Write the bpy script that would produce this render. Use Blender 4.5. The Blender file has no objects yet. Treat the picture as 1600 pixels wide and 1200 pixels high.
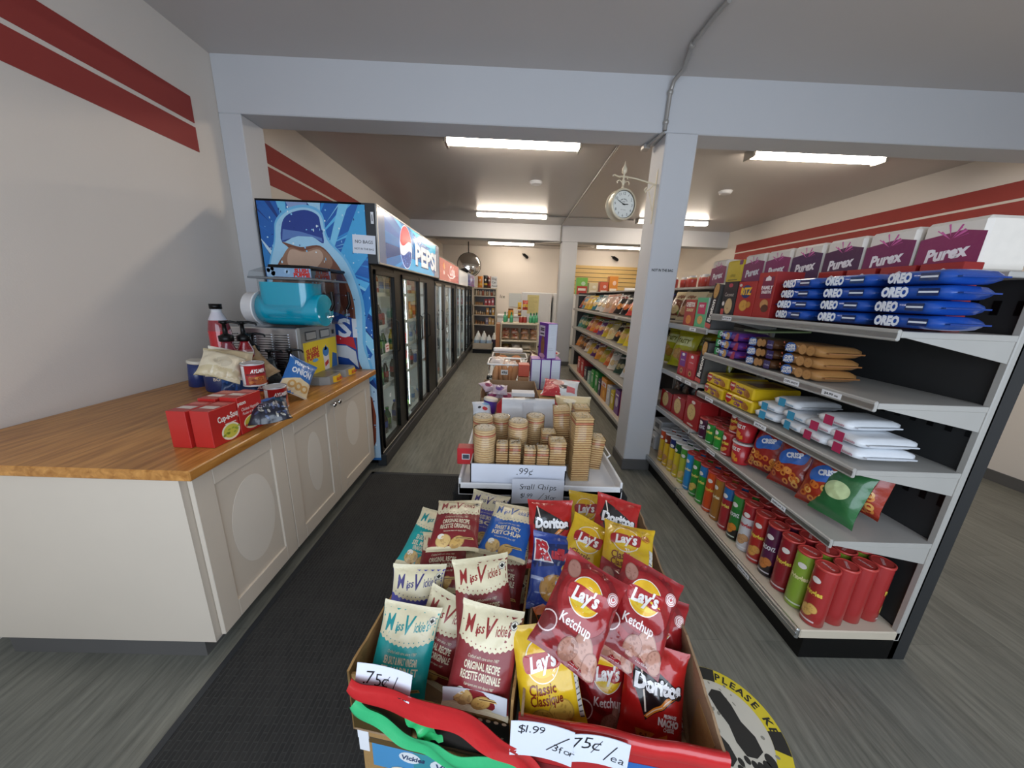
import bpy, math, random
import numpy as np
from mathutils import Vector, Matrix, Euler, noise
from mathutils.geometry import tessellate_polygon
rnd = random.Random(7)
C = bpy.context.scene.collection
S = bpy.context.scene
PI = math.pi
def R(a): return math.radians(a)

# ------------------------------------------------------------------ camera
FPX = 525.0; PP = (800.0, 600.0); V1 = (797.0, 463.0); V3 = (722.0, 2610.0); CAMH = 1.5
def _cd(p): return Vector(((p[0]-PP[0])/FPX, -(p[1]-PP[1])/FPX, -1.0)).normalized()
_f = _cd(V1); _u = -_cd(V3); _u = (_u - _f*_u.dot(_f)).normalized(); _r = _f.cross(_u)
ROT = Matrix((_r, _f, _u))                       # camera axes -> world axes
CAM = Vector((0, 0, CAMH))
cam_data = bpy.data.cameras.new('camera'); cam = bpy.data.objects.new('camera', cam_data); C.objects.link(cam)
cam_data.sensor_width = 36; cam_data.sensor_fit = 'HORIZONTAL'; cam_data.lens = 36*FPX/1600; cam_data.clip_start = .02
cam.matrix_world = Matrix.Translation(CAM) @ ROT.to_4x4()
S.camera = cam
def _ray(x, y): return ROT @ _cd((x, y))
def at_z(x, y, z): d = _ray(x, y); return CAM + d*((z-CAMH)/d.z)
def at_y(x, y, Y): d = _ray(x, y); return CAM + d*(Y/d.y)
def at_x(x, y, X): d = _ray(x, y); return CAM + d*(X/d.x)

# ------------------------------------------------------------------ light and exposure
S.view_settings.view_transform = 'Standard'; S.view_settings.look = 'None'
S.view_settings.gamma = 1.0; S.view_settings.use_curve_mapping = False
S.view_settings.exposure = 0.45
LAMP = 33.0          # fluorescent tube strength
DAY = 74.0          # daylight through the shop window behind the camera
w = bpy.data.worlds.new('sky'); S.world = w; w.use_nodes = True
w.node_tree.nodes['Background'].inputs[0].default_value = (.72, .82, 1, 1)
w.node_tree.nodes['Background'].inputs[1].default_value = .6
ad = bpy.data.lights.new('window_daylight', 'AREA'); ad.shape = 'RECTANGLE'; ad.size = 4.6; ad.size_y = 2.0
ad.energy = DAY; ad.color = (.76, .87, 1)
ao = bpy.data.objects.new('window_daylight', ad); C.objects.link(ao)
ao.location = (.6, -1.45, 1.55); ao.rotation_euler = (R(90), 0, 0)
S.cycles.use_denoising = True
S.cycles.max_bounces = 8; S.cycles.transparent_max_bounces = 16; S.cycles.sample_clamp_indirect = 4
S.cycles.caustics_reflective = False; S.cycles.caustics_refractive = False

# ------------------------------------------------------------------ materials
def lin(h):
    if isinstance(h, (tuple, list)): return tuple(h[:3])
    h = h.lstrip('#'); v = [int(h[i:i+2], 16)/255 for i in (0, 2, 4)]
    return tuple(c/12.92 if c <= .04045 else ((c+.055)/1.055)**2.4 for c in v)
def nodes(m):
    m.use_nodes = True; return m.node_tree.nodes, m.node_tree.links, m.node_tree.nodes['Principled BSDF']
def mat(name, col, rough=.5, metal=0, var=.06, scale=8, bump=0, bscale=60, coat=0, emit=0, spec=.5):
    m = bpy.data.materials.new(name); n, l, b = nodes(m)
    b.inputs['Roughness'].default_value = rough; b.inputs['Metallic'].default_value = metal
    b.inputs['Coat Weight'].default_value = coat; b.inputs['Specular IOR Level'].default_value = spec
    tx = n.new('ShaderNodeTexCoord'); no = n.new('ShaderNodeTexNoise'); no.inputs['Scale'].default_value = scale
    no.inputs['Detail'].default_value = 5
    l.new(tx.outputs['Object'], no.inputs['Vector'])
    mx = n.new('ShaderNodeMix'); mx.data_type = 'RGBA'; c = lin(col)
    mx.inputs['A'].default_value = tuple(x*(1-var) for x in c)+(1,); mx.inputs['B'].default_value = tuple(min(1, x*(1+var)) for x in c)+(1,)
    l.new(no.outputs['Fac'], mx.inputs['Factor']); l.new(mx.outputs['Result'], b.inputs['Base Color'])
    if emit:
        l.new(mx.outputs['Result'], b.inputs['Emission Color']); b.inputs['Emission Strength'].default_value = emit
    if bump:
        nb = n.new('ShaderNodeTexNoise'); nb.inputs['Scale'].default_value = bscale; nb.inputs['Detail'].default_value = 4
        l.new(tx.outputs['Object'], nb.inputs['Vector'])
        bp = n.new('ShaderNodeBump'); bp.inputs['Strength'].default_value = bump; bp.inputs['Distance'].default_value = .01
        l.new(nb.outputs['Fac'], bp.inputs['Height']); l.new(bp.outputs['Normal'], b.inputs['Normal'])
    return m
def printed(name, rough=.45, coat=0, emit=0, var=.05, scale=30, bump=0, bscale=40, metal=0):
    """packaging: ink colour per face, a little noise over it"""
    m = bpy.data.materials.new(name); n, l, b = nodes(m)
    a = n.new('ShaderNodeAttribute'); a.attribute_name = 'Ink'
    tx = n.new('ShaderNodeTexCoord'); no = n.new('ShaderNodeTexNoise'); no.inputs['Scale'].default_value = scale
    l.new(tx.outputs['Object'], no.inputs['Vector'])
    mr = n.new('ShaderNodeMapRange'); mr.inputs['To Min'].default_value = 1-var; mr.inputs['To Max'].default_value = 1+var
    l.new(no.outputs['Fac'], mr.inputs['Value'])
    mx = n.new('ShaderNodeMix'); mx.data_type = 'RGBA'; mx.blend_type = 'MULTIPLY'; mx.inputs['Factor'].default_value = 1
    l.new(a.outputs['Color'], mx.inputs['A']); l.new(mr.outputs['Result'], mx.inputs['B'])
    l.new(mx.outputs['Result'], b.inputs['Base Color'])
    b.inputs['Roughness'].default_value = rough; b.inputs['Coat Weight'].default_value = coat; b.inputs['Coat Roughness'].default_value = .07
    b.inputs['Metallic'].default_value = metal
    if emit:
        l.new(mx.outputs['Result'], b.inputs['Emission Color']); b.inputs['Emission Strength'].default_value = emit
    if bump:
        nb = n.new('ShaderNodeTexNoise'); nb.inputs['Scale'].default_value = bscale; nb.inputs['Detail'].default_value = 3
        l.new(tx.outputs['Object'], nb.inputs['Vector'])
        bp = n.new('ShaderNodeBump'); bp.inputs['Strength'].default_value = bump; bp.inputs['Distance'].default_value = .01
        l.new(nb.outputs['Fac'], bp.inputs['Height']); l.new(bp.outputs['Normal'], b.inputs['Normal'])
    return m
def glassy(name, col, rough=.02, f0=.05):
    """thin pane: clear, with a mirror sheen that grows at grazing angles"""
    m = bpy.data.materials.new(name); m.use_nodes = True; n = m.node_tree.nodes; l = m.node_tree.links; n.clear()
    o = n.new('ShaderNodeOutputMaterial'); t = n.new('ShaderNodeBsdfTransparent'); g = n.new('ShaderNodeBsdfGlossy')
    t.inputs[0].default_value = lin(col)+(1,); g.inputs['Roughness'].default_value = rough
    lw = n.new('ShaderNodeLayerWeight'); lw.inputs[0].default_value = .5; pw = n.new('ShaderNodeMath'); pw.operation = 'POWER'; pw.inputs[1].default_value = 5
    f = n.new('ShaderNodeMath'); f.operation = 'MULTIPLY_ADD'; f.inputs[1].default_value = .9*(1-f0); f.inputs[2].default_value = f0; x = n.new('ShaderNodeMixShader')
    l.new(lw.outputs['Facing'], pw.inputs[0]); l.new(pw.outputs[0], f.inputs[0])
    l.new(f.outputs[0], x.inputs[0]); l.new(t.outputs[0], x.inputs[1]); l.new(g.outputs[0], x.inputs[2]); l.new(x.outputs[0], o.inputs[0])
    return m
def floor_mat():
    m = bpy.data.materials.new('vinyl_plank'); n, l, b = nodes(m)
    tx = n.new('ShaderNodeTexCoord'); mp = n.new('ShaderNodeMapping'); mp.inputs['Rotation'].default_value = (0, 0, R(90))
    l.new(tx.outputs['Object'], mp.inputs['Vector'])
    br = n.new('ShaderNodeTexBrick'); br.inputs['Scale'].default_value = 1; br.inputs['Brick Width'].default_value = 1.2; br.inputs['Row Height'].default_value = .17
    br.inputs['Mortar Size'].default_value = .0012; br.inputs['Color1'].default_value = (.2, .2, .2, 1); br.inputs['Color2'].default_value = (.62, .62, .62, 1); br.inputs['Mortar'].default_value = (.0, .0, .0, 1)
    l.new(mp.outputs[0], br.inputs['Vector'])
    m2 = n.new('ShaderNodeMapping'); m2.inputs['Scale'].default_value = (14, 1.3, 1); l.new(tx.outputs['Object'], m2.inputs['Vector'])
    ns = n.new('ShaderNodeTexNoise'); ns.inputs['Scale'].default_value = 3; ns.inputs['Detail'].default_value = 8; ns.inputs['Roughness'].default_value = .65; l.new(m2.outputs[0], ns.inputs['Vector'])
    ad_ = n.new('ShaderNodeMath'); ad_.operation = 'MULTIPLY_ADD'; ad_.inputs[1].default_value = .35
    l.new(br.outputs['Color'], ad_.inputs[0]); l.new(ns.outputs['Fac'], ad_.inputs[2])
    cr = n.new('ShaderNodeValToRGB'); cr.color_ramp.elements[0].position = .25; cr.color_ramp.elements[1].position = .95
    cr.color_ramp.elements[0].color = lin('3f403b')+(1,); cr.color_ramp.elements[1].color = lin('8c8b80')+(1,)
    l.new(ad_.outputs[0], cr.inputs[0]); l.new(cr.outputs[0], b.inputs['Base Color'])
    b.inputs['Roughness'].default_value = .38
    bp = n.new('ShaderNodeBump'); bp.inputs['Strength'].default_value = .15; bp.inputs['Distance'].default_value = .004
    l.new(ns.outputs['Fac'], bp.inputs['Height']); l.new(bp.outputs['Normal'], b.inputs['Normal'])
    return m
def rib_mat():
    m = bpy.data.materials.new('ribbed_mat'); n, l, b = nodes(m)
    tx = n.new('ShaderNodeTexCoord')
    br = n.new('ShaderNodeTexBrick'); br.inputs['Scale'].default_value = 1; br.inputs['Brick Width'].default_value = .05; br.inputs['Row Height'].default_value = .016
    br.inputs['Mortar Size'].default_value = .0022; br.inputs['Mortar Smooth'].default_value = .5
    br.inputs['Color1'].default_value = lin('1d1d1d')+(1,); br.inputs['Color2'].default_value = lin('262625')+(1,); br.inputs['Mortar'].default_value = lin('343433')+(1,)
    mp = n.new('ShaderNodeMapping'); mp.inputs['Rotation'].default_value = (0, 0, R(90)); l.new(tx.outputs['Object'], mp.inputs['Vector']); l.new(mp.outputs[0], br.inputs['Vector'])
    no = n.new('ShaderNodeTexNoise'); no.inputs['Scale'].default_value = 5; no.inputs['Detail'].default_value = 6; l.new(tx.outputs['Object'], no.inputs['Vector'])
    mx = n.new('ShaderNodeMix'); mx.data_type = 'RGBA'; mx.inputs['B'].default_value = lin('3a3936')+(1,); l.new(br.outputs['Color'], mx.inputs['A'])
    mr = n.new('ShaderNodeMapRange'); mr.inputs['From Min'].default_value = .45; mr.inputs['From Max'].default_value = .85; mr.inputs['To Max'].default_value = .6
    l.new(no.outputs['Fac'], mr.inputs['Value']); l.new(mr.outputs['Result'], mx.inputs['Factor']); l.new(mx.outputs['Result'], b.inputs['Base Color'])
    b.inputs['Roughness'].default_value = .85
    bp = n.new('ShaderNodeBump'); bp.inputs['Strength'].default_value = .5; bp.inputs['Distance'].default_value = .003
    l.new(br.outputs['Fac'], bp.inputs['Height']); l.new(bp.outputs['Normal'], b.inputs['Normal'])
    return m
def oak_mat():
    m = bpy.data.materials.new('oak_worktop'); n, l, b = nodes(m)
    tx = n.new('ShaderNodeTexCoord'); mp = n.new('ShaderNodeMapping'); mp.inputs['Scale'].default_value = (18, 1.5, 18); l.new(tx.outputs['Object'], mp.inputs['Vector'])
    ns = n.new('ShaderNodeTexNoise'); ns.inputs['Scale'].default_value = 2.4; ns.inputs['Detail'].default_value = 8; ns.inputs['Distortion'].default_value = .6; l.new(mp.outputs[0], ns.inputs['Vector'])
    cr = n.new('ShaderNodeValToRGB'); cr.color_ramp.elements[0].position = .3; cr.color_ramp.elements[1].position = .75
    cr.color_ramp.elements[0].color = lin('9a6226')+(1,); cr.color_ramp.elements[1].color = lin('d79b52')+(1,)
    l.new(ns.outputs['Fac'], cr.inputs[0]); l.new(cr.outputs[0], b.inputs['Base Color']); b.inputs['Roughness'].default_value = .32
    return m
M = dict(
    wall=mat('wall_paint', 'ded5cb', .75, var=.03, scale=1.5, bump=.06, bscale=180),
    ceil=mat('ceiling_paint', 'c0bab6', .36, var=.04, scale=1.2, bump=.06, bscale=9),
    beam=mat('beam_paint', 'c6c7ca', .7, var=.03, scale=1.5, bump=.05, bscale=150),
    stripe=mat('red_stripe_paint', '96352f', .7),
    kick=mat('grey_baseboard', '5a5856', .55),
    floor=floor_mat(), rib=rib_mat(), oak=oak_mat(),
    black=mat('black_powder_coat', '09090a', .35, spec=.25), dark=mat('dark_grey_plastic', '2e3033', .5), rubber=mat('black_foam', '1b1b1b', .9, bump=.5, bscale=300),
    steel=mat('brushed_steel', 'c3c6c9', .28, 1, var=.08, scale=40), chrome=mat('chrome', 'e8e8e8', .04, 1, var=.01), alu=mat('aluminium_trim', 'b9b8b4', .35, .9),
    shelf=mat('shelf_enamel', 'aca9a3', .4), shelfdark=mat('dark_shelf_panel', '2a2b2c', .55), deck=mat('shelf_deck', 'c9bda9', .5),
    cab=mat('painted_cabinet', 'd2c6b6', .5, var=.02), paleoval=mat('cabinet_pale_oval', 'ded5c8', .5, var=.02),  # second tone: thin oval on each door panel, slightly paler than the cabinet
    white=mat('white_plastic', 'e9e9ea', .4, var=.03), paper=mat('white_paper', 'e8e9ec', .8, var=.02),
    inner=mat('cooler_liner', 'dfe3e4', .45), card=mat('cardboard', 'a5814f', .85, var=.12, scale=14, bump=.2, bscale=120),
    cardin=mat('cardboard_inside', '9c8062', .85, var=.12, scale=14, bump=.2, bscale=120),
    conduit=mat('painted_conduit', 'a7a39e', .4, .4), cream=mat('cream_enamel', 'dccfb4', .35, .1), slat=mat('slatwall_maple', 'd2b070', .5, var=.12, scale=3),
    film=printed('glossy_film', .3, coat=.5, bump=.2, bscale=30), satin=printed('satin_film', .36, coat=.1, bump=.12, bscale=35),
    carton=printed('printed_carton', .42, coat=.15), ink=printed('printed_paper', .7, var=.02), backlit=printed('backlit_panel', .2, coat=.6, emit=.45, var=.03),
    plastic=printed('coloured_plastic', .3), biscuit=printed('biscuit', .75, var=.2, scale=90, bump=.3, bscale=260), metalprint=printed('printed_tin', .3, coat=.3),
    glass=glassy('cooler_glass', 'f2f7f5', f0=.03), clear=glassy('clear_plastic', 'f4f7f8', rough=.05, f0=.025), wrap=glassy('cling_wrap', 'f2efe8', rough=.2, f0=.03), pet=printed('bottle_plastic', .15, coat=.5),
)
def lamp_mat(name, col, s):
    m = mat(name, col, .3, var=.01); b = m.node_tree.nodes['Principled BSDF']; b.inputs['Emission Strength'].default_value = s
    b.inputs['Emission Color'].default_value = lin(col)+(1,); return m
M['tube'] = lamp_mat('fluorescent_diffuser', 'fff0dc', LAMP)
M['coolerlamp'] = lamp_mat('cooler_lamp', 'f4fbff', 12.0)
def slush_mat():
    m = mat('blue_slush', '00a4c2', .18, var=.05, scale=6, coat=.6); return m
M['slush'] = slush_mat()

# ------------------------------------------------------------------ mesh builder
class MB:
    def __init__(s): s.v = []; s.f = []; s.c = []; s.m = []; s.mats = []; s.sm = []
    def mi(s, m):
        if m not in s.mats: s.mats.append(m)
        return s.mats.index(m)
    def add(s, vs, fs, m='white', col=(1, 1, 1), smooth=False):
        o = len(s.v); s.v.extend(tuple(p) for p in vs); k = s.mi(m); col = lin(col)
        for f in fs:
            s.f.append(tuple(i+o for i in f)); s.c.append(col); s.m.append(k); s.sm.append(smooth)
        return o
    def box(s, x0, y0, z0, x1, y1, z1, m='white', col=(1, 1, 1), T=None, bev=0):
        x0, x1 = sorted((x0, x1)); y0, y1 = sorted((y0, y1)); z0, z1 = sorted((z0, z1))
        b = min(bev, (x1-x0)*.45, (y1-y0)*.45, (z1-z0)*.45)
        if b <= 0:
            vs = [(x, y, z) for x in (x0, x1) for y in (y0, y1) for z in (z0, z1)]
            fs = [(0, 1, 3, 2), (4, 6, 7, 5), (0, 4, 5, 1), (2, 3, 7, 6), (0, 2, 6, 4), (1, 5, 7, 3)]
        else:
            vs = []; idx = {}
            for sx in (0, 1):
                for sy in (0, 1):
                    for sz in (0, 1):
                        X = (x0, x1)[sx]; Y = (y0, y1)[sy]; Z = (z0, z1)[sz]; dx = b*(1-2*sx); dy = b*(1-2*sy); dz = b*(1-2*sz)
                        for a, p in enumerate(((X, Y+dy, Z+dz), (X+dx, Y, Z+dz), (X+dx, Y+dy, Z))):
                            idx[sx, sy, sz, a] = len(vs); vs.append(p)
            fs = []; q = ((0, 0), (0, 1), (1, 1), (1, 0))
            for k in (0, 1):
                fs.append([idx[k, a, c, 0] for a, c in q]); fs.append([idx[a, k, c, 1] for a, c in q]); fs.append([idx[a, c, k, 2] for a, c in q])
            for a in (0, 1):
                for c in (0, 1):
                    fs.append([idx[0, a, c, 1], idx[1, a, c, 1], idx[1, a, c, 2], idx[0, a, c, 2]])
                    fs.append([idx[a, 0, c, 0], idx[a, 1, c, 0], idx[a, 1, c, 2], idx[a, 0, c, 2]])
                    fs.append([idx[a, c, 0, 0], idx[a, c, 1, 0], idx[a, c, 1, 1], idx[a, c, 0, 1]])
            for k in [(a, c, d) for a in (0, 1) for c in (0, 1) for d in (0, 1)]: fs.append([idx[k+(i,)] for i in range(3)])
            cen = Vector(((x0+x1)/2, (y0+y1)/2, (z0+z1)/2)); g = []
            for f in fs:
                p = [Vector(vs[i]) for i in f]; nn = (p[1]-p[0]).cross(p[2]-p[0])
                g.append(tuple(f) if nn.dot(sum(p, Vector())/len(p)-cen) > 0 else tuple(reversed(f)))
            fs = g
        if T is not None: vs = [T @ Vector(p) for p in vs]
        s.add(vs, fs, m, col)
    def lathe(s, prof, seg=24, m='white', col=(1, 1, 1), T=None, cap=True, cols=None, phase=0):
        """prof: (r, z) pairs bottom to top; cols: a colour per band"""
        vs = []
        for r, z in prof:
            for k in range(seg):
                a = 2*PI*k/seg+phase; vs.append((r*math.cos(a), r*math.sin(a), z))
        if T is not None: vs = [T @ Vector(p) for p in vs]
        o = len(s.v); n = len(prof)
        s.v.extend(tuple(p) for p in vs); km = s.mi(m)
        for i in range(n-1):
            c = lin(cols[i] if cols else col)
            for k in range(seg):
                s.f.append((o+i*seg+k, o+i*seg+(k+1) % seg, o+(i+1)*seg+(k+1) % seg, o+(i+1)*seg+k)); s.c.append(c); s.m.append(km); s.sm.append(True)
        if cap:
            for i, rev in ((0, True), (n-1, False)):
                if prof[i][0] < 1e-5: continue
                f = [o+i*seg+k for k in range(seg)]; s.f.append(tuple(reversed(f)) if rev else tuple(f))
                s.c.append(lin((cols[0] if rev else cols[-1]) if cols else col)); s.m.append(km); s.sm.append(False)
    def tube(s, pts, r, seg=8, m='white', col=(1, 1, 1), cap=True):
        pts = [Vector(p) for p in pts]; rs = r if isinstance(r, (list, tuple)) else [r]*len(pts); vs = []; ref = None
        for i, p in enumerate(pts):
            t = (pts[min(i+1, len(pts)-1)]-pts[max(i-1, 0)]).normalized()
            if ref is None: ref = t.orthogonal().normalized()
            ref = (ref-t*ref.dot(t)).normalized(); b = t.cross(ref)
            for k in range(seg):
                a = 2*PI*k/seg; vs.append(p+(ref*math.cos(a)+b*math.sin(a))*rs[i])
        fs = [(i*seg+k, i*seg+(k+1) % seg, (i+1)*seg+(k+1) % seg, (i+1)*seg+k) for i in range(len(pts)-1) for k in range(seg)]
        s.add(vs, fs, m, col, True)
        if cap:
            s.add([vs[k] for k in range(seg)], [tuple(reversed(range(seg)))], m, col); s.add([vs[-seg+k] for k in range(seg)], [tuple(range(seg))], m, col)
    def sphere(s, c, r, m='white', col=(1, 1, 1), seg=16, rings=10, sc=(1, 1, 1)):
        prof = [(max(1e-6, r*math.sin(PI*i/rings)), -r*math.cos(PI*i/rings)) for i in range(rings+1)]
        s.lathe(prof, seg, m, col, Matrix.Translation(c) @ Matrix.Diagonal((*sc, 1)), cap=False)
    def prism(s, pts, z0, z1, m='white', col=(1, 1, 1), T=None):
        n = len(pts); vs = [(x, y, z0) for x, y in pts]+[(x, y, z1) for x, y in pts]
        if T is not None: vs = [T @ Vector(p) for p in vs]
        tr = tessellate_polygon([[Vector((x, y, 0)) for x, y in pts]])
        fs = []
        for t in tr:
            a, b, c = [Vector((*pts[i], 0)) for i in t]
            if (b-a).cross(c-a).z < 0: t = t[::-1]
            fs.append(tuple(i+n for i in t)); fs.append(tuple(reversed(t)))
        area = sum(pts[i][0]*pts[(i+1) % n][1]-pts[(i+1) % n][0]*pts[i][1] for i in range(n))
        for i in range(n):
            j = (i+1) % n; fs.append((i, j, j+n, i+n) if area > 0 else (j, i, i+n, j+n))
        s.add(vs, fs, m, col)
    def build(s, name, parent=None, T=None):
        me = bpy.data.meshes.new(name); me.from_pydata(s.v, [], s.f)
        for m in s.mats: me.materials.append(M[m])
        me.polygons.foreach_set('material_index', s.m); me.polygons.foreach_set('use_smooth', s.sm)
        a = me.color_attributes.new('Ink', 'FLOAT_COLOR', 'CORNER')
        cnt = [len(f) for f in s.f]; arr = np.repeat(np.array([c+(1,) for c in s.c], dtype=np.float32), cnt, axis=0)
        a.data.foreach_set('color', arr.ravel()); me.update()
        o = bpy.data.objects.new(name, me); C.objects.link(o)
        if parent: o.parent = parent
        if T is not None: o.matrix_local = T
        return o
def tag(o, label, cat, group=None):
    o['label'] = label; o['category'] = cat
    if group: o['group'] = group
    return o
def thing(name, label, cat, loc=(0, 0, 0), rot=(0, 0, 0), group=None):
    o = bpy.data.objects.new(name, None); C.objects.link(o); o.location = loc; o.rotation_euler = rot; o.empty_display_size = .05
    return tag(o, label, cat, group)
def struct(name, mb):
    o = mb.build(name); o['kind'] = 'structure'; return o
def dup(root, loc=None, rot=None, label=None, group=None):
    r = root.copy(); C.objects.link(r)
    if loc is not None: r.location = loc
    if rot is not None: r.rotation_euler = rot
    if label: r['label'] = label
    if group: r['group'] = group
    for ch in root.children:
        c = ch.copy(); C.objects.link(c); c.parent = r
        for g in ch.children:
            d = g.copy(); C.objects.link(d); d.parent = c
    return r
ORD = ['first', 'second', 'third', 'fourth', 'fifth', 'sixth', 'seventh', 'eighth', 'ninth', 'tenth', 'eleventh', 'twelfth', 'thirteenth', 'fourteenth', 'fifteenth', 'sixteenth', 'seventeenth', 'eighteenth', 'nineteenth', 'twentieth', 'twenty-first', 'twenty-second', 'twenty-third', 'twenty-fourth', 'twenty-fifth', 'twenty-sixth']

def smooth(pts, n=5, closed=True):
    """Catmull-Rom curve through points"""
    P_ = [np.array(p, float) for p in pts]; N = len(P_); out = []
    for i in range(N if closed else N-1):
        a, b_, c, d = (P_[(i-1) % N], P_[i], P_[(i+1) % N], P_[(i+2) % N]) if closed else (P_[max(i-1, 0)], P_[i], P_[i+1], P_[min(i+2, N-1)])
        for k in range(n):
            t = k/n; out.append(tuple(.5*(2*b_+(c-a)*t+(2*a-5*b_+4*c-d)*t*t+(3*b_-a-3*c+d)*t**3)))
    if not closed: out.append(tuple(P_[-1]))
    return out

# ------------------------------------------------------------------ flat printed designs
_tc = {}
def _glyphs(s, bold, shear):
    k = (s, bold, shear)
    if k not in _tc:
        cu = bpy.data.curves.new('t', 'FONT'); cu.body = s; cu.resolution_u = 2; cu.offset = bold; cu.shear = shear; cu.fill_mode = 'FRONT'
        o = bpy.data.objects.new('t', cu); C.objects.link(o); dg = bpy.context.evaluated_depsgraph_get(); dg.update()
        me = o.evaluated_get(dg).to_mesh(); me.calc_loop_triangles()
        v = np.array([p.co[:2] for p in me.vertices] or [(0, 0)]); t = [tuple(x.vertices) for x in me.loop_triangles]
        o.evaluated_get(dg).to_mesh_clear(); bpy.data.objects.remove(o); bpy.data.curves.remove(cu)
        x0, x1 = v[:, 0].min(), v[:, 0].max(); v[:, 0] -= (x0+x1)/2; v[:, 1] -= .35
        _tc[k] = (v/.7, t, (x1-x0)/.7)
    return _tc[k]
def text(s, x, y, h, col='000000', lay=2, bold=.0, shear=0, width=None, rot=0, wave=0, align='c'):
    v, t, wd = _glyphs(s, bold, shear); v = v.copy()*h; wd *= h
    if width: v[:, 0] *= width/wd; wd = width
    if align == 'l': v[:, 0] += wd/2
    if wave: v[:, 1] -= wave*(v[:, 0]/(wd/2))**2
    c, sn = math.cos(rot), math.sin(rot)
    v = np.stack([v[:, 0]*c-v[:, 1]*sn+x, v[:, 0]*sn+v[:, 1]*c+y], 1)
    return (v, t, col, lay)
def ell(x, y, rx, ry, col, lay=1, n=28, rot=0, a0=0, a1=2*PI):
    full = abs(a1-a0-2*PI) < 1e-4
    a = np.linspace(a0, a1, n, endpoint=not full); p = np.stack([rx*np.cos(a), ry*np.sin(a)], 1)
    c, sn = math.cos(rot), math.sin(rot); p = np.stack([p[:, 0]*c-p[:, 1]*sn+x, p[:, 0]*sn+p[:, 1]*c+y], 1)
    v = np.vstack([p, [[x, y]]]) if full else p
    t = [(i, (i+1) % n, n) for i in range(n)] if full else [(0, i, i+1) for i in range(1, n-1)]
    return (v, t, col, lay)
def ring(x, y, r0, r1, col, lay=2, n=32, a0=0, a1=2*PI):
    a = np.linspace(a0, a1, n+1); v = np.vstack([np.stack([x+r0*np.cos(a), y+r0*np.sin(a)], 1), np.stack([x+r1*np.cos(a), y+r1*np.sin(a)], 1)])
    t = []
    for i in range(n): t += [(i, n+1+i, n+2+i), (i, n+2+i, i+1)]
    return (v, t, col, lay)
def poly(pts, col, lay=1):
    t = []
    for q in tessellate_polygon([[Vector((p[0], p[1], 0)) for p in pts]]):
        a, b, c = [pts[i] for i in q]
        t.append(q if (b[0]-a[0])*(c[1]-a[1])-(b[1]-a[1])*(c[0]-a[0]) > 0 else q[::-1])
    return (np.array(pts, float), t, col, lay)
def rect(x0, y0, x1, y1, col, lay=1): return poly([(x0, y0), (x1, y0), (x1, y1), (x0, y1)], col, lay)
def line(pts, wd, col, lay=2):
    out_v = []; t = []
    for (a, b) in zip(pts[:-1], pts[1:]):
        d = np.array(b)-np.array(a); L = np.hypot(*d) or 1; nn = np.array([-d[1], d[0]])/L*wd/2; e = d/L*wd*.3; o = len(out_v)
        out_v += [np.array(a)-nn-e, np.array(b)-nn+e, np.array(b)+nn+e, np.array(a)+nn-e]; t += [(o, o+1, o+2), (o, o+2, o+3)]
    return (np.array(out_v), t, col, lay)
def xf(design, sx=1, sy=None, dx=0, dy=0, rot=0, lay=0):
    sy = sx if sy is None else sy; c, s_ = math.cos(rot), math.sin(rot); o = []
    for v, t, col, l in design:
        q = np.array(v, float)*[sx, sy]; q = np.stack([q[:, 0]*c-q[:, 1]*s_+dx, q[:, 0]*s_+q[:, 1]*c+dy], 1); o.append((q, t, col, l+lay))
    return o
def clip(design, x0, y0, x1, y1):
    """cut a design to a rectangle"""
    out = []
    for v, t, col, l in design:
        nv = []; nt = []
        for f in t:
            p = [tuple(v[i]) for i in f]
            for ax, lim, sg in ((0, x0, 1), (0, x1, -1), (1, y0, 1), (1, y1, -1)):
                q = []
                for i in range(len(p)):
                    a = p[i]; b = p[(i+1) % len(p)]; da = (a[ax]-lim)*sg; db = (b[ax]-lim)*sg
                    if da >= 0: q.append(a)
                    if (da >= 0) != (db >= 0):
                        k = da/(da-db); q.append((a[0]+(b[0]-a[0])*k, a[1]+(b[1]-a[1])*k))
                p = q
                if len(p) < 3: break
            if len(p) >= 3:
                o = len(nv); nv += p; nt += [(o, o+i, o+i+1) for i in range(1, len(p)-1)]
        if nt: out.append((np.array(nv), nt, col, l))
    return out
def put(mb, design, mapf, m='ink', lift=.0006, maxe=None):
    for v, t, col, lay in design:
        tris = [tuple(tuple(v[i]) for i in f) for f in t]
        if maxe:
            out = []; st = list(tris)
            while st:
                a, b, c = st.pop(); e = [math.dist(a, b), math.dist(b, c), math.dist(c, a)]; k = e.index(max(e))
                if e[k] <= maxe: out.append((a, b, c)); continue
                if k == 1: a, b, c = b, c, a
                elif k == 2: a, b, c = c, a, b
                h = ((a[0]+b[0])/2, (a[1]+b[1])/2); st += [(a, h, c), (h, b, c)]
            tris = out
        idx = {}; vs = []; fs = []
        for f in tris:
            g = []
            for p in f:
                k = (round(p[0], 6), round(p[1], 6))
                if k not in idx: idx[k] = len(vs); vs.append(mapf(p[0], p[1], lift*lay))
                g.append(idx[k])
            if len(set(g)) == 3: fs.append(tuple(g))
        mb.add(vs, fs, m, col, bool(maxe))
def plane(o, ux, uy):
    o = Vector(o); ux = Vector(ux).normalized(); uy = Vector(uy).normalized(); n = ux.cross(uy)
    return lambda x, y, h: o+ux*x+uy*y+n*h
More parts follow.
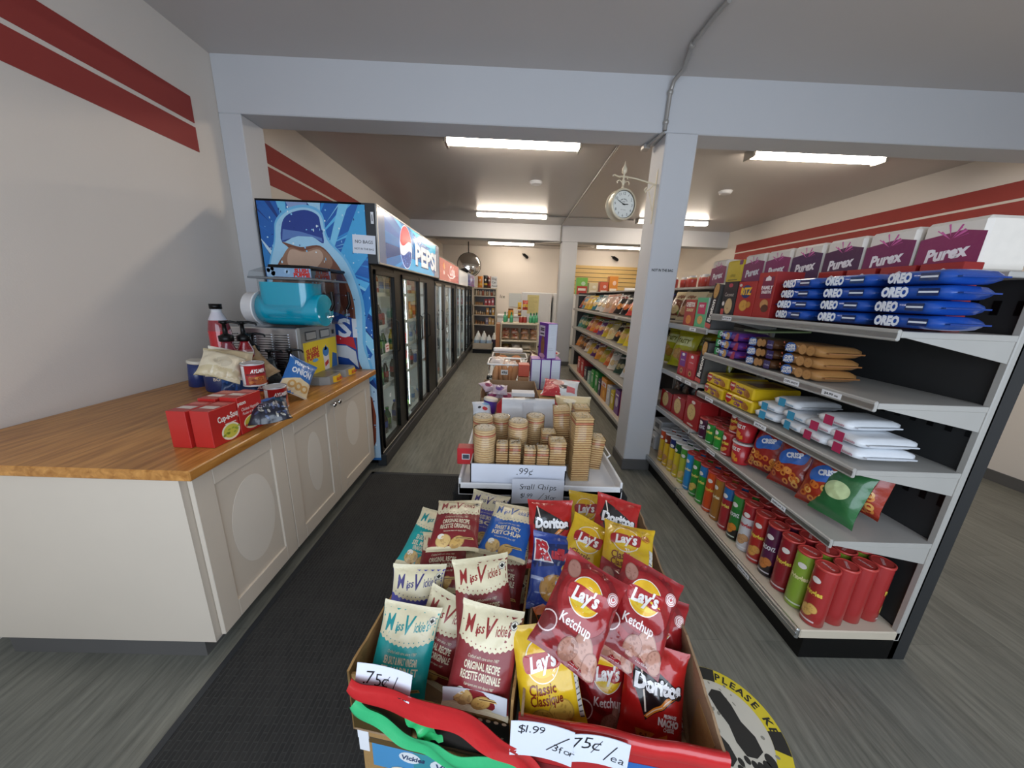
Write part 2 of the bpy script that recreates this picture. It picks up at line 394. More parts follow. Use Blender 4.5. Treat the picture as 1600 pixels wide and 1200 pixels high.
# ================================================================== the setting
XL, XR, YB, YF, ZC = -2.13, 4.57, 11.1, -1.5, 2.97
b = MB(); b.box(XL-.15, YF, -.05, XR+.15, YB+.15, 0, 'floor'); struct('floor', b)
b = MB(); b.box(XL-.15, 2.95, ZC, XR+.15, YB+.15, ZC+.1, 'ceil'); b.box(XL-.15, YF, 3.04, XR+.15, 2.95, 3.14, 'ceil'); struct('ceiling', b)
ST0, ST1, ST2, ST3 = 2.36, 2.505, 2.53, 2.68
def stripes(mb, X, y0, y1, s):
    for a, c in ((ST0, ST1), (ST2, ST3)): mb.box(X, y0, a, X+s*.004, y1, c, 'stripe')
b = MB(); b.box(XL-.15, YF, 0, XL, YB, 3.2, 'wall'); stripes(b, XL, 3.06, 7.6, 1); stripes(b, XL, 1.2, 2.6, 1); struct('wall_left', b)
b = MB(); b.box(XR, YF, 0, XR+.15, YB, 3.2, 'wall'); stripes(b, XR, 2.0, 7.3, -1); struct('wall_right', b)
b = MB(); b.box(XL-.15, YB, 0, XR+.15, YB+.15, 3.2, 'wall'); struct('wall_back', b)
b = MB()                                                   # shop front behind the camera: a wide window
b.box(XL, YF-.12, 0, XR, YF, .5, 'wall'); b.box(XL, YF-.12, 2.6, XR, YF, 3.2, 'wall'); b.box(XL, YF-.12, .5, -1.75, YF, 2.6, 'wall'); b.box(2.95, YF-.12, .5, XR, YF, 2.6, 'wall')
struct('wall_front', b)
b = MB()
for x in (-1.75, -.2, 1.35, 2.91): b.box(x, YF-.1, .5, x+.05, YF-.02, 2.6, 'alu')
for z in (.5, 2.55): b.box(-1.75, YF-.1, z, 2.96, YF-.02, z+.05, 'alu')
struct('window_1', b)
b = MB(); b.box(XL, 2.82, 2.69, XR, 3.05, 3.05, 'beam', bev=.006); struct('trim_1', b)         # near beam
b = MB(); b.box(XL, 7.6, 2.66, XR, 7.9, ZC+.01, 'beam', bev=.006); struct('trim_2', b)         # far beam
b = MB(); b.box(XL, 2.82, 0, -1.97, 3.05, 2.69, 'beam', bev=.005); struct('trim_3', b)         # pilaster at left wall
b = MB(); b.box(1.09, 2.80, 0, 1.325, 3.06, 2.69, 'beam', bev=.008)
put(b, [text('NOT IN THE BAG', 0, 0, .019, '2a2a2c', 1, bold=.03, width=.17)], plane((1.20, 2.80, 1.745), (1, 0, 0), (0, 0, 1)), lift=.001)
pillar = struct('trim_4', b)
b = MB(); b.box(1.06, 7.6, 0, 1.39, 7.9, 2.66, 'beam', bev=.008); struct('trim_5', b)
b = MB(); b.box(1.075, 2.785, 0, 1.328, 3.075, .1, 'kick', bev=.004); struct('baseboard_pillar', b)
b = MB(); b.box(1.05, 7.59, 0, 1.40, 7.91, .1, 'kick', bev=.004); struct('baseboard_far_pillar', b)
b = MB(); b.box(XL, YB-.015, 0, XR, YB, .1, 'kick'); struct('baseboard_back', b)
b = MB(); b.box(XR-.015, YF, 0, XR, YB, .1, 'kick'); struct('baseboard_right', b)
b = MB()
b.box(1.5, YB-.03, 1.35, 4.4, YB-.012, 2.52, 'slat')
for k in range(9): b.box(1.5, YB-.034, 1.42+k*.125, 4.4, YB-.0305, 1.434+k*.125, 'dark')
tag(b.build('slatwall_panel'), 'yellow maple slatwall panel on the back wall above the chip shelves', 'wall panel')

# fluorescent fixtures
FX = [(-.02, 3.72), (2.93, 3.72), (-.02, 6.72), (2.93, 6.72), (-.02, 10.1), (2.98, 10.0)]
FL = ['large fluorescent ceiling light nearest the camera in the middle aisle', 'fluorescent ceiling light cut by the photo edge right of the near pillar',
      'small ceiling light second along the middle aisle before the far beam', 'ceiling light above right shelves partly hidden behind the near pillar',
      'farthest small ceiling light in the middle aisle past the far beam', 'ceiling light in the far right bay past the far beam']
for (x, y), lb in zip(FX, FL):
    t = thing('ceiling_light', lb, 'ceiling light', (x, y, ZC if y > 3 else 3.04), group='fluorescent ceiling lights')
    q = MB(); q.box(-.65, -.075, -.03, .65, .075, 0, 'white', bev=.004)
    for sx in (-1, 1): q.box(sx*.655, -.075, -.085, sx*.63, .075, 0, 'alu', bev=.003)
    q.build('housing', t)
    q = MB(); n = 8; pts = [(.066*math.cos(PI*k/n), -.03-.05*math.sin(PI*k/n)) for k in range(n+1)]
    q.add([(sx*.628, a, z) for sx in (-1, 1) for a, z in pts], [(k, k+1, n+2+k, n+1+k) for k in range(n)]+[tuple(range(n+1)), tuple(reversed(range(n+1, 2*n+2)))], 'tube', smooth=False)
    q.build('diffuser', t)
# conduits
def pipe(name, pts, r, lb, m='conduit'):
    q = MB(); q.tube(pts, r, 10, m); return q
P1 = [at_z(1135, -30, 3.025), at_z(1064, 90, 3.02)]
q = MB(); pts = [at_z(1140, 0, 3.02), at_z(1120, 22, 3.02), at_z(1082, 70, 3.02), Vector((1.11, 2.70, 3.015)), Vector((1.085, 2.78, 2.99)), Vector((1.077, 2.80, 2.93)), Vector((1.075, 2.805, 2.75)), Vector((1.075, 2.805, 2.70))]
q.tube(pts, .014, 10, 'conduit')
for p in (pts[2], pts[5], pts[6]): q.sphere(p, .021, 'conduit', seg=10, rings=6)
tag(q.build('ceiling_conduit'), 'thick grey conduit bending from front ceiling down the near beam to the pillar', 'conduit')
q = MB(); q.tube([(1.075, 2.808, 2.69), (1.05, 2.83, 2.672), (1.02, 3.05, 2.672)], .012, 8, 'conduit'); q.box(1.00, 2.99, 2.655, 1.05, 3.06, 2.688, 'conduit', bev=.004)
tag(q.build('beam_conduit'), 'short grey conduit under the near beam at the top of the pillar', 'conduit')
q = MB(); q.tube([(1.0, 3.52, ZC-.012), (1.02, 7.55, ZC-.012), (1.02, 7.585, ZC-.03), (1.02, 7.585, 2.64), (.95, 7.62, 2.64), (.4, 7.75, 2.645)], .013, 8, 'conduit')
q.lathe([(.06, 0), (.06, .02), (.045, .03)], 14, 'conduit', T=Matrix.Translation((1.0, 3.52, ZC-.03)))
tag(q.build('ceiling_pipe'), 'thin conduit running along the middle ceiling from round box to far pillar', 'conduit')
q = MB(); q.tube([(.66, 6.82, ZC-.012), (2.25, 6.82, ZC-.012)], .011, 8, 'conduit')
tag(q.build('cross_conduit'), 'thin conduit between the two second-row ceiling lights', 'conduit')
q = MB(); q.tube([(.4, 10.3, ZC-.012), (1.05, 10.4, ZC-.012), (2.35, 10.35, ZC-.012)], .010, 8, 'conduit')
tag(q.build('far_conduit'), 'thin conduit between the farthest ceiling lights past the far beam', 'conduit')
for (x, y), lb in (((.29, 4.95), 'round white smoke detector on the middle ceiling above the aisle'), ((2.84, 5.0), 'round white smoke detector on the ceiling right of the near pillar')):
    t = thing('smoke_detector', lb, 'smoke detector', (x, y, ZC), group='smoke detectors')
    q = MB(); q.lathe([(.055, -.035), (.07, -.03), (.078, -.012)], 24, 'white'); q.build('cover', t)
    q = MB(); q.lathe([(.085, -.012), (.085, 0)], 24, 'white'); q.build('base', t)
for (px, py), lb in (((822, 400), 'small black dome camera on the back wall left of the far pillar'), ((962, 404), 'small black security camera above the slatwall at right back')):
    p = at_y(px, py, 11.0)
    t = thing('security_camera', lb, 'camera', p, group='security cameras')
    q = MB(); q.tube([(-.1, .19, .1), (-.1, .05, .06), (-.02, 0, .0)], .015, 8, 'black'); q.build('bracket', t)
    q = MB(); q.tube([(-.06, .05, .04), (.03, -.06, -.04)], .045, 12, 'black'); q.sphere((.035, -.065, -.045), .04, 'black'); q.build('camera_body', t)

# floor mat and distance sticker
b = MB(); b.box(-1.12, -.6, 0.0, .02, 2.59, .008, 'rib'); b.box(-1.12, 2.56, .0, .02, 2.592, .0095, 'dark'); b.box(-1.125, -.6, 0, -1.10, 2.592, .0095, 'dark')
tag(b.build('floor_mat'), 'long black ribbed floor mat in front of the white counter', 'mat')
b = MB(); b.lathe([(.2, 0), (.2, .0012)], 48, 'ink', 'c9c4b4')
D = [ring(0, 0, .152, .2, 'd9c530', 1, 60), ell(0, 0, .15, .15, 'cbc6b8', 1, 48)]
for k in range(4): a = PI/4+k*PI/2+.35; D.append(ring(0, 0, .152, .199, '2a2926', 2, 8, a-.17, a+.17))
def arc_text(s, r, a_mid, h, col, flip=False, step=.078):
    o = []; n = len(s)
    for i, ch in enumerate(s):
        if ch == ' ': continue
        k = i-(n-1)/2; a = a_mid-k*step
        o.append(text(ch, r*math.cos(a), r*math.sin(a), h, col, 3, bold=.03, rot=a-PI/2))
    return o
D += arc_text('PLEASE KEEP', .176, R(-170), .026, '2a2926', step=.145)
D += arc_text('YOUR DISTANCE', .176, R(58), .026, '2a2926', step=.135)
def footp(cx, cy, rot, s):
    o = [poly([(x*s, y*s) for x, y in [(-.028, -.095), (0, -.108), (.026, -.095), (.03, -.05), (.026, 0), (.040, .045), (.036, .082), (.008, .094), (-.026, .084), (-.036, .045), (-.024, 0), (-.032, -.05)]], '2b2a27', 2)]
    for x, y, r in ((-.03, .108, .015), (-.008, .117, .012), (.012, .115, .0105), (.029, .106, .0095), (.043, .09, .0085)): o.append(ell(x*s, y*s, r*s, r*1.35*s, '2b2a27', 2, 14))
    return xf(o, rot=rot, dx=cx, dy=cy)
D += xf(footp(-.055, 0, 0, 1), -1, 1, 0, 0, 0)+footp(-.055, .0, 0, 1)
for k in range(26): D.append(ell(rnd.uniform(-.13, .13), rnd.uniform(-.13, .13), rnd.uniform(.002, .009), rnd.uniform(.002, .006), '8d8a7e', 1.5, 8, rnd.uniform(0, 3)))
put(b, D, plane((0, 0, .0012), (1, 0, 0), (0, 1, 0)), lift=.0003)
p = at_z(1128, 1136, 0.002); o = b.build('floor_sticker'); o.location = (p.x, p.y, .0005); o.rotation_euler = (0, 0, R(192)); o.scale = (1.06, 1.06, 1)
tag(o, 'round worn yellow floor sticker with black footprints at bottom right', 'floor sticker')
# ================================================================== drink coolers
XW, XF = -1.88, -1.07
SHZ = [at_x(590, p, -1.15).z for p in (461, 513, 561, 613)]        # shelf heights read off the first door
print('SHZ', SHZ)
def cooler(label, y0, y1, xh, h0, h1, doors, shelves, top=None, lampw=1):
    t = thing('drink_cooler', label, 'cooler', (0, y0, 0), group='glass door drink coolers'); L = y1-y0; top = top or h1
    q = MB()
    q.box(XW, 0, .03, XF-.04, .03, top, 'black'); q.box(XW, L-.03, .03, XF-.04, L, top, 'black')
    q.box(XW, .03, .03, XW+.04, L-.03, top, 'black'); q.box(XW, .03, .06, XF-.04, L-.03, .13, 'black'); q.box(XW, .03, h0+.02, XF-.04, L-.03, top, 'black')
    q.build('cabinet', t)
    q = MB(); q.box(XW+.05, .031, .135, XW+.06, L-.031, h0+.015, 'inner'); q.box(XW+.06, .031, .135, XF-.06, .036, h0+.015, 'inner'); q.box(XW+.06, L-.036, .135, XF-.06, L-.031, h0+.015, 'inner')
    q.box(XW+.06, .036, .131, XF-.06, L-.036, .137, 'inner'); q.box(XW+.06, .036, h0+.005, XF-.06, L-.036, h0+.018, 'inner'); q.build('liner', t)
    q = MB(); q.box(XF-.05, 0, 0, XF+.03, L, .11, 'dark', bev=.006); q.box(XF-.05, .01, .118, XF+.005, L-.01, .128, 'alu', bev=.003); q.build('kick_plate', t)
    q = MB(); ed = [0]+[v-y0 for d in doors for v in d[:2]]+[L]
    for a, c in zip(ed[::2], ed[1::2]):
        if c-a > .003: q.box(XF-.045, a, .11, XF, c, h0, 'black', bev=.004)
    q.box(XF-.045, .005, h0-.035, XF-.002, L-.005, h0, 'black'); q.box(XF-.045, .005, .11, XF-.002, L-.005, .15, 'black'); q.build('door_post', t)
    for d in doors:
        a, c = d[0]-y0, d[1]-y0; k = 'alu' if d[2:] == ('s',) else 'black'; wd = .018
        q = MB()
        for u, v in ((a, a+wd), (c-wd, c)): q.box(XF-.03, u, .15, XF+.012, v, h0-.035, k, bev=.003)
        q.box(XF-.03, a, .15, XF+.012, c, .15+.04, k, bev=.003); q.box(XF-.03, a, h0-.075, XF+.012, c, h0-.035, k, bev=.003)
        dr = q.build('door', t)
        g = MB(); g.box(XF-.012, a+wd, .19, XF-.006, c-wd, h0-.075, 'glass'); g.build('glass_pane', dr)
        g = MB(); g.tube([(XF+.012, c-.035, .95), (XF+.04, c-.035, .97), (XF+.04, c-.035, 1.23), (XF+.012, c-.035, 1.25)], .007, 8, 'black'); g.build('handle', dr)
    for z in shelves:
        q = MB(); q.box(XF-.075, .04, z-.012, XF-.065, L-.04, z+.022, 'white')
        for k in range(12): q.box(XF-.70+k*.056, .04, z-.006, XF-.695+k*.056, L-.04, z, 'white')
        q.box(XF-.70, .04, z-.012, XF-.07, .05, z, 'white'); q.box(XF-.70, L-.05, z-.012, XF-.07, L-.04, z, 'white'); q.build('wire_shelf', t)
    for y in (.06, L*.5, L-.08)[:2+lampw]:
        q = MB(); q.box(XF-.075, y, .2, XF-.06, y+.02, h0-.06, 'white'); q.box(XF-.082, y+.004, .22, XF-.075, y+.016, h0-.08, 'coolerlamp'); q.build('cooler_light', t)
    q = MB(); q.box(XF-.2, 0, h0, xh-.012, .012, h1, 'dark', bev=.003); q.box(XF-.2, L-.012, h0, xh-.012, L, h1, 'dark', bev=.003); q.box(XF-.2, .012, h1-.02, xh-.012, L-.012, h1, 'dark'); q.box(XF-.2, .012, h0, xh-.012, L-.012, h0+.02, 'dark')
    q.box(xh-.012, 0, h0, xh, L, h0+.015, 'alu', bev=.003); q.box(xh-.012, 0, h1-.015, xh, L, h1, 'alu', bev=.003); q.box(xh-.012, 0, h0+.015, xh, .012, h1-.015, 'alu'); q.box(xh-.012, L-.012, h0+.015, xh, L, h1-.015, 'alu')
    hd = q.build('header', t)
    return t, hd, L
def sign(hd, L, xh, h0, h1, D, base, m='backlit'):
    q = MB(); q.box(xh-.011, .012, h0+.015, xh-.004, L-.012, h1-.015, m, base)
    Wd, Hd = L-.024, h1-h0-.03
    put(q, clip(D, -Wd/2, -Hd/2, Wd/2, Hd/2), plane((xh-.004, L/2, (h0+h1)/2), (0, 1, 0), (0, 0, 1)), m, lift=.0012); return q.build('sign_panel', hd)
def burst(cx, cy, Rr, cols, n, seed, lay=1, a0=0, a1=2*PI, r0=0):
    g = random.Random(seed); o = []
    for k in range(n):
        a = g.uniform(a0, a1); w_ = g.uniform(.015, .075); r = Rr*g.uniform(.7, 1); i = r0+g.uniform(0, .2)*Rr
        p = [(cx+i*math.cos(a), cy+i*math.sin(a)), (cx+r*math.cos(a-w_), cy+r*math.sin(a-w_)), (cx+r*1.04*math.cos(a), cy+r*1.04*math.sin(a)), (cx+r*math.cos(a+w_), cy+r*math.sin(a+w_))]
        o.append(poly(p, g.choice(cols), lay+.02*k))
    return o
Y0 = 2.71
t1, hd, L = cooler('black triple door drink cooler with blue soda sign nearest the counter', Y0, 4.92, -1.0, 1.70, 2.12, [(2.76, 3.22), (3.44, 4.07), (4.08, 4.46)], SHZ)
H2 = .195; D = [rect(-1.1, -.2, 1.1, .2, '2a6fae', 0.5)]
D += burst(-.05, .0, 1.6, ['1e5fa6', '3fb2e2', '62c6ea', '17508f', '2f8fcd', '0f3d78'], 46, 5, 1)
D += [poly([(-.3, .2), (1.1, .2), (1.1, .10), (.1, .13)], '27c4e8', 2.1), poly([(-.5, -.2), (.9, -.2), (.55, -.10), (-.2, -.08)], '35a9e0', 2.1), rect(-1.1, -.2, -.95, .2, '4d5f7d', 2.2), poly([(.93, .2), (1.1, .2), (1.1, -.2), (.8, -.2)], '54617e', 2.2)]
gx, gr = -.40, .185
D += [ell(gx, 0, gr*1.04, gr*1.04, 'e9eef4', 3, 40)]
def globe(cx, cy, r, l=4, red='d81f33', blue='1d4f9f'):
    a = np.linspace(0, PI, 18); top = [(cx+r*math.cos(t), cy+r*math.sin(t)) for t in a[2:-1]]
    wave = [(cx+r*x, cy+r*(.18+.16*math.sin(x*2.6))) for x in np.linspace(-.94, .94, 12)]
    o = [poly(top+wave[1:-1], red, l)]
    bot = [(cx+r*math.cos(t), cy-r*math.sin(t)) for t in a[3:-2]]; wv = [(cx+r*x, cy+r*(-.28+.16*math.sin(x*2.6))) for x in np.linspace(-.9, .9, 12)]
    o.append(poly(list(reversed(bot))+wv[::-1], blue, l)); return o
D += globe(gx, 0, gr, 4)
for k in range(30): D.append(ell(gx+rnd.uniform(-.13, .13), -.05+rnd.uniform(-.11, .02), .004, .006, 'a9c4e6', 5, 8))
D += [text('PEPSI', .415, -.028, .19, '123264', 5, bold=.06, width=1.02), text('PEPSI', .40, -.02, .19, 'f2f4f4', 6, bold=.045, width=1.0)]
sign(hd, L, -1.0, 1.70, 2.12, D, '2a6fae')
# side panel print of the first cooler
q = MB(); PX0, PX1, PZ0, PZ1 = XW+.012, -1.085, .06, 2.105
q.box(PX0, -.004, PZ0, PX1, 0, PZ1, 'carton', '1c63b4')
def pp(x, y, Y=Y0-.004): p = at_y(x, y, Y); return (p.x, p.z)
cx, cz = pp(474, 400); g = random.Random(3); D = []
D += burst(cx, cz, 1.7, ['1d5db0', '16448f', '2f8fd6', '5db9ea', '123a80', '8fd3f0', '1a6cc0'], 85, 11, 1, r0=.15)
for pts, c in (([(560, 318), (573, 320), (575, 400), (535, 455), (520, 430)], '45a9df'), ([(530, 315), (545, 316), (520, 395), (515, 380)], '7ecbee'), ([(400, 366), (440, 420), (405, 430)], '2c7fc4'), ([(404, 368), (450, 420), (441, 428)], 'c4dff0'),
               ([(430, 312), (445, 312), (452, 375)], '6cc0e6'), ([(478, 314), (500, 314), (500, 345)], 'a5d3ec'), ([(445, 313), (480, 313), (478, 330), (455, 332)], '8da3d0'), ([(555, 480), (580, 440), (582, 470), (560, 540)], '2a7dc8'), ([(560, 590), (585, 550), (588, 590)], '8fc4e6')):
    D.append(poly([pp(*p) for p in pts], c, 3))
halo = smooth([(428, 376), (430, 345), (448, 326), (478, 320), (503, 333), (513, 372), (545, 410), (568, 470), (572, 540), (574, 600), (420, 600), (418, 440)])
D.append(poly([pp(*p) for p in halo], '6cb9e6', 3.4)); D.append(poly([pp(470+(x-470)*.95, 430+(y-430)*.96) for x, y in halo], 'a3d3ee', 3.6))
bott = [(441, 378), (470, 386), (500, 384), (522, 406), (540, 435), (552, 468), (556, 500), (560, 560), (563, 600), (420, 600), (425, 450), (437, 408), (452, 390)]
D.append(poly([pp(*p) for p in smooth(bott)], '7a4a36', 4))
D.append(poly([pp(*p) for p in smooth([(450, 388), (474, 392), (500, 387), (520, 410), (500, 436), (470, 440), (438, 424)])], '9a735c', 4.4)); D.append(poly([pp(*p) for p in smooth([(454, 390), (476, 394), (498, 390), (505, 404), (488, 424), (468, 428), (450, 412)])], 'c4a48e', 4.5))
D.append(poly([pp(*p) for p in smooth([(530, 425), (545, 460), (552, 495), (540, 490), (526, 450)])], '5a2a1c', 4.4))
D.append(poly([pp(*p) for p in smooth([(441, 378), (441, 348), (452, 334), (476, 328), (496, 336), (501, 352), (506, 380), (488, 370), (466, 367)], 4)], '213f90', 4.5))
D.append(poly([pp(*p) for p in [(441, 376), (442, 358), (470, 362), (503, 372), (504, 378), (488, 370), (466, 369)]], '5c80be', 4.6))
D.append(poly([pp(*p) for p in [(520, 486), (553, 498), (560, 560), (566, 602), (500, 602), (500, 490)]], '1c4796', 5))
D.append(poly([pp(*p) for p in [(524, 523), (552, 527), (557, 546), (540, 538), (524, 537)]], 'c12b34', 5.4))
D.append(poly([pp(*p) for p in [(524, 539), (542, 540), (556, 549), (561, 575), (545, 560), (524, 556)]], 'd3d6da', 5.4))
c2 = pp(543, 512); D.append(text('SI', c2[0], c2[1], .14, 'dfe4ec', 5.6, bold=.03, width=.15))
low = [(573, 612), (582, 622), (588, 650), (588, 690), (583, 702), (578, 690), (575, 640)]
D.append(poly([pp(*p) for p in [(568, 590), (590, 610), (594, 660), (598, 715), (575, 715)]], 'b9d6ea', 4)); D.append(poly([pp(*p) for p in low], '8a3f26', 4.4)); D.append(poly([pp(*p) for p in [(577, 625), (583, 640), (584, 670), (579, 660)]], '5a2015', 4.6))
D += [poly([(PX0, PZ0), (PX1, PZ0), (PX1, .30), (PX0, .5)], '2b6fb5', 2)]
for k in range(240): D.append(ell(g.uniform(PX0, PX1), g.uniform(.1, PZ1), g.uniform(.002, .008), g.uniform(.003, .012), g.choice(['bfe4f7', 'e6f4fb', '0f3a80', '88c8ee']), 6, 8))
put(q, clip(D, PX0, PZ0, PX1, PZ1), plane((0, -.004, 0), (1, 0, 0), (0, 0, 1)), 'carton', lift=.0004)
q.build('side_graphic_panel', t1)
q = MB(); q.box(-1.045, -.0045, 1.98, -1.025, 0, 2.06, 'paper'); put(q, [line([(-1.035, 2.0), (-1.035, 2.04)], .006, '444444')], plane((0, -.0045, 0), (1, 0, 0), (0, 0, 1)), lift=.0005); q.build('sticker', t1)
q = MB(); q.box(-.085, -.002, -.065, .085, 0, .065, 'ink', 'dfe4ee')
put(q, [text('NO BAGS', 0, .018, .022, '33363c', 1, bold=.01), text('NOT IN THE BAG', 0, -.032, .013, '33363c', 1, bold=.01)], plane((0, -.002, 0), (1, 0, 0), (0, 0, 1)))
o = q.build('paper_sign'); pz = at_y(569, 382, Y0-.007); o.location = (pz.x, Y0-.007, pz.z); o.rotation_euler = (0, R(2), 0)
tag(o, 'white paper sign reading NO BAGS taped to the blue cooler side', 'sign')

t2, hd, L = cooler('second black drink cooler with a red sign and glass doors', 4.95, 6.78, -1.0, 1.68, 2.01, [(4.98, 5.38, 's'), (5.70, 6.22, 's'), (6.24, 6.56)], SHZ)
D = [poly([(-.62, .06), (-.55, .12), (-.48, .05), (-.55, 0)], 'e8b070', 2), ell(-.56, -.035, .06, .03, 'f2d9d0', 2, 16)]
D += [text('Coke', .18, .03, .16, 'f6e8e4', 2, bold=.03, shear=.35), line([(-.25, -.05), (-.05, -.09), (.25, -.08), (.5, -.03)], .022, 'f6e8e4', 2), text('Soft drinks', -.05, -.12, .035, 'f2d0c8', 2)]
sign(hd, L, -1.0, 1.68, 2.01, D, 'b7352f')
t3, hd, L = cooler('third black drink cooler with a plain white sign panel', 6.82, 8.22, -1.0, 1.68, 1.98, [(6.95, 7.42, 's'), (7.50, 8.05, 's')], SHZ[1:3], lampw=0)
sign(hd, L, -1.0, 1.68, 1.98, [], 'cfcfcc')
t4, hd, L = cooler('last black drink cooler with small dark blue sign at the back', 8.28, 9.75, -1.0, 1.70, 2.01, [(8.38, 9.0), (9.02, 9.62)], SHZ[1:3])
D = [poly([(-.7, -.2), (.7, -.2), (.7, -.05), (-.7, .02)], '223a86', 1), text('Pepsi', 0, .03, .11, 'd8dce6', 2, bold=.02, rot=R(18)), poly([(.2, .2), (.7, .2), (.7, .06)], 'a9b4cc', 1)]
sign(hd, L, -1.0, 1.70, 2.01, D, '56688f')

# drinks on the shelves (one of each kind, then copies)
def bottle_mb(kind, c1, c2, c3):
    q = MB()
    if kind == 'can': q.lathe([(.024, 0), (.032, .008), (.032, .105), (.026, .118), (.026, .122)], 14, 'pet', cols=['c9c9c9', c1, c1, 'cfcfcf'])
    elif kind == 'jug': q.lathe([(.05, 0), (.055, .01), (.055, .15), (.03, .20), (.018, .225), (.020, .226), (.020, .245)], 12, 'pet', cols=[c1, c1, c1, c1, c2, c2])
    elif kind == 'carton': q.box(-.035, -.035, 0, .035, .035, .17, 'pet', c1); q.add([(-.035, -.035, .17), (.035, -.035, .17), (.035, .035, .17), (-.035, .035, .17), (-.035, 0, .205), (.035, 0, .205)], [(0, 1, 5, 4), (2, 3, 4, 5), (1, 2, 5), (3, 0, 4)], 'pet', c2); q.box(-.0355, -.0355, .05, .0355, .0355, .10, 'pet', c3)
    else:
        h = .97 if kind == 'bottle' else 1.08; r = 1.0 if kind == 'bottle' else 1.25
        q.lathe([(.022*r, 0), (.031*r, .008*h), (.031*r, .06*h), (.0315*r, .061*h), (.0315*r, .115*h), (.030*r, .118*h), (.028*r, .145*h), (.013*r, .185*h), (.0125*r, .20*h), (.015*r, .201*h), (.015*r, .217*h)], 14, 'pet', cols=[c1, c1, c2, c2, c2, c1, c1, c1, c3, c3])
    return q
KIND = [('bottle', 'dark cola', '24100c', 'b3242a', 'c8c8c8'), ('bottle', 'green soda', '1f6e34', '3f9c46', 'e8e8e8'), ('bottle', 'orange soda', 'd9741c', 'e8a03a', 'e07020'), ('bottle', 'clear water', 'b9cdd6', '3a7fc0', 'e8eef2'),
        ('bottle', 'red punch', 'b02a2e', 'e3d8d0', 'c03030'), ('bottle', 'yellow juice', 'e2c42e', '2f8a4a', 'e8d040'), ('can', 'red soda', 'c02028', '', ''), ('can', 'blue soda', '24509c', '', ''), ('can', 'silver energy drink', 'b4babf', '', ''),
        ('big', 'large green soda', '1d5a30', '7fb04a', '2f8f3a'), ('big', 'large dark cola', '200f0c', '1f3f90', '2a52a8'), ('jug', 'white milk', 'e9ebea', '3b62b0', ''), ('carton', 'peach juice', 'd99a78', 'ead9c8', 'c04838'), ('bottle', 'purple juice', '5b2a72', 'cfc3d8', '702a80'), ('bottle', 'lime sports drink', '7fd23c', '2c8a34', 'f08020')]
WORD = dict(bottle='drink bottle', can='drink can', big='bottle', jug='jug', carton='carton'); PROTO = {}
def drink(k, loc, label):
    kd, nm, a, b_, c_ = KIND[k]
    if k not in PROTO: PROTO[k] = bottle_mb(kd, a, b_ or a, c_ or a).build(dict(bottle='drink_bottle', can='drink_can', big='soda_bottle', jug='milk_jug', carton='juice_carton')[kd]); o = PROTO[k]
    else: o = PROTO[k].copy(); C.objects.link(o)
    o.location = loc; o.rotation_euler = (0, 0, rnd.uniform(0, 6)); tag(o, label, WORD[kd].split()[-1], 'drinks in the glass door coolers')
SHN = ['bottom', 'fourth', 'third', 'second', 'top']
PLAN = {0: [[0, 2, 4, 3], [6, 12, 4, 0, 6], [1, 10, 9, 1], [12, 4, 9, 0], [1, 9, 10, 9]], 1: [[3, 5, 2, 3, 8], [8, 3, 12, 5, 8], [5, 2, 5, 4, 6], [0, 4, 9, 9, 4], [10, 9, 0, 9, 10]], 2: [[4, 12, 3], [2, 12, 5], [3, 8, 3], [0, 7, 8], [3, 8, 3]], 3: [[5, 14, 14, 3], [6, 12, 0, 3], [4, 8, 3, 0], [0, 8, 7, 3], [8, 10, 3, 8]], 4: [[], [], [3, 11, 3], [8, 0, 8], [0, 8, 10]], 5: [[], [11, 11, 3], [3, 0, 11], [0, 8, 0], [8, 10, 0]]}
DY = [(2.83, 3.30), (3.42, 4.02), (4.10, 4.46), (5.04, 5.45), (5.72, 6.2), (6.28, 6.6)]; DN = ['first', 'second', 'third', 'fourth', 'fifth', 'sixth']
SZ = [SHZ[0], SHZ[1], SHZ[2], SHZ[3], .137]
for d, rows in PLAN.items():
    for s_, row in enumerate(rows):
        a, c = DY[d]; z = SZ[s_]; n = len(row)
        # the row repeats front to back in two ranks
        for i in range(max(n, int((c-a)/.105))):
            if not row: break
            k = row[(i*n)//max(n, int((c-a)/.105))]
            nn = max(n, int((c-a)/.105)); y = a+(i+.5)*(c-a)/nn
            drink(k, (XF-.135+rnd.uniform(-.012, .004), y, z+.001), f'{KIND[k][1]} {WORD[KIND[k][0]]}, {ORD[i]} from left on {dict(zip(range(5), ["top", "second", "third", "fourth", "bottom"]))[s_]} shelf, {DN[d]} cooler door')
# price cards stuck on the glass
for i, (px, py, lb) in enumerate(((605, 543, 'pink handwritten price card on the first cooler door'), (610, 617, 'small white price card low on the first cooler door'), (638, 555, 'small white price card near the middle of the second cooler door'), (640, 595, 'small white price card low on the second cooler door'), (703, 545, 'tiny white price card on the fifth cooler door'))):
    p = at_x(px, py, XF-.004); q = MB(); s_ = (.075, .03, .035, .04, .05)[i]
    q.box(0, -s_*.6, -s_*.5, .0015, s_*.6, s_*.5, 'ink', 'ecd9d2' if i == 0 else 'e6e6e4')
    put(q, [line([(-s_*.4, s_*.2), (s_*.4, s_*.2)], s_*.14, 'b85048' if i == 0 else '666666', 1), line([(-s_*.3, -s_*.15), (s_*.3, -s_*.15)], s_*.14, 'b85048' if i == 0 else '666666', 1)], plane((.0015, 0, 0), (0, 1, 0), (0, 0, 1)), lift=.0006)
    o = q.build('price_card'); o.location = p; tag(o, lb, 'price card', 'price cards on the coolers')

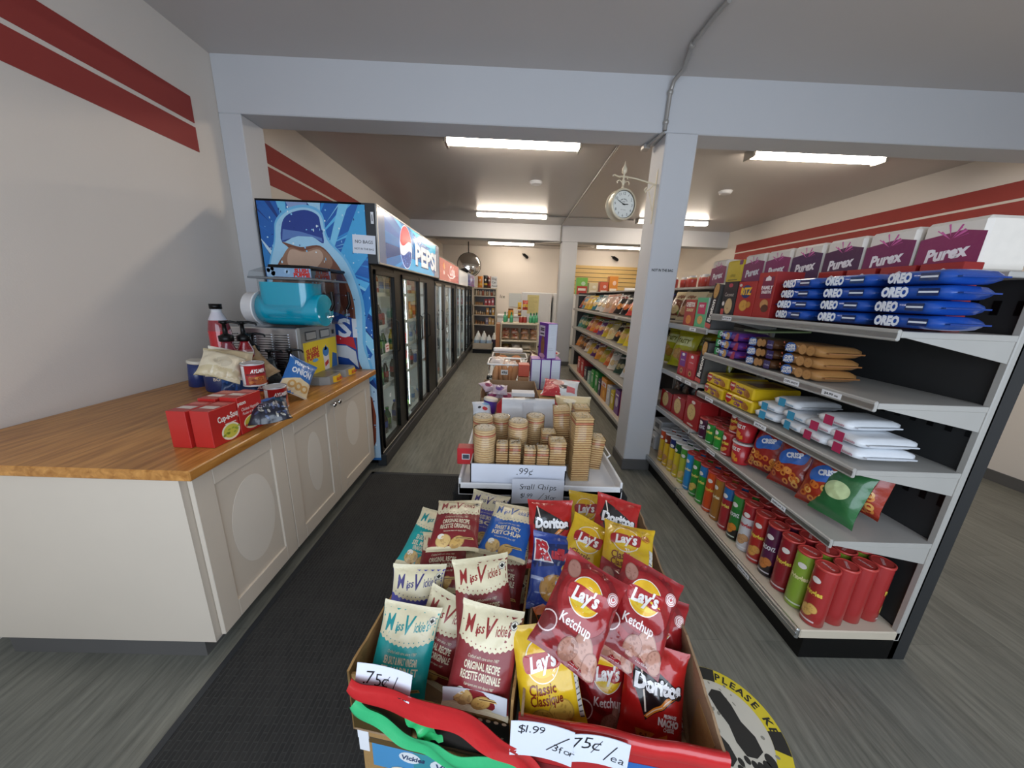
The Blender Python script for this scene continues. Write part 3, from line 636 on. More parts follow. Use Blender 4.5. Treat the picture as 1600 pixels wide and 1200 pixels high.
# convex mirror above the last coolers
p = at_y(733, 414, 10.1); t = thing('convex_mirror', 'round convex security mirror hanging behind the farthest cooler sign', 'mirror', p, (R(85), 0, R(12)))
q = MB(); q.lathe([(.33*math.sin(a), .13*math.cos(a)) for a in np.linspace(PI/2, .02, 12)], 32, 'chrome', cap=False); q.build('mirror_dome', t)
q = MB(); q.tube([(.33*math.cos(a), .33*math.sin(a), 0) for a in np.linspace(0, 2*PI, 33)], .012, 8, 'black'); q.build('rim', t)
q = MB(); q.tube([(0, 0, 0), (0, 0, -.12), (0, .82, -.2)], .015, 8, 'black'); q.lathe([(.325, 0), (.325, .004)], 24, 'black'); q.build('bracket', t)

# ================================================================== counter
CZ = .88
t = thing('counter_cabinet', 'white shaker counter cabinet with three doors along the left', 'cabinet', (0, 0, 0))
q = MB(); q.box(-2.05, 1.06, .10, -1.14, 2.665, .84, 'cab'); q.box(-2.0, 1.08, 0, -1.21, 2.65, .10, 'kick'); q.build('carcass', t)
SE = [(1.085, 1.575), (1.58, 2.075), (2.08, 2.66)]
for i, (a, c) in enumerate(SE):
    q = MB(); X = -1.12; w_ = .085
    q.box(-1.138, a, .11, X, a+w_, .835, 'cab', bev=.002); q.box(-1.138, c-w_, .11, X, c, .835, 'cab', bev=.002)
    q.box(-1.138, a+w_, .11, X, c-w_, .11+w_, 'cab', bev=.002); q.box(-1.138, a+w_, .835-w_, X, c-w_, .835, 'cab', bev=.002); q.box(-1.138, a+w_, .11+w_, X-.009, c-w_, .835-w_, 'cab')
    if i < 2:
        q.lathe([(1, 0), (1, .0012)], 40, 'paleoval', T=Matrix.Translation((X-.009, (a+c)/2+.01, .48+.02*i)) @ Matrix.Rotation(R(90), 4, 'Y') @ Matrix.Diagonal((.21 if i == 0 else .19, .125 if i == 0 else .07, 1, 1)))
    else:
        q.lathe([(1, 0), (1, .0012)], 40, 'paleoval', T=Matrix.Translation((X-.009, (a+c)/2-.03, .55)) @ Matrix.Rotation(R(90), 4, 'Y') @ Matrix.Diagonal((.17, .10, 1, 1)))
    d = q.build('door', t)
    if i > 0:
        y = (c-.03) if i == 1 else (a+.03)
        k = MB(); k.lathe([(.006, 0), (.006, .016), (.014, .02), (.016, .03), (.008, .036)], 14, 'chrome', T=Matrix.Translation((X, y, .79)) @ Matrix.Rotation(R(90), 4, 'Y')); k.build('knob', d)
q = MB(); q.box(-2.125, 1.04, .84, -1.076, 2.695, CZ, 'oak', bev=.004); o = q.build('worktop')
tag(o, 'long oak worktop on the white counter cabinet', 'worktop')

# slush machine
t = thing('slush_machine', 'stainless slush machine with a bowl of bright blue slush', 'slush machine', (0, 0, CZ))
Z = lambda z: z-CZ
q = MB(); q.box(-1.88, 2.15, .02, -1.345, 2.6, Z(1.25), 'steel', bev=.006)
for sx in (-1.82, -1.42):
    for sy in (2.2, 2.55): q.lathe([(.02, 0), (.02, .021)], 12, 'black', T=Matrix.Translation((sx, sy, 0)))
q.build('body', t)
q = MB()
for c4 in range(4):
    for r in range(19):
        x = -1.80+c4*.105; z = .045+r*.0155; q.box(x, 2.144, z, x+.085, 2.1505, z+.0045, 'black'); q.box(x, 2.142, z+.0045, x+.085, 2.1505, z+.008, 'steel')
q.build('side_louvres', t)
q = MB(); q.box(-1.3455, 2.15, .025, -1.325, 2.6, Z(1.255), 'plastic', '85837d', bev=.003)
q.box(-1.325, 2.17, .04, -1.322, 2.58, Z(1.155), 'ink', 'e0c52a')
D = [text('SLUSH', -.115, .07, .035, 'b8322a', 1, bold=.05, rot=R(6)), text('PUPPIE', -.11, .03, .035, 'b8322a', 1, bold=.05, rot=R(6)), ell(-.09, .0, .035, .012, '6ba6d6', 1, 16)]
D += [poly([(.01, .03), (.09, .03), (.08, -.10), (.02, -.10)], 'd6d2d0', 1), ell(.05, .04, .042, .035, '3a78b8', 1.2, 20), poly([(.03, .05), (.07, .05), (.055, .09)], '3a78b8', 1.2), poly([(.025, -.04), (.075, -.02), (.075, -.05), (.025, -.07)], 'b8322a', 1.4), poly([(.11, -.11), (.2, -.11), (.2, .0), (.14, .02)], '2f5f9c', 1)]
put(q, D, plane((-1.322, 2.375, .145), (0, 1, 0), (0, 0, 1)), lift=.0004)
for a in (2.2, 2.37): q.box(-1.3255, a, Z(1.165), -1.321, a+.13, Z(1.225), 'plastic', '3c3b39', bev=.002); q.box(-1.322, a+.01, Z(1.172), -1.319, a+.12, Z(1.218), 'plastic', '9a9892', bev=.002)
q.box(-1.325, 2.54, Z(1.18), -1.318, 2.56, Z(1.21), 'black'); q.build('front_panel', t)
for k in range(2):
    ya = 2.16+k*.225; tr = MB(); tr.prism([(-1.325, ya), (-1.24, ya), (-1.185, ya+.03), (-1.17, ya+.10), (-1.185, ya+.175), (-1.24, ya+.205), (-1.325, ya+.205)], 0, .055, 'plastic', '8b8a86'); tr.box(-1.31, ya+.015, .0545, -1.2, ya+.19, .0565, 'plastic', '63625e')
    tr.prism([(-1.19, ya+.045), (-1.164, ya+.075), (-1.16, ya+.13), (-1.19, ya+.17)], .008, .050, 'plastic', 'e0b428')
    d = tr.build('drip_tray', t)
    put_mb = MB(); put(put_mb, [text('SLUSH', 0, 0, .018, 'b8322a', 1, bold=.05)], plane((-1.1585, ya+.105, .03), (.0, 1, 0), (0, 0, 1)), 'ink'); put_mb.build('tray_lettering', d)
def rrect(x0, x1, y0, y1, r, n=6):
    o = []
    for cx_, cy_, a in ((x1-r, y0+r, -PI/2), (x1-r, y1-r, 0), (x0+r, y1-r, PI/2), (x0+r, y0+r, PI)):
        o += [(cx_+r*math.cos(a+PI/2*k/n), cy_+r*math.sin(a+PI/2*k/n)) for k in range(n+1)]
    return o
def hopper(y0, y1, m, x0, x1, z0, z1, mb, r, cap=True):
    lv = [(z0-.05, rrect(x0+.02, x1-.02, y0+.01, y1-.01, .06)), (z0+.02, rrect(x0, x1, y0, y1, .07)), (z1, rrect(x0, x1, y0, y1, .07))]
    n = len(lv[0][1]); mb.add([(x, y, z) for z, L_ in lv for x, y in L_], [(j*n+i, j*n+(i+1) % n, (j+1)*n+(i+1) % n, (j+1)*n+i) for j in range(2) for i in range(n)], m, smooth=True)
    if cap: mb.add([(x, y, z1) for x, y in lv[2][1]], [tuple(range(n))], m)
for k in range(2):
    y0, y1 = 2.155+k*.23, 2.36+k*.23; yc = (y0+y1)/2; zc = Z(1.365)
    q = MB()
    if k == 0:
        hopper(y0, y1, 'slush', -1.575, -1.245, zc, Z(1.53), q, .1)
        q.lathe([(.102, 0), (.104, .05), (.102, .37), (.1, .385)], 28, 'slush', T=Matrix.Translation((-1.59, yc, zc)) @ Matrix.Rotation(R(90), 4, 'Y'))
        q.build('slush', t)
    q = MB(); hopper(y0-.004, y1+.004, 'clear', -1.582, -1.238, zc, Z(1.565), q, .107, False)
    q.lathe([(.107, 0), (.108, .397)], 28, 'clear', T=Matrix.Translation((-1.60, yc, zc)) @ Matrix.Rotation(R(90), 4, 'Y'), cap=False); q.build('bowl', t)
    q = MB(); q.lathe([(.085, 0), (.1, .01), (.1, .07), (.108, .075), (.108, .085)], 24, 'white', T=Matrix.Translation((-1.69, yc, zc)) @ Matrix.Rotation(R(90), 4, 'Y')); q.build('rear_hub', t)
    q = MB()
    lid = [(-1.60, Z(1.55)), (-1.585, Z(1.59)), (-1.49, Z(1.62)), (-1.25, Z(1.625)), (-1.21, Z(1.605)), (-1.205, Z(1.555))]
    q.add([(x, y, z) for y in (y0-.008, y1+.008) for x, z in lid], [tuple(reversed(range(6))), tuple(range(6, 12))]+[(i, (i+1) % 6, 6+(i+1) % 6, 6+i) for i in range(6)], 'clear')
    q.box(-1.601, y0-.009, Z(1.548), -1.203, y1+.009, Z(1.56), 'plastic', '6c7074', bev=.002)
    q.box(-1.47, y0-.01, Z(1.613), -1.215, y1+.01, Z(1.633), 'black', bev=.006)
    l_ = q.build('lid', t)
    q = MB(); q.box(-1.475, y0-.0115, Z(1.563), -1.21, y0-.009, Z(1.615), 'ink', '7fa0bf'); D = [ell(-.10+rnd.uniform(-.03, .1), rnd.uniform(-.02, .02), .012, .012, '93b2cd', .6, 14) for _ in range(12)]
    D += [text('SLUSH', .078, .0125, .021, 'b8281f', 1, bold=.07), text('PUPPIE', .078, -.0125, .021, 'b8281f', 1, bold=.07, width=.1)]
    put(q, clip(D, -.132, -.026, .132, .026), plane((-1.3425, y0-.0115, Z(1.589)), (1, 0, 0), (0, 0, 1))); q.build('lid_label', l_)
    q = MB(); q.tube([(-1.20, yc, zc-.03), (-1.165, yc, zc-.03)], .02, 12, 'clear'); q.tube([(-1.175, yc, zc+.01), (-1.175, yc, zc-.09)], .011, 10, 'clear')
    q.tube([(-1.17, yc, zc+.0), (-1.15, yc, zc+.04), (-1.155, yc, zc+.12)], .011, 8, 'black'); q.tube([(-1.175, yc-.03, zc-.04), (-1.175, yc+.03, zc-.04)], .008, 8, 'chrome'); q.build('tap', t)
# ================================================================== packaging builders
def noise1(x, y, z): return noise.noise(Vector((x, y, z)))
def bag_surface(w, h, t, seed, cr=1.0, bend=0, twist=0):
    """front (+1) and back (-1) of a pillow bag standing on its bottom seal, front towards -y"""
    def f(x, y, lift=0, side=1):
        a = min(1, abs(x)/(w/2)); b = min(1, abs(y)/(h/2))
        B = max(0, 1-(b/.9)**2.6)**.62 if b < .9 else 0; A = max(0, 1-a**2.4)**.6
        X = x*(1-.10*B-.02*b); Y = y*(1-.03*A)
        z = t/2*A*B
        n1 = noise1(x*16+seed, y*16-seed, side*3.1+seed); n2 = noise1(x*38-seed, y*38+seed, side*7.7)
        z += cr*((.5-abs(n1))*.011-.003)*(.35+.65*B)*(1 if b < .88 else .3)+cr*n2*.002
        e = math.exp(-max(0, .9-b)*7); z += cr*e*.0035*math.sin(x*2*PI/(w*.17)+seed*3+(2 if y > 0 else 0))*(1-.4*a)*(B*.8+.25)
        z = max(z, .0004) if side > 0 or True else z
        yy = -(z+lift)*side
        yy += bend*(y/h)**2+twist*(x/w)*(y/h)+cr*.004*math.sin(x*30/w*.15+seed)*(b > .9)
        return Vector((X, yy, Y+h/2))
    return f
def bag_mb(w, h, t, seed, cf, D, seal=None, top=None, m='film', nx=22, ny=28, cr=1.0, bend=0, twist=0, back=None, maxe=.012, zig=True):
    q = MB(); f = bag_surface(w, h, t, seed, cr, bend, twist); back = back or cf
    for side in (1, -1):
        ys = [-h/2+h*j/ny for j in range(ny+1)]; vs = [f(-w/2+w*i/nx, y, 0, side) for y in ys for i in range(nx+1)]; o = None
        for j in range(ny):
            b = abs((ys[j]+ys[j+1])/2)/(h/2); c = (seal or cf) if (b > .9) else (cf if side > 0 else back)
            if side > 0 and top and b > .9 and ys[j] > 0: c = top
            fs = [(j*(nx+1)+i, j*(nx+1)+i+1, (j+1)*(nx+1)+i+1, (j+1)*(nx+1)+i) for i in range(nx)]
            if side < 0: fs = [tuple(reversed(k)) for k in fs]
            if o is None:
                o = len(q.v); q.v.extend(tuple(p) for p in vs)
            km = q.mi(m)
            for k in fs: q.f.append(tuple(i+o for i in k)); q.c.append(lin(c)); q.m.append(km); q.sm.append(True)
    if D: put(q, clip(D, -w/2*.985, -h/2, w/2*.985, h/2), lambda x, y, l: f(x, y, l, 1), m, lift=.0005, maxe=maxe)
    if zig:
        for s in (-1, 1):
            for k in range(3): put(q, [rect(-w/2*.98, s*h/2*(.93+.022*k), w/2*.98, s*h/2*(.936+.022*k), mixc(seal or cf, '000000', .18), 2)], lambda x, y, l: f(x, y, l, 1), m, lift=.0003, maxe=.02)
    return q
def mixc(a, b, k):
    a = lin(a); b = lin(b); return tuple(x*(1-k)+y*k for x, y in zip(a, b))
def box_mb(d, wd, h, col, D=None, side=None, topc=None, m='carton', bev=.0015, sideD=None, topD=None):
    """carton: front face at x=0 towards -x, width along y, standing on z=0"""
    q = MB(); q.box(0, -wd/2, 0, d, wd/2, h, m, col, bev=bev)
    if side: q.box(.001, -wd/2-.0006, .001, d-.001, -wd/2, h-.001, m, side)
    if topc: q.box(.001, -wd/2+.001, h, d-.001, wd/2-.001, h+.0006, m, topc)
    if D: put(q, clip(D, -wd/2, -h/2, wd/2, h/2), plane((0, 0, h/2), (0, -1, 0), (0, 0, 1)), m, lift=.0005)
    if sideD: put(q, clip(sideD, -d/2, -h/2, d/2, h/2), plane((d/2, -wd/2-.0007, h/2), (1, 0, 0), (0, 0, 1)), m, lift=.0005)
    if topD: put(q, clip(topD, -wd/2, -d/2, wd/2, d/2), plane((d/2, 0, h+.0007), (0, -1, 0), (1, 0, 0)), m, lift=.0005)
    return q
def flow_mb(d, wd, h, col, D=None, m='film', endc=None):
    """flow-wrapped biscuit pack lying along y with crimped ends, front towards -x"""
    q = MB(); n = 14; ny = 12; L = []
    for j in range(ny+1):
        y = -wd/2+wd*j/ny; e = min(1, min(j, ny-j)/1.6); e = e**.5
        for k in range(n):
            a = 2*PI*k/n; c, s = math.cos(a), math.sin(a); p = 4
            r = (abs(c)**p+abs(s)**p)**(-1/p); L.append((d/2+c*r*d/2*(.75+.25*e), y, h/2+s*r*h/2*(.08+.92*e)))
    fs = [(j*n+k, (j+1)*n+k, (j+1)*n+(k+1) % n, j*n+(k+1) % n) for j in range(ny) for k in range(n)]
    q.add(L, fs, m, col, True)
    for j, s in ((0, -1), (ny, 1)):
        y = s*wd/2; q.box(d*.1, y, h*.42, d*.9, y+s*.012, h*.52, m, endc or col)
    if D: put(q, clip(D, -wd*.44, -h*.44, wd*.44, h*.44), lambda x, y, l: Vector((-.0012-l, -x, h/2+y)), m, lift=.0005)
    return q
GR = 'products on the right hand shelves'
def place(o, x, y, z, label, cat, group=None, rot=(0, 0, 0)):
    o.location = (x, y, z); o.rotation_euler = rot; return tag(o, label, cat, group)
def again(o, x, y, z, label, cat=None, rot=None):
    c = dup(o, (x, y, z), rot, label); return c
def chip_oval(x, y, rx, ry, col, l=3, rot=0, edge=None):
    o = [ell(x, y, rx, ry, edge or mixc(col, '5a2a10', .35), l, 18, rot), ell(x, y, rx*.9, ry*.9, col, l+.3, 18, rot)]
    for k in range(5): o.append(ell(x+rnd.uniform(-.5, .5)*rx, y+rnd.uniform(-.5, .5)*ry, rx*.14, ry*.09, mixc(col, '6a3010', .3), l+.6, 7, rnd.uniform(0, 3)))
    return o

# ================================================================== right hand shelving
GX = 1.33; GB = 1.78
def gondola(label, y0, y1, deck, shelves, x0=GX, xb=GB, top=1.62, dz=.02, tags=()):
    t = thing('shelving_unit', label, 'shelving', (0, 0, 0), group='shelving units in the right aisle')
    q = MB(); q.box(xb-.03, y0, .0, xb, y1, top, 'shelfdark'); q.box(xb, y0, 0, xb+.03, y1, top, 'shelfdark')
    for k in range(int((y1-y0)/.06)):
        for z in (.75, 1.05, 1.5): q.box(xb-.033, y0+.03+k*.06, z, xb-.0295, y0+.05+k*.06, z+.05, 'black')
    q.build('back_panel', t)
    for y in (y0+.012, y1-.012): q = MB(); q.box(xb-.05, y-.012, 0, xb-.02, y+.012, top+.01, 'shelf', bev=.003); q.build('upright', t)
    q = MB(); q.box(x0+.0, y0, 0, xb-.03, y1, deck-.045, 'black'); q.box(x0-.02, y0, deck-.045, xb-.03, y1, deck, 'deck', bev=.004); q.build('base_deck', t)
    q = MB(); q.box(x0-.038, y0, deck-.05, x0-.02, y1, deck+.004, 'alu', bev=.006); q.box(x0-.0405, y0, deck-.030, x0-.037, y1, deck-.018, 'steel'); q.build('kick_rail', t)
    for i, z in enumerate(shelves):
        q = MB(); q.box(x0, y0+.004, z-.022, xb-.03, y1-.004, z, 'shelf', bev=.002)
        for y in (y0+.006, y1-.012): q.add([(x0+.01, y, z-.02), (xb-.04, y, z-.02), (xb-.04, y, z-.1), (x0+.01, y+.006, z-.02), (xb-.04, y+.006, z-.02), (xb-.04, y+.006, z-.1)], [(0, 1, 2), (5, 4, 3), (0, 2, 5, 3)], 'shelf')
        s = q.build('shelf', t)
        q = MB(); q.box(x0-.014, y0+.004, z-.034, x0, y1-.004, z+.006, 'shelf', bev=.004); q.box(x0-.0155, y0+.006, z-.024, x0-.0135, y1-.006, z-.006, 'alu'); q.build('price_rail', s)
    q = MB(); q.box(xb-.17, y0, top, xb+.30, y1, top+.02, 'shelf', bev=.003); q.build('top_shelf', t)
    for (y, z, txt, base) in tags:
        q = MB(); X = x0-.0165-(.025 if base else 0); q.box(X, y-.042, z-.026, X+.0012, y+.042, z-.004, 'paper')
        put(q, [text(txt, 0, 0, .009, '222222', 1, bold=.02, width=min(.075, .0075*len(txt)))], plane((X, y, z-.015), (0, -1, 0), (0, 0, 1)), lift=.0005); q.build('price_tag', t)
    return t
SA = [.60, .915, 1.18, 1.435]; SB = [.62, .955, 1.335]; SC = [.55, .945, 1.31]
gondola('nearest shelving unit at right with five stocked levels', 1.13, 2.235, .15, SA, tags=[(1.47, .145, 'PRINGLES $4.99 / 2for', True), (1.96, .60, 'Pringles $3.99', False), (1.40, .60, 'CRISPERS $4.99 . 2for', False), (2.08, .915, '$4.99 ea', False), (1.62, .915, '$4.79 ea', False), (1.50, 1.18, 'CHIPS AHOY!', False), (1.30, 1.18, '$4.99 ea', False), (2.06, 1.435, 'RITZ $4.99', False)])
gondola('middle shelving unit half hidden behind the near pillar', 2.245, 3.36, .15, SB, tags=[(2.42, 1.335, '$3.99', False), (2.50, .955, '$4.49 ea', False), (2.36, .955, '$4.99', False)])
gondola('long shelving unit of leaning chip bags past the near pillar', 3.37, 7.1, .14, SC, tags=[(4.2, 1.31, '$4.99', False), (5.3, .945, '$4.99', False)])

# chip cans
def can_tube(name, body, band, word, wc, label, food=None, lid='c0453f', mini=False, group='tall chip cans on the lowest shelf', topc=None):
    r, h = (.041, .285) if not mini else (.041, .139)
    t = thing(name, label, 'chip can', group=group)
    q = MB(); q.lathe([(r-.003, 0), (r, .003), (r, h*.25), (r, h*.72), (r, h-.006), (r-.002, h)], 28, 'metalprint', cols=[body, band or body, body, topc or body, 'b8b8b8'])
    cyl = lambda x, y, l: Vector((-(r+.0004+l)*math.cos(x/r), -(r+.0004+l)*math.sin(x/r), h/2+y))
    D = []
    if food: D += chip_oval(-.005, -h*.26, .024, h*.10, food, 1)+chip_oval(.014, -h*.20, .018, h*.08, food, 2, .5)
    if word: D += [text(word, 0, h*.07, .022, wc, 3, bold=.04, width=.068, rot=R(6))]
    D += [ell(0, h*.29, .017, .014, 'efe8e0', 2, 18), line([(-.03, -h*.42), (.03, -h*.42)], .008, mixc(body, 'ffffff', .5), 1)]
    put(q, D, cyl, 'metalprint', lift=.0003, maxe=.012); q.build('tube', t)
    q = MB(); q.lathe([(r+.001, h-.006), (r+.0025, h-.004), (r+.0025, h+.004), (r-.004, h+.006), (r-.005, h+.003)], 28, 'plastic', lid); 
    if lid[0] in 'bc': put(q, [text('PRINGLES', 0, 0, .010, 'e8b8b4', 1, bold=.04, width=.05)], plane((0, 0, h+.0032), (0, -1, 0), (1, 0, 0)), 'plastic', lift=.0006)
    q.build('lid', t); return t
CT = [('tall yellow and orange', 'd9b02a', None, None, '', 'd8a05a', 'd8d8d8', 'c84a20'), ('red-brown and yellow', 'e0b52c', None, None, '', 'c08858', 'd8d8d8', '7a2a1a'), ('yellow with navy band', 'e3c325', None, None, '', 'd8b060', 'd8dade', '1f2a66'),
      ('yellow and dark green', 'd8c02e', None, None, '', 'd8b060', 'dcdcdc', '1f5a2e'), ('pale yellow green', 'b8bf3c', None, None, '', 'e3c070', 'e0e0de', '4f9a38'), ('light blue', '2f8fd0', None, 'Pringles', 'f2e8b0', None, 'c0453f', None),
      ('leaf green', '2f8f37', None, 'Pringles', 'f0e070', 'e0c060', 'c0453f', None), ('green with blue top', '2f9a35', None, 'Pringles', 'f0e070', None, 'c0453f', '2f78b8'), ('bright orange', 'd8511f', None, 'Pringles', 'f6d050', None, 'c0453f', None),
      ('golden brown', 'a8702c', None, 'Pringles', 'f6e8c0', None, 'c0453f', None), ('red with blue top', 'a82a30', None, 'Pringles', 'f0d060', None, 'c0453f', '2f6aa8'), ('black and green', '2c7a34', '141414', 'GROOVZ', 'e8e8e8', 'e08a30', 'c0453f', '3a8a3a'),
      ('white and red', 'd8d8da', None, 'Pringles', 'c03038', 'd0a070', 'c0453f', 'a82830'), ('scarlet', 'b52a26', None, 'Pringles', 'f0d050', 'e0a050', 'c0453f', None), ('black and purple', '5a1f45', '16101a', 'GROOVZ', 'e8e8e8', 'd08040', 'c0453f', '5a2040'),
      ('deep crimson', '93202a', None, 'Pringles', 'f0d050', None, 'c0453f', None), ('lime', '8fae3a', None, 'Pringles', 'f0e8b0', None, 'c0453f', None), ('crimson and gold', 'a32a2a', None, 'Pringles', 'f0d050', 'e0b060', 'c0453f', None)]
cy0 = 2.70
for i, (nm, c, bd, wd_, wc, fd, lid, tp) in enumerate(CT):
    y = cy0-i*.0895; t = can_tube('chip_can', c, bd, wd_, wc, f'{nm} chip can, {ORD[i]} from the pillar, front row of lowest shelf', fd, lid, topc=tp); t.location = (1.392, y, .152); t.rotation_euler = (0, 0, R(rnd.uniform(2, 28)))
    for r_ in range(1, 4): dup(t, (1.392+r_*.092, y+rnd.uniform(-.0008, .0008)+r_*.012, .152), (0, 0, rnd.uniform(0, 6)), f'{nm} chip can, {ORD[i]} from the pillar, {ORD[r_]} row of lowest shelf')
# level two of the near unit
GL2 = 'small chip cans on the second shelf'
c2 = [('dark purple', '4a1a36', 'GROOVZ', 'e0d8e0', 2.165, 1), ('green', '2f8c36', 'Pringles', 'f0e070', 2.075, 1), ('bright green', '33983a', 'Pringles', 'f0e070', 1.985, 1)]
for nm, c, wd_, wc, y, n in c2:
    t = can_tube('small_chip_can', c, None, wd_, wc, f'short {nm} chip can at the left end of the second shelf', None, 'b84a46', True, GL2); t.location = (1.385, y, .602)
    for r_ in (1, 2): dup(t, (1.385+.09*r_, y, .602), (0, 0, R(20)), f'short {nm} chip can in {ORD[r_]} row on the second shelf')
t = can_tube('small_chip_can', 'ab2426', None, 'Pringles', 'f0d050', 'short red chip can supporting another beside the cheese cups', 'e0a050', 'b84a46', True, GL2); t.location = (1.385, 1.905, .602)
dup(t, (1.405, 1.895, .749), (0, 0, R(10)), 'short red chip can on top of another beside the cheese cups'); dup(t, (1.49, 1.90, .602), (0, 0, .6), 'short red chip can behind the stacked pair on second shelf'); dup(t, (1.50, 1.79, .602), (0, 0, .6), 'short red chip can behind the cheese cups')
def cup(label, loc):
    t = thing('snack_cup', label, 'snack cup', loc, group='red snack cups on the second shelf')
    q = MB(); r0, r1, h = .043, .053, .125
    q.lathe([(r0, 0), (r0+.001, .004), (r1, h)], 28, 'metalprint', 'b3232a')
    f = lambda x, y, l: Vector((-(r0+(r1-r0)*(y+h/2)/h+.0006+l)*math.cos(x/.05), -(r0+(r1-r0)*(y+h/2)/h+.0006+l)*math.sin(x/.05), h/2+y))
    put(q, [text('CHEEZ IT', 0, .028, .02, 'f2ece4', 1, bold=.05, width=.075), poly([(-.028, -.03), (.008, -.045), (.02, -.01), (-.015, .006)], 'e69a3c', 1), poly([(.012, -.05), (.034, -.045), (.03, -.022), (.012, -.028)], 'e0902e', 1.3)], f, 'metalprint', lift=.0005, maxe=.012)
    q.build('cup', t); q = MB(); q.lathe([(r1+.001, h-.004), (r1+.003, h), (r1+.003, h+.006), (r1-.006, h+.008), (r1-.008, h+.005)], 28, 'plastic', 'c9c6c4'); q.build('lid', t); return t
cup('red cheese cracker cup, lower of the stacked pair', (1.39, 1.80, .602)); cup('red cheese cracker cup stacked on top of another', (1.395, 1.805, .738))
def ring_bag(seed, hue='9a2320'):
    D = [poly(smooth([(-.07, .03), (-.02, .075), (.03, .06), (.06, .09), (.055, .02), (.0, .0), (-.05, -.015)], 4), '2a63b5', 2), text('CRISP', .0, .045, .024, 'e8e8ee', 3, bold=.06, rot=R(18), width=.08)]
    g = random.Random(seed)
    for k in range(16): x, y = g.uniform(-.075, .075), g.uniform(-.115, -.02); D.append(ring(x, y, .007, .016, g.choice(['d98a3c', 'c86a28', 'e0a858']), 2+.1*k, 12))
    return bag_mb(.20, .262, .10, seed, hue, D, mixc(hue, '000000', .3), m='film', nx=18, ny=22)
for i, (y, h) in enumerate(((1.70, '97221f'), (1.545, '962a1e'), (1.41, 'a0301c'))):
    o = ring_bag(20+i, h).build('snack_bag'); place(o, 1.40, y, .624, ['red ring snack bag beside the cheese cups', 'red ring snack bag with blue splash, second from the cheese cups', 'orange red ring snack bag, third from the cheese cups'][i], 'snack bag', 'ring snack bags on the second shelf', (R(-14), 0, R(-90+18)))
    dup(o, (1.58, y-.02, .624), (R(-12), 0, R(-80)), ['red ring snack bag at the back of the second shelf beside the cheese cups', 'second ring snack bag at the back of the second shelf', 'third ring snack bag at the back of the second shelf'][i])
o = bag_mb(.18, .26, .08, 31, '2f6a3c', [ell(0, 0, .05, .04, 'c8d8a0', 2)], m='film', nx=14, ny=18).build('snack_bag'); place(o, 1.41, 1.255, .625, 'dark green snack bag at the near end of the second shelf', 'snack bag', GR, (R(-16), 0, R(-80)))
# level three: yellow cookie packs and white packs
Dy = [poly([(-.115, .03), (-.06, .03), (-.06, -.005), (-.0875, -.03), (-.115, -.005)], 'b4232b', 1), text('DARE', -.0875, .012, .012, 'f4f0e8', 2, bold=.05), text('Chocolat', -.005, .014, .018, '7a2a7a', 1, bold=.05, shear=.3), text('Chip', -.005, -.012, .02, '7a2a7a', 1, bold=.05, shear=.3)]+chip_oval(.055, -.005, .024, .022, 'b5793a', 1)+chip_oval(.075, -.012, .018, .018, 'a8692e', 2)
ypk = None
for i, (y, z, lb) in enumerate(((2.105, .917, 'yellow cookie pack at far end, lower of the left pair'), (2.10, .989, 'yellow cookie pack at far end, top of the left pair'), (1.875, .917, 'yellow cookie pack, lower of the right pair'), (1.87, .989, 'yellow cookie pack, top of the right pair'))):
    if not ypk: ypk = box_mb(.26, .215, .068, 'dcb81c', xf(Dy, .9), m='film', bev=.008, topD=[poly([(-.04, -.08), (.06, -.08), (.06, .08), (-.04, .08)], '8c5a2a', 1), rect(.07, -.12, .1, .12, 'efd24a', 1)]).build('cookie_pack'); o = ypk
    else: o = dup(ypk)
    place(o, 1.345+.012*(i % 2), y, z, lb, 'cookie pack', 'yellow cookie packs on the third shelf', (0, 0, R((-3, 2, 4, -2)[i])))
for j, (acc, nm) in enumerate((('3f9ac0', 'blue'), ('b8305a', 'pink'))):
    wpk = None
    for i in range(5):
        y = (1.70, 1.58)[i % 2]-j*.24+.0; z = .917+(i//2)*.047
        if i == 4: y -= .06
        if not wpk: wpk = flow_mb(.24, .15, .045, 'dfe2e6', [rect(-.03, -.03, .01, .03, acc, 1), text('biscuits', .035, .0, .01, acc, 1)], endc='c8ccd2', m='satin').build('biscuit_sleeve'); o = wpk
        else: o = dup(wpk)
        place(o, 1.352+.004*i, y, z, f'white biscuit sleeve with {nm} print, {ORD[i]} of its pile on the third shelf', 'biscuit pack', f'white biscuit sleeves with {nm} print', (0, 0, R(rnd.uniform(-8, 8))))
# level four: cookie packs in stacks of three
def stack3(name, mbf, y, z0, hh, x, labels, group, jig=.006):
    p = None
    for i in range(3):
        o = mbf().build(name) if p is None else dup(p); p = p or o
        place(o, x+rnd.uniform(0, jig), y+rnd.uniform(-jig, jig), z0+i*(hh+.0015), labels[i], 'cookie pack', group, (0, 0, R(rnd.uniform(-2, 2))))
Dp = [poly([(-.12, -.03), (-.075, -.03), (-.05, .03), (-.12, .03)], '2a8f4c', 1), poly([(-.05, -.03), (.02, -.03), (.045, .03), (-.03, .03)], '3a6ac0', .8), text('Oreo', -.045, .006, .026, 'd8e0f0', 2, bold=.05, shear=.2)]+chip_oval(.0, -.002, .024, .024, 'c89a60', 1)+[poly([(.06, -.03), (.12, -.03), (.12, .03), (.09, .03)], 'a82a50', 1)]
stack3('cookie_pack', lambda: flow_mb(.20, .24, .052, '6a3a94', Dp, endc='b03058'), 2.075, 1.182, .052, 1.348, [f'rainbow purple cookie pack, {s} of three at far end of the fourth shelf' for s in ('bottom', 'middle', 'top')], 'rainbow cookie packs')
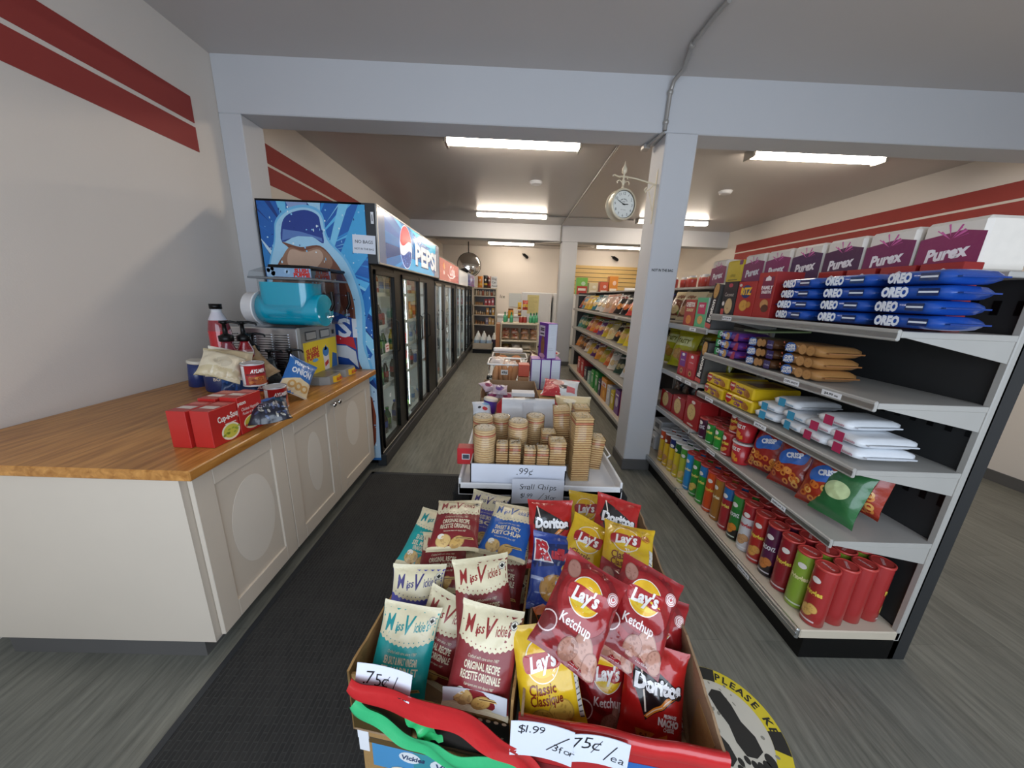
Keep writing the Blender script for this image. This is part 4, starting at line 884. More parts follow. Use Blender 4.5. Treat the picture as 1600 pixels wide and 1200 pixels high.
Da = [ell(-.055, 0, .034, .024, '2c62b0', 1, 24), text('CHIPS', -.055, .007, .013, 'f0f0f0', 2, bold=.06, rot=R(6)), text('AHOY!', -.055, -.009, .013, 'f0f0f0', 2, bold=.06, rot=R(6)), rect(.055, -.021, .1, .021, '32245e', 1), text('chunks', .078, 0, .009, 'd8d0e8', 2), poly([(-.11, .02), (-.10, .026), (-.095, .012)], 'd86a50', 1)]+chip_oval(.0, 0, .021, .022, 'b98a54', 1)+chip_oval(.03, .002, .017, .019, 'b08048', 1.5)
stack3('cookie_pack', lambda: flow_mb(.19, .225, .050, '5a3a22', Da, endc='38241a'), 1.79, 1.182, .05, 1.348, [f'brown cookie pack with purple corner, {s} of its stack of three' for s in ('bottom', 'middle', 'top')], 'brown cookie packs on the fourth shelf')
Db = [ell(-.055, 0, .034, .024, '2c62b0', 1, 24), text('CHIPS', -.055, .007, .013, 'f0f0f0', 2, bold=.06, rot=R(6)), text('AHOY!', -.055, -.009, .013, 'f0f0f0', 2, bold=.06, rot=R(6)), poly([(-.11, .02), (-.10, .026), (-.095, .012)], 'd86a50', 1)]+chip_oval(.015, 0, .024, .023, 'c08f58', 1)+chip_oval(.06, 0, .024, .022, 'b98850', 1.5)
stack3('cookie_pack', lambda: flow_mb(.19, .235, .052, 'a87a48', Db, endc='8a5a30'), 1.535, 1.182, .052, 1.348, [f'light brown cookie pack, {s} of its stack nearest the photo edge' for s in ('bottom', 'middle', 'top')], 'brown cookie packs on the fourth shelf')
place(box_mb(.3, .12, .01, '8a9a6a', m='satin').build('price_card'), 1.40, 1.95, 1.352, 'flat green card wedged above the purple cookie packs', 'card', GR, (0, R(-2), 0))
# level five: cracker boxes and blue cookie packs
Dc = [text('Coconut', 0, .025, .022, 'd8d0c4', 1, shear=.2, width=.085), ell(0, .078, .02, .012, 'b83a4a', 1, 20)]+chip_oval(.008, -.045, .036, .048, 'd3b684', 1)+[rect(-.058, -.1, -.03, -.062, 'c84a48', 1), ell(-.045, -.03, .012, .014, 'e8e0d8', 1)]
place(box_mb(.10, .128, .20, '1d1b1e', Dc, topc='151316').build('cracker_box'), 1.346, 2.128, 1.437, 'black cracker box with coconut print at far end of fifth shelf', 'cracker box', GR)
Dr = [ell(0, .042, .042, .036, '17306e', 1, 28), text('RITZ', 0, .044, .036, 'f0c030', 2, bold=.06, width=.088), ell(-.055, .078, .012, .008, 'd8d0c8', 1)]+chip_oval(-.005, -.035, .036, .032, 'd8a040', 1)+chip_oval(.036, -.03, .02, .018, 'c88a30', 1.6)
place(box_mb(.10, .152, .195, 'ad2420', Dr, topc='8f1a18').build('cracker_box'), 1.346, 1.98, 1.437, 'red cracker box with round blue and yellow logo', 'cracker box', GR)
Df = [rect(-.028, -.015, .05, .095, '7a1a40', 1), poly([(-.01, .075), (.03, .075), (.028, .09), (.01, .10), (-.008, .09)], 'f0e8e8', 2), text('FAMILY', .012, .04, .017, 'f0e4e4', 2, bold=.05), text('DIGESTIVE', .012, .018, .014, 'f0e4e4', 2, bold=.05, width=.068)]+chip_oval(.012, -.045, .030, .026, 'c8925a', 1)+chip_oval(.022, -.066, .026, .02, '5a3020', 2)
fam = box_mb(.14, .125, .235, 'a8231f', Df, topc='7e1c1c', side='8c1e1c').build('cracker_box'); place(fam, 1.346, 1.836, 1.437, 'large dark red family biscuit box beside the round logo box', 'cracker box', 'large red family biscuit boxes')
for i, y in enumerate((1.69, 1.545, 1.40, 1.26)): dup(fam, (1.535, y, 1.437), (0, 0, 0), f'large dark red family biscuit box, {ORD[i]} behind the blue cookie packs', 'large red family biscuit boxes').scale = (.5, 1, 1)
Do = [text('OREO', -.045, 0, .03, 'e8eef8', 2, bold=.07, width=.08), rect(.02, -.012, .075, .012, '10265a', 1), rect(.022, -.003, .073, .003, 'e8eef8', 2)]
bl = None
for y, nn in ((1.69, 'first'), (1.46, 'second'), (1.235, 'third')):
    for i in range(4):
        o = flow_mb(.17, .215, .047, '1c50ac', Do, endc='123a86').build('cookie_pack') if bl is None else dup(bl); bl = bl or o
        place(o, 1.348+rnd.uniform(0, .01), y+rnd.uniform(-.012, .012), 1.437+i*.0485, f'blue cookie pack, {["bottom", "second from bottom", "third from bottom", "top"][i]} of the {nn} blue stack on fifth shelf', 'cookie pack', 'blue cookie packs on the fifth shelf', (0, 0, R(rnd.uniform(-5, 5))))
# tissue packs on top of the unit
def tissue(label, y, x=1.60, col='8a1f5a', d=.18):
    t = box_mb(d, .19, .185, 'e3dbd0', [poly([(-.1, -.1), (.1, -.1), (.1, .04), (.03, .055), (-.1, .035)], col, 1), text('Purex', 0, -.02, .042, 'f4eef2', 2, bold=.05, shear=.2, rot=R(7), width=.13)]+burst(0, .025, .06, ['d86aa8', 'c04890'], 10, 5, 1.5, .3, 2.8), m='satin', bev=.012)
    return place(t.build('tissue_pack'), x, y, 1.642, label, 'tissue pack', 'tissue packs on top of the right shelving')
tissue('pink and white tissue pack at far end on top of the shelves', 2.72)
q = box_mb(.18, .17, .165, 'e2c323', [text('1000', 0, -.02, .02, '8a7420', 1), line([(-.05, -.05), (.05, -.05)], .008, '8a7420', 1), rect(.05, .05, .085, .08, '7a2a6a', 1)], m='satin', bev=.01); place(q.build('tissue_pack'), 1.60, 2.53, 1.642, 'yellow tissue pack between the pink ones on top of the shelves', 'tissue pack', 'tissue packs on top of the right shelving')
for i, y in enumerate((2.335, 2.13, 1.925, 1.72, 1.515, 1.31)): tissue(f'pink and white tissue pack, {ORD[i]} from the yellow pack on top shelf', y, col=['8a1f5a', '8f2260', '4a2050', '4f1f48', '7a1f55', '8a2a5a'][i])
# middle unit behind the pillar
Dg = [rect(-.045, -.01, .05, .07, 'c2325a', 1), text('PETIT', .0, .045, .016, 'f2e0e4', 2, bold=.05)]+chip_oval(0, -.05, .035, .03, 'd8a860', 1)
o = box_mb(.11, .138, .205, '5fae7c', Dg, side='d8dcd8', topc='c8d0cc').build('cracker_box'); place(o, 1.348, 2.41, 1.337, 'mint green cracker box with pink panel on the middle unit', 'cracker box', GR)
Dch = [text('CHEETOS', 0, .06, .03, 'f2e6d8', 1, bold=.06, width=.12), text('CRUNCHY', 0, .02, .02, 'f2d8a0', 1, bold=.05, width=.1)]+chip_oval(0, -.05, .04, .035, 'e08a30', 1)
o = box_mb(.1, .15, .19, 'b23a26', Dch).build('snack_box'); place(o, 1.348, 2.565, 1.337, 'orange red snack box beside the mint green cracker box', 'snack box', GR)
Dbt = [text('Breton', 0, -.03, .036, 'ece8e0', 2, bold=.04, rot=R(90), width=.15)]+chip_oval(0, .1, .028, .05, 'c99a55', 1)+[rect(-.035, -.15, .035, -.115, 'c85a50', 1)]
bre = box_mb(.16, .075, .29, '1a1719', Dbt, side='5c5c5a').build('cracker_box'); place(bre, 1.35, 2.312, 1.344, 'tall black cracker box leaning on the middle unit top shelf', 'cracker box', 'tall black cracker boxes', (R(9), 0, 0))
dup(bre, (1.352, 2.312, .961), (R(5), 0, 0), 'tall black cracker box on the middle unit second shelf')
for i, (y, c, nm) in enumerate(((2.545, '7a2a86', 'purple'), (2.418, 'b8262c', 'red'))):
    o = box_mb(.12, .122, .185, 'ae2229', [rect(-.04, -.02, .04, .085, c if i == 0 else 'c83a40', 1), poly([(-.015, .06), (.015, .06), (.02, .075), (0, .083), (-.02, .075)], 'f0e8e8', 2), text('cookies', 0, .03, .012, 'f0e0e0', 2)]+chip_oval(0, -.055, .022, .022, 'c8905a', 1)+[ell(0, -.055, .01, .01, '5a2a18', 2.5)]).build('cookie_box')
    place(o, 1.348, y, .957, f'red cookie box with {nm} panel beside tall black box, second shelf', 'cookie box', 'red cookie boxes on the middle unit')
    dup(o, (1.48, y, .957), (0, 0, 0), f'red cookie box standing behind the one with {nm} panel')
def yb(seed): return bag_mb(.24, .31, .11, seed, 'b5b022', [poly([(-.09, .02), (.09, .02), (.07, .1), (-.07, .1)], 'd8d89a', 1), text('TASTY', 0, .06, .035, '7a7a2a', 2, bold=.05, width=.13)]+chip_oval(-.02, -.05, .06, .045, 'c89a5a', 1)+chip_oval(.035, -.07, .045, .035, 'b5803a', 2, .4), m='film', nx=16, ny=20)
for i, (x, y, rz) in enumerate(((1.42, 2.74, -70), (1.43, 2.97, -75), (1.55, 2.66, -85), (1.55, 2.42, -85))):
    o = yb(50+i).build('chip_bag'); place(o, x, y, .982, ['large yellow green chip bag beside the red cookie box', 'large yellow green chip bag behind the pillar edge', 'yellow green chip bag at back above the red cookie boxes', 'yellow green chip bag at back behind tall black box'][i], 'chip bag', 'yellow green chip bags', (R(-18), 0, R(rz)))
for i, (y, c, z0) in enumerate(((2.75, 'cf9a6a', 0), (2.90, 'd8c08a', 0), (2.83, 'b86a4a', .0))):
    o = bag_mb(.22, .245, .09, 60+i, 'd8c49a', [poly([(-.1, -.1), (.1, -.1), (.1, .02), (-.1, .05)], '7a3f28', 1), text('chips', 0, .07, .03, '8a4a28', 2, bold=.05)]+chip_oval(-.02, -.05, .05, .04, c, 2)+chip_oval(.05, -.08, .03, .03, '7a9a3a', 2), m='film', nx=14, ny=18).build('chip_bag'); place(o, 1.42+.12*(i == 2), y, 1.362, ['cream and brown chip bag beside the orange snack box', 'cream and brown chip bag at the pillar edge on top shelf', 'cream and brown chip bag at the back of the top shelf'][i], 'chip bag', GR, (R(-20), 0, R(-72)))
Dr1 = chip_oval(-.01, .005, .055, .062, 'd8b878', 1)+[text('crackers', 0, -.085, .016, 'f0e0d0', 1, bold=.04), ell(0, .08, .025, .012, 'e8d8d0', 1)]
for i, (y, x, h) in enumerate(((2.30, 1.348, .215), (2.525, 1.36, .16), (2.735, 1.36, .15), (2.30, 1.50, .21), (2.50, 1.52, .20), (2.27, 1.60, .2))):
    o = box_mb(.13 if i != 5 else .1, .19, h, 'a21e20', Dr1, topc='b8484a' if i != 2 else '6a5a50').build('cracker_box'); place(o, x, y, .622, ['red cracker box nearest the end of the third shelf', 'low red cracker box, second from the end of third shelf', 'low red cracker box with open top by the pillar', 'red cracker box behind the nearest one on third shelf', 'red cracker box behind the second one on third shelf', 'red cracker box at the back of the third shelf'][i], 'cracker box', 'red cracker boxes on the middle unit')
for i, (x, y, z, c) in enumerate(((1.40, 2.98, .152, 'c8ccd2'), (1.45, 3.0, .29, 'd0d4d8'), (1.52, 2.86, .152, 'b8bcc4'))):
    o = box_mb(.16, .17, .13, c, [rect(-.05, -.02, .04, .03, '6a7078', 1)], m='satin', bev=.01).build('snack_box'); place(o, x, y, z, ['white snack pack on the lowest shelf behind the pillar', 'white snack pack lying on another behind the pillar', 'grey snack pack behind the tall chip cans'][i], 'snack pack', GR)
for i, y in enumerate((2.62, 2.80, 2.95)):
    o = bag_mb(.18, .2, .08, 70+i, '1d1a22', [ell(0, -.02, .05, .04, '5a3a2a', 2)], m='film', nx=12, ny=14).build('snack_bag'); place(o, 1.58, y, .64, ['dark snack bag behind the low red cracker boxes', 'dark snack bag at the back near the pillar', 'dark snack bag behind the pillar on the third shelf'][i], 'snack bag', GR, (R(-15), 0, R(-85)))
# small tins on the top of the middle unit
for i, y in enumerate((2.98, 3.09, 3.2, 3.31, 2.88, 3.42, 3.55)):
    q = MB(); q.lathe([(.038, 0), (.038, .075), (.032, .085), (.032, .1)], 16, 'metalprint', cols=['b8443a', ['c8c0b4', 'b03a30', 'd0a860', 'c8463c', '9a8a70', 'c0b0a0', 'a83a30'][i], 'd0d0d0']); place(q.build('jar'), 1.66+.04*(i % 2), y, 1.642, f'small jar, {ORD[i]} on top of the shelving behind the near pillar', 'jar', 'small jars on top of the shelving')

# leaning chip bags of the long unit
def gen_bag(seed, c, acc, food, txt, tc, w=.235, h=.30):
    D = [poly([(-w/2, .03), (w/2, .07), (w/2, .13), (-w/2, .11)], acc, 1), text(txt, 0, .075, .036, tc, 2, bold=.06, width=w*.7, rot=R(6))]
    if food: D += chip_oval(-.03, -.06, .05, .042, food, 1)+chip_oval(.045, -.045, .038, .034, mixc(food, 'ffffff', .15), 1.7, .5)
    return bag_mb(w, h, .10, seed, c, D, m='film', nx=13, ny=16, maxe=.03)
ROWS = [(1.312, 'top', [('2c4f9a', 'd8502a', 'e0b060', 'blue and orange'), ('b52a26', '8a1c1c', 'e09a40', 'red'), ('c03a2c', '20181a', 'd89040', 'red and black'), ('1a181a', '303034', 'c86a30', 'black'), ('26211f', 'c8c4c0', 'd88a40', 'black and silver'), ('c98f78', 'd8c8bc', 'c89060', 'salmon'), ('d8b8a4', 'c88a78', 'd0a070', 'peach'), ('d9d4cc', 'b8c4cc', 'd8b880', 'white'), ('dcd8d0', '2f7a86', 'd0b070', 'white and teal'), ('2a7686', '1f5a68', 'd8c080', 'teal'), ('d8b42c', 'b08a20', 'd0a050', 'golden yellow'), ('cfa83a', 'd8d0b8', 'c89850', 'mustard'), ('6a8a9a', 'c8b090', 'c08a50', 'grey blue'), ('8a2a28', '2a2020', 'b87a40', 'dark red'), ('3a2a26', '8a3a2a', 'b07a40', 'dark brown')]),
        (.947, 'second', [('d8c41e', 'b8a418', 'e0b868', 'bright yellow'), ('dccb22', 'c8b01a', 'd8b060', 'lemon yellow'), ('d4bc20', 'c8b83a', 'd8a850', 'yellow'), ('c8b83a', 'd8d0a0', 'd8b070', 'pale yellow'), ('241a16', '382218', 'd88a3a', 'black and orange'), ('d8c890', 'c8b42a', 'd8b470', 'cream and yellow'), ('c8b030', 'd0d0c8', 'c89a50', 'yellow and white'), ('6a3a7a', '2a7a5a', 'd8a060', 'purple and green'), ('c8382c', '3a8a3a', 'e0a860', 'red and green'), ('d0822c', 'c8a83a', 'd89048', 'orange'), ('a83a3a', 'd8c8c0', 'd0a068', 'red and white'), ('2a5a34', '1c4026', 'a8a050', 'dark green'), ('3a7a64', '8ab0a0', 'b8b080', 'sea green'), ('4a8a8a', '2c5a5c', 'b0b088', 'pale teal')]),
        (.552, 'third', [('d0602a', 'b84a20', 'e09848', 'deep orange'), ('3a6a3a', 'c8d0d8', 'b8a060', 'green and white'), ('c8ccd0', '2a58a8', 'd0b078', 'silver and blue'), ('1c3a30', '264a3c', '9a9060', 'bottle green'), ('d8d4c8', '8a9a8a', 'c8b080', 'off white'), ('c8602e', 'd8b8a0', 'd89858', 'orange and cream'), ('b8a838', '4a7a34', 'd0a858', 'olive yellow'), ('d08a2c', '6a2a6a', 'd89848', 'orange and purple'), ('5a2a6a', '3a1a4a', 'd0a050', 'purple'), ('c8a82c', '3a2a3a', 'd8a850', 'yellow and plum'), ('d8d0c8', '3a3a5a', 'c8a070', 'white and navy'), ('4a2a22', 'd89a60', 'c88848', 'brown'), ('6a4a2a', '2a1c16', 'b88048', 'coffee brown'), ('d0803a', '3a2218', 'd89850', 'light orange')])]
for z, nm, L_ in ROWS:
    n = len(L_); y = 3.50
    for i, (c, acc, food, cn) in enumerate(L_):
        o = gen_bag(200+int(z*100)+i*7, c, acc, food, ['chips', 'Crunch', 'corn', 'snack'][i % 4], 'f0ece0' if sum(lin(acc)) < 1.2 else '8a2a20').build('chip_bag')
        place(o, 1.455+.02*rnd.random(), y, z+.014, f'{cn} leaning chip bag, {ORD[i]} from the near pillar on the {nm} shelf', 'chip bag', f'leaning chip bags on the {nm} shelf', (R(-30-rnd.uniform(-4, 6)), R(rnd.uniform(-5, 5)), R(-60+rnd.uniform(-6, 6))))
        y += .255*(1+.0*i)+.006
LB = [('b8262c', 'red carton', .17, .16), ('b02228', 'red carton', .17, .33), ('6a3a86', 'purple and white carton', .16, .30), ('c8b02c', 'yellow pouch box', .13, .24), ('c8ccd4', 'white juice box', .14, .26), ('d08a2c', 'orange fruit cup box', .24, .30), ('2c2a4a', 'dark blue carton', .12, .24), ('2f8a3a', 'green carton', .16, .30), ('3a9a48', 'light green carton', .15, .28), ('8ab0a0', 'pale green carton', .15, .2), ('3a3a44', 'charcoal carton', .18, .22), ('b83a3a', 'crimson carton', .2, .30), ('c8504a', 'coral carton', .2, .3)]
y = 3.42
for i, (c, nm, wd_, h) in enumerate(LB):
    D = [ell(0, 0, wd_*.3, h*.2, mixc(c, 'ffffff', .5), 1), line([(-wd_*.3, h*.3), (wd_*.3, h*.3)], h*.06, 'ece8e0', 1)]
    if nm.startswith('orange'): D = [rect(-.11, .04, .11, .10, 'd8dce4', 1), text('Dole', 0, .07, .04, 'c02a2a', 2, bold=.06), ell(.03, -.06, .05, .05, 'e8b040', 1)]
    o = box_mb(.2, wd_, h, c, D).build('carton'); place(o, 1.352, y+wd_/2, .142, f'{nm}, {ORD[i]} from the near pillar on the long unit lowest shelf', 'carton', 'cartons on the lowest shelf of the long unit'); y += wd_+.045+.05*(i > 6)
# end rack at the back with boxes above
t = thing('back_shelf_rack', 'tall back rack whose top board carries a row of boxes', 'shelving', (0, 0, 0))
q = MB(); q.box(1.42, 7.15, 0, 2.35, 7.19, 1.62, 'shelfdark'); q.build('back_panel', t)
q = MB(); q.box(1.40, 7.12, 1.565, 2.36, 7.45, 1.59, 'shelf', bev=.003); q.build('top_board', t)
for x in (1.41, 2.32): q = MB(); q.box(x, 7.16, 0, x+.03, 7.44, 1.565, 'shelf', bev=.003); q.build('upright', t)
for (px0, px1, py0, py1, c, lb) in ((901, 919, 452, 434, '7ab84a', 'green topped red fruit carton at left of the top row of boxes'), (920, 935, 451, 442, 'd8c8a0', 'cream snack carton in the row above the chip shelves'), (937, 951, 452, 441, 'c85a38', 'orange red carton left of the tall orange one on the rack'), (951, 967, 453, 432, 'd8882c', 'tall orange carton on top of the back rack')):
    a = at_y(px0, py0, 7.2); b_ = at_y(px1, py1, 7.2); w_ = b_.x-a.x; h = b_.z-1.592
    q = MB(); q.box(0, 0, 0, w_, .16, h, 'carton', c, bev=.004)
    if lb.startswith('green'): q.box(.002, -.001, .002, w_-.002, 0, h*.5, 'carton', 'b83a2a')
    put(q, [line([(w_*.2, h*.3), (w_*.8, h*.3)], h*.14, 'ece0d0', 1), ell(w_*.6, h*.65, w_*.2, h*.12, mixc(c, 'ffffff', .4), 1)], plane((0, -.001, 0), (1, 0, 0), (0, 0, 1)), 'carton', lift=.001)
    place(q.build('carton'), a.x, 7.21, 1.592, lb, 'carton', 'boxes on top of the back rack')
q = MB(); q.box(0, 0, 0, .30, .03, .17, 'white', bev=.003); put(q, [rect(.04, .03, .26, .08, '8a8a84', 1), rect(.05, .035, .1, .075, 'c8c8c0', 2)], plane((0, 0, 0), (1, 0, 0), (0, 0, 1)), lift=.001)
p = at_y(975, 455, 7.3); place(q.build('wall_box'), p.x, 7.28, 1.592, 'flat white box with grey panel right of the orange carton', 'box')
# ================================================================== the two boxes of small chip bags in front
def at_pl(px, py, o, n): d = _ray(px, py); o = Vector(o); n = Vector(n); return CAM+d*((o-CAM).dot(n)/d.dot(n))
def rot2(a): return Vector((math.cos(a), math.sin(a), 0)), Vector((-math.sin(a), math.cos(a), 0))
LO = Vector((-.367, .62, 0)); LU, LV = rot2(R(-9)); RO = Vector((.056, .535, 0)); RU, RV = rot2(R(-8))
def frame(o, u, v, z=0): return Matrix(((u.x, v.x, 0, o.x), (u.y, v.y, 0, o.y), (0, 0, 1, z), (0, 0, 0, 1)))
def ragged(mb, p0, p1, z, h, th, m, seed, amp=.004, n=24, dirn=None):
    """cardboard wall from p0 to p1 with a slightly torn top edge"""
    g = random.Random(seed); d = (Vector(p1)-Vector(p0)); nn = Vector((-d.y, d.x, 0)).normalized()*th; vs = []
    for k in range(n+1):
        q = Vector(p0)+d*k/n; zz = h(k/n) if callable(h) else h; zz += g.uniform(-amp, amp)
        vs += [(q.x, q.y, z), (q.x, q.y, zz), (q.x+nn.x, q.y+nn.y, zz), (q.x+nn.x, q.y+nn.y, z)]
    fs = []
    for k in range(n):
        a, b_ = k*4, k*4+4; fs += [(a, b_, b_+1, a+1), (a+1, b_+1, b_+2, a+2), (a+2, b_+2, b_+3, a+3), (a+3, b_+3, b_, a)]
    fs += [(0, 1, 2, 3), (n*4+3, n*4+2, n*4+1, n*4)]
    mb.add(vs, fs, m)
# left box
t = thing('cardboard_box', 'open brown cardboard box of cream topped chip bags at front left', 'box', (0, 0, 0)); t.matrix_world = frame(LO, LU, LV)
W_, D_ = .412, .62
q = MB(); q.box(0, 0, .40, W_, D_, .406, 'cardin'); ragged(q, (.006, 0, 0), (.006, D_, 0), .40, .602, .006, 'card', 1); ragged(q, (W_, 0, 0), (W_, D_, 0), .40, .612, .006, 'card', 2); ragged(q, (W_, D_-.006, 0), (0, D_-.006, 0), .40, .60, -.006, 'card', 3)
q.box(0, 0, .40, .006, .03, .60, 'card'); q.build('walls', t)
q = MB(); ragged(q, (0, .006, 0), (.16, .006, 0), .40, lambda k: .585-.05*k*k, .006, 'card', 4); q.box(.004, -.001, .41, .16, 0, .515, 'carton', '4a3a1a'); ragged(q, (.16, .006, 0), (W_, .006, 0), .40, .535, .006, 'card', 5, .002)
put(q, [rect(-.105, -.06, .125, .06, '1d1712', 1), text('36 x 24ea', -.04, .035, .016, 'c8beb0', 2, bold=.02), text('1984 g', .09, .012, .013, 'c8beb0', 2, bold=.02), line([(.02, .035), (.07, .033)], .004, 'a89e90', 2)], plane((.28, 0, .475), (1, 0, 0), (0, 0, 1)))
for k in range(13): put(q, [ell(.165+k*.019, .535, .006, .005, 'c8b090', 1, 8)], plane((0, 0, 0), (1, 0, 0), (0, 0, 1)), lift=.002)
q.build('front_panel', t)
# what the boxes stand on
t2_ = thing('cardboard_carton', 'lower brown carton printed with teal bag pictures under the front left box', 'carton', (0, 0, 0)); t2_.matrix_world = frame(LO+LU*.012+LV*.01, LU, LV)
q = MB(); q.box(0, 0, .16, .39, .6, .399, 'card', bev=.003)
D = [rect(-.165, -.02, .19, .085, '3b8f9a', 1), rect(-.165, -.02, -.05, .085, '4a90c0', 1.3), ell(-.06, .04, .03, .02, 'e0e4e6', 2, 18), ell(.05, .03, .055, .03, 'd8e0e2', 2, 18), ell(.13, .02, .03, .03, '2a5a70', 2, 16), text('Vickies', .055, .03, .022, '3a4a6a', 3, bold=.03, shear=.2), text('Vickies', -.05, .04, .016, '3a4a6a', 3, bold=.03, shear=.2), ell(-.085, -.025, .034, .022, 'e8dcc0', 3, 20), text('12', -.085, -.025, .026, '2a1a10', 4, bold=.05), line([(-.19, .075), (.19, .075)], .02, '5a4420', 1.5)]
put(q, clip(D, -.194, -.118, .194, .118), plane((.195, 0, .28), (1, 0, 0), (0, 0, 1)), lift=.0006); q.build('carton_body', t2_)
q = MB(); q.box(-.006, -.004, .36, .024, -.001, .405, 'paper'); q.box(-.006, -.0015, .31, .022, 0, .37, 'paper'); q.build('torn_flap', t2_)
t3_ = thing('cardboard_carton', 'plain brown carton at the bottom of the front left stack', 'carton', (0, 0, 0)); t3_.matrix_world = frame(LO+LU*.04+LV*.05, LU, LV)
q = MB(); q.box(0, 0, 0, .33, .5, .159, 'card', bev=.003); q.box(.13, -.0008, 0, .2, .5, .1597, 'cardin'); q.build('carton_body', t3_)
# right box
t = thing('cardboard_box', 'red edged open cardboard box of red and yellow chip bags at front right', 'box', (0, 0, 0)); t.matrix_world = frame(RO, RU, RV)
W2, D2 = .43, .80
q = MB(); q.box(0, 0, .40, W2, D2, .406, 'cardin'); ragged(q, (.006, 0, 0), (.006, D2, 0), .40, .607, .006, 'cardin', 6); ragged(q, (W2, 0, 0), (W2, D2, 0), .40, lambda k: .60+.03*min(1, k*4), .006, 'cardin', 7); ragged(q, (W2, D2-.006, 0), (0, D2-.006, 0), .40, .615, -.006, 'cardin', 8)
q.box(W2-.0075, .03, .44, W2-.0062, .12, .57, 'card'); q.build('walls', t)
q = MB(); q.box(0, 0, .40, W2, .006, .58, 'carton', 'b02024'); D = [rect(.0, -.09, .215, .035, '2a62a8', 1), poly([(-.22, -.09), (.02, -.09), (.0, -.03), (-.22, -.02)], '7a1418', 1.2), line([(.06, -.005), (.09, .005), (.075, -.05)], .005, '10131c', 2), line([(.115, .01), (.10, -.015), (.125, -.02), (.12, -.04), (.10, -.04)], .005, '10131c', 2), line([(.145, -.01), (.13, -.03), (.15, -.04)], .005, '10131c', 2), line([(.16, .02), (.135, -.06)], .004, '10131c', 2), line([(.20, .01), (.16, -.07)], .005, '10131c', 2)]
put(q, D, plane((W2/2, 0, .49), (1, 0, 0), (0, 0, 1)), lift=.0006); q.build('front_panel', t)
q = MB(); n = 30; g = random.Random(4); vs = []
prof = [(-.006, -.030), (-.010, -.012), (-.006, .006), (.004, .010), (.012, .002)]
for k in range(n+1):
    x = -.005+(W2+.01)*k/n; w_ = noise1(x*9, 2, 0)*.006
    for dy, dz in prof: vs.append((x, dy+w_*.5, .592+dz+w_))
q.add(vs, [(k*5+i, (k+1)*5+i, (k+1)*5+i+1, k*5+i+1) for k in range(n) for i in range(4)], 'film', 'c01f22', True); q.build('red_tape_edge', t)
for lb, zz, ww in (('plain carton under the red edged box at front right', .16, .40), ('lowest carton under the red edged box at front right', .0, .36)):
    tt = thing('cardboard_carton', lb, 'carton', (0, 0, 0)); tt.matrix_world = frame(RO+RU*.015+RV*.03, RU, RV)
    q = MB(); q.box(0, 0, zz, ww, .7, (.399 if zz else .159), 'card', bev=.003); q.box(ww*.42, -.0008, zz+.001, ww*.58, .7, (.3996 if zz else .1597), 'cardin'); q.build('carton_body', tt)
# handwritten signs
def hand(s, x, y, h, seed, col='16161a', adv=.62, rot=0):
    g = random.Random(seed); o = []; cx_ = 0; ws = [(.35 if ch in '.,\'1lI' else .5 if ch in 'sr' else .62) for ch in s]
    tot = sum(ws)*h
    for ch, w_ in zip(s, ws):
        cx_ += w_*h/2
        if ch != ' ': o.append(text(ch, cx_-tot/2, g.uniform(-.06, .06)*h, h*g.uniform(.92, 1.08), col, 1, bold=-.008, shear=.12, rot=R(g.uniform(-5, 5))))
        cx_ += w_*h/2
    return xf(o, dx=x, dy=y, rot=rot)
def sign_card(name, label, wd, ht, D, loc, u, up, m='ink', col='dfe3ee', group='handwritten price signs', curl=.006):
    """paper card with a slight curl"""
    q = MB(); n = 8; f = lambda x, y, l: Vector((x, -l-curl*(x/(wd/2))**2, y))
    for s in (1, -1):
        vs = [f(-wd/2+wd*i/n, y, .0004*s) for y in (-ht/2, ht/2) for i in range(n+1)]
        q.add(vs, [(i, i+1, n+2+i, n+1+i) if s > 0 else (n+1+i, n+2+i, i+1, i) for i in range(n)], m, col)
    put(q, D, lambda x, y, l: f(x, y, .0006+l), 'ink', lift=.0004, maxe=.02)
    o = q.build(name); u = Vector(u).normalized(); up = Vector(up).normalized(); nn = u.cross(up)
    o.matrix_world = Matrix(((u.x, -nn.x, up.x, loc[0]), (u.y, -nn.y, up.y, loc[1]), (u.z, -nn.z, up.z, loc[2]), (0, 0, 0, 1))); return tag(o, label, 'sign', group)
RN = -RV
p = at_pl(846, 1157, RO-RV*.016, RN); sign_card('price_sign', 'white price sign reading $1.99 / 3 for on the red edged box', .136, .106, hand('$1.99', -.022, .032, .023, 1)+[line([(.012, -.024), (.058, .03)], .0022, '16161a', 1)]+hand('3for', .048, -.012, .020, 2), p, RU, (0, 0, 1))
p = at_pl(937, 1172, RO-RV*.013, RN); sign_card('price_sign', 'white price sign reading 75¢/ea beside the blue panel', .118, .085, hand('75¢', -.028, .018, .034, 3)+[line([(.01, -.026), (.034, .022)], .0022, '16161a', 1)]+hand('ea', .038, -.012, .024, 4), p, RU, (0, 0, 1))
p = at_pl(600, 1066, LO-LV*.018, -LV); sign_card('price_sign', 'white price sign reading .75¢/ea tucked in the left box corner', .135, .075, hand('.75¢', -.02, .005, .030, 5)+[line([(.018, -.03), (.032, .02)], .002, '16161a', 1)]+hand('ea', .048, -.016, .022, 6), p+Vector((0, .0, .0)), (LU+Vector((0, 0, -.16))), (0, .25, 1))
p = at_pl(742, 1092, LO+LV*.012, -LV); sign_card('blank_card', 'blank grey white card standing behind the left box front edge', .155, .05, [], p, LU, (0, .1, 1), col='c9ccd2', group=None)
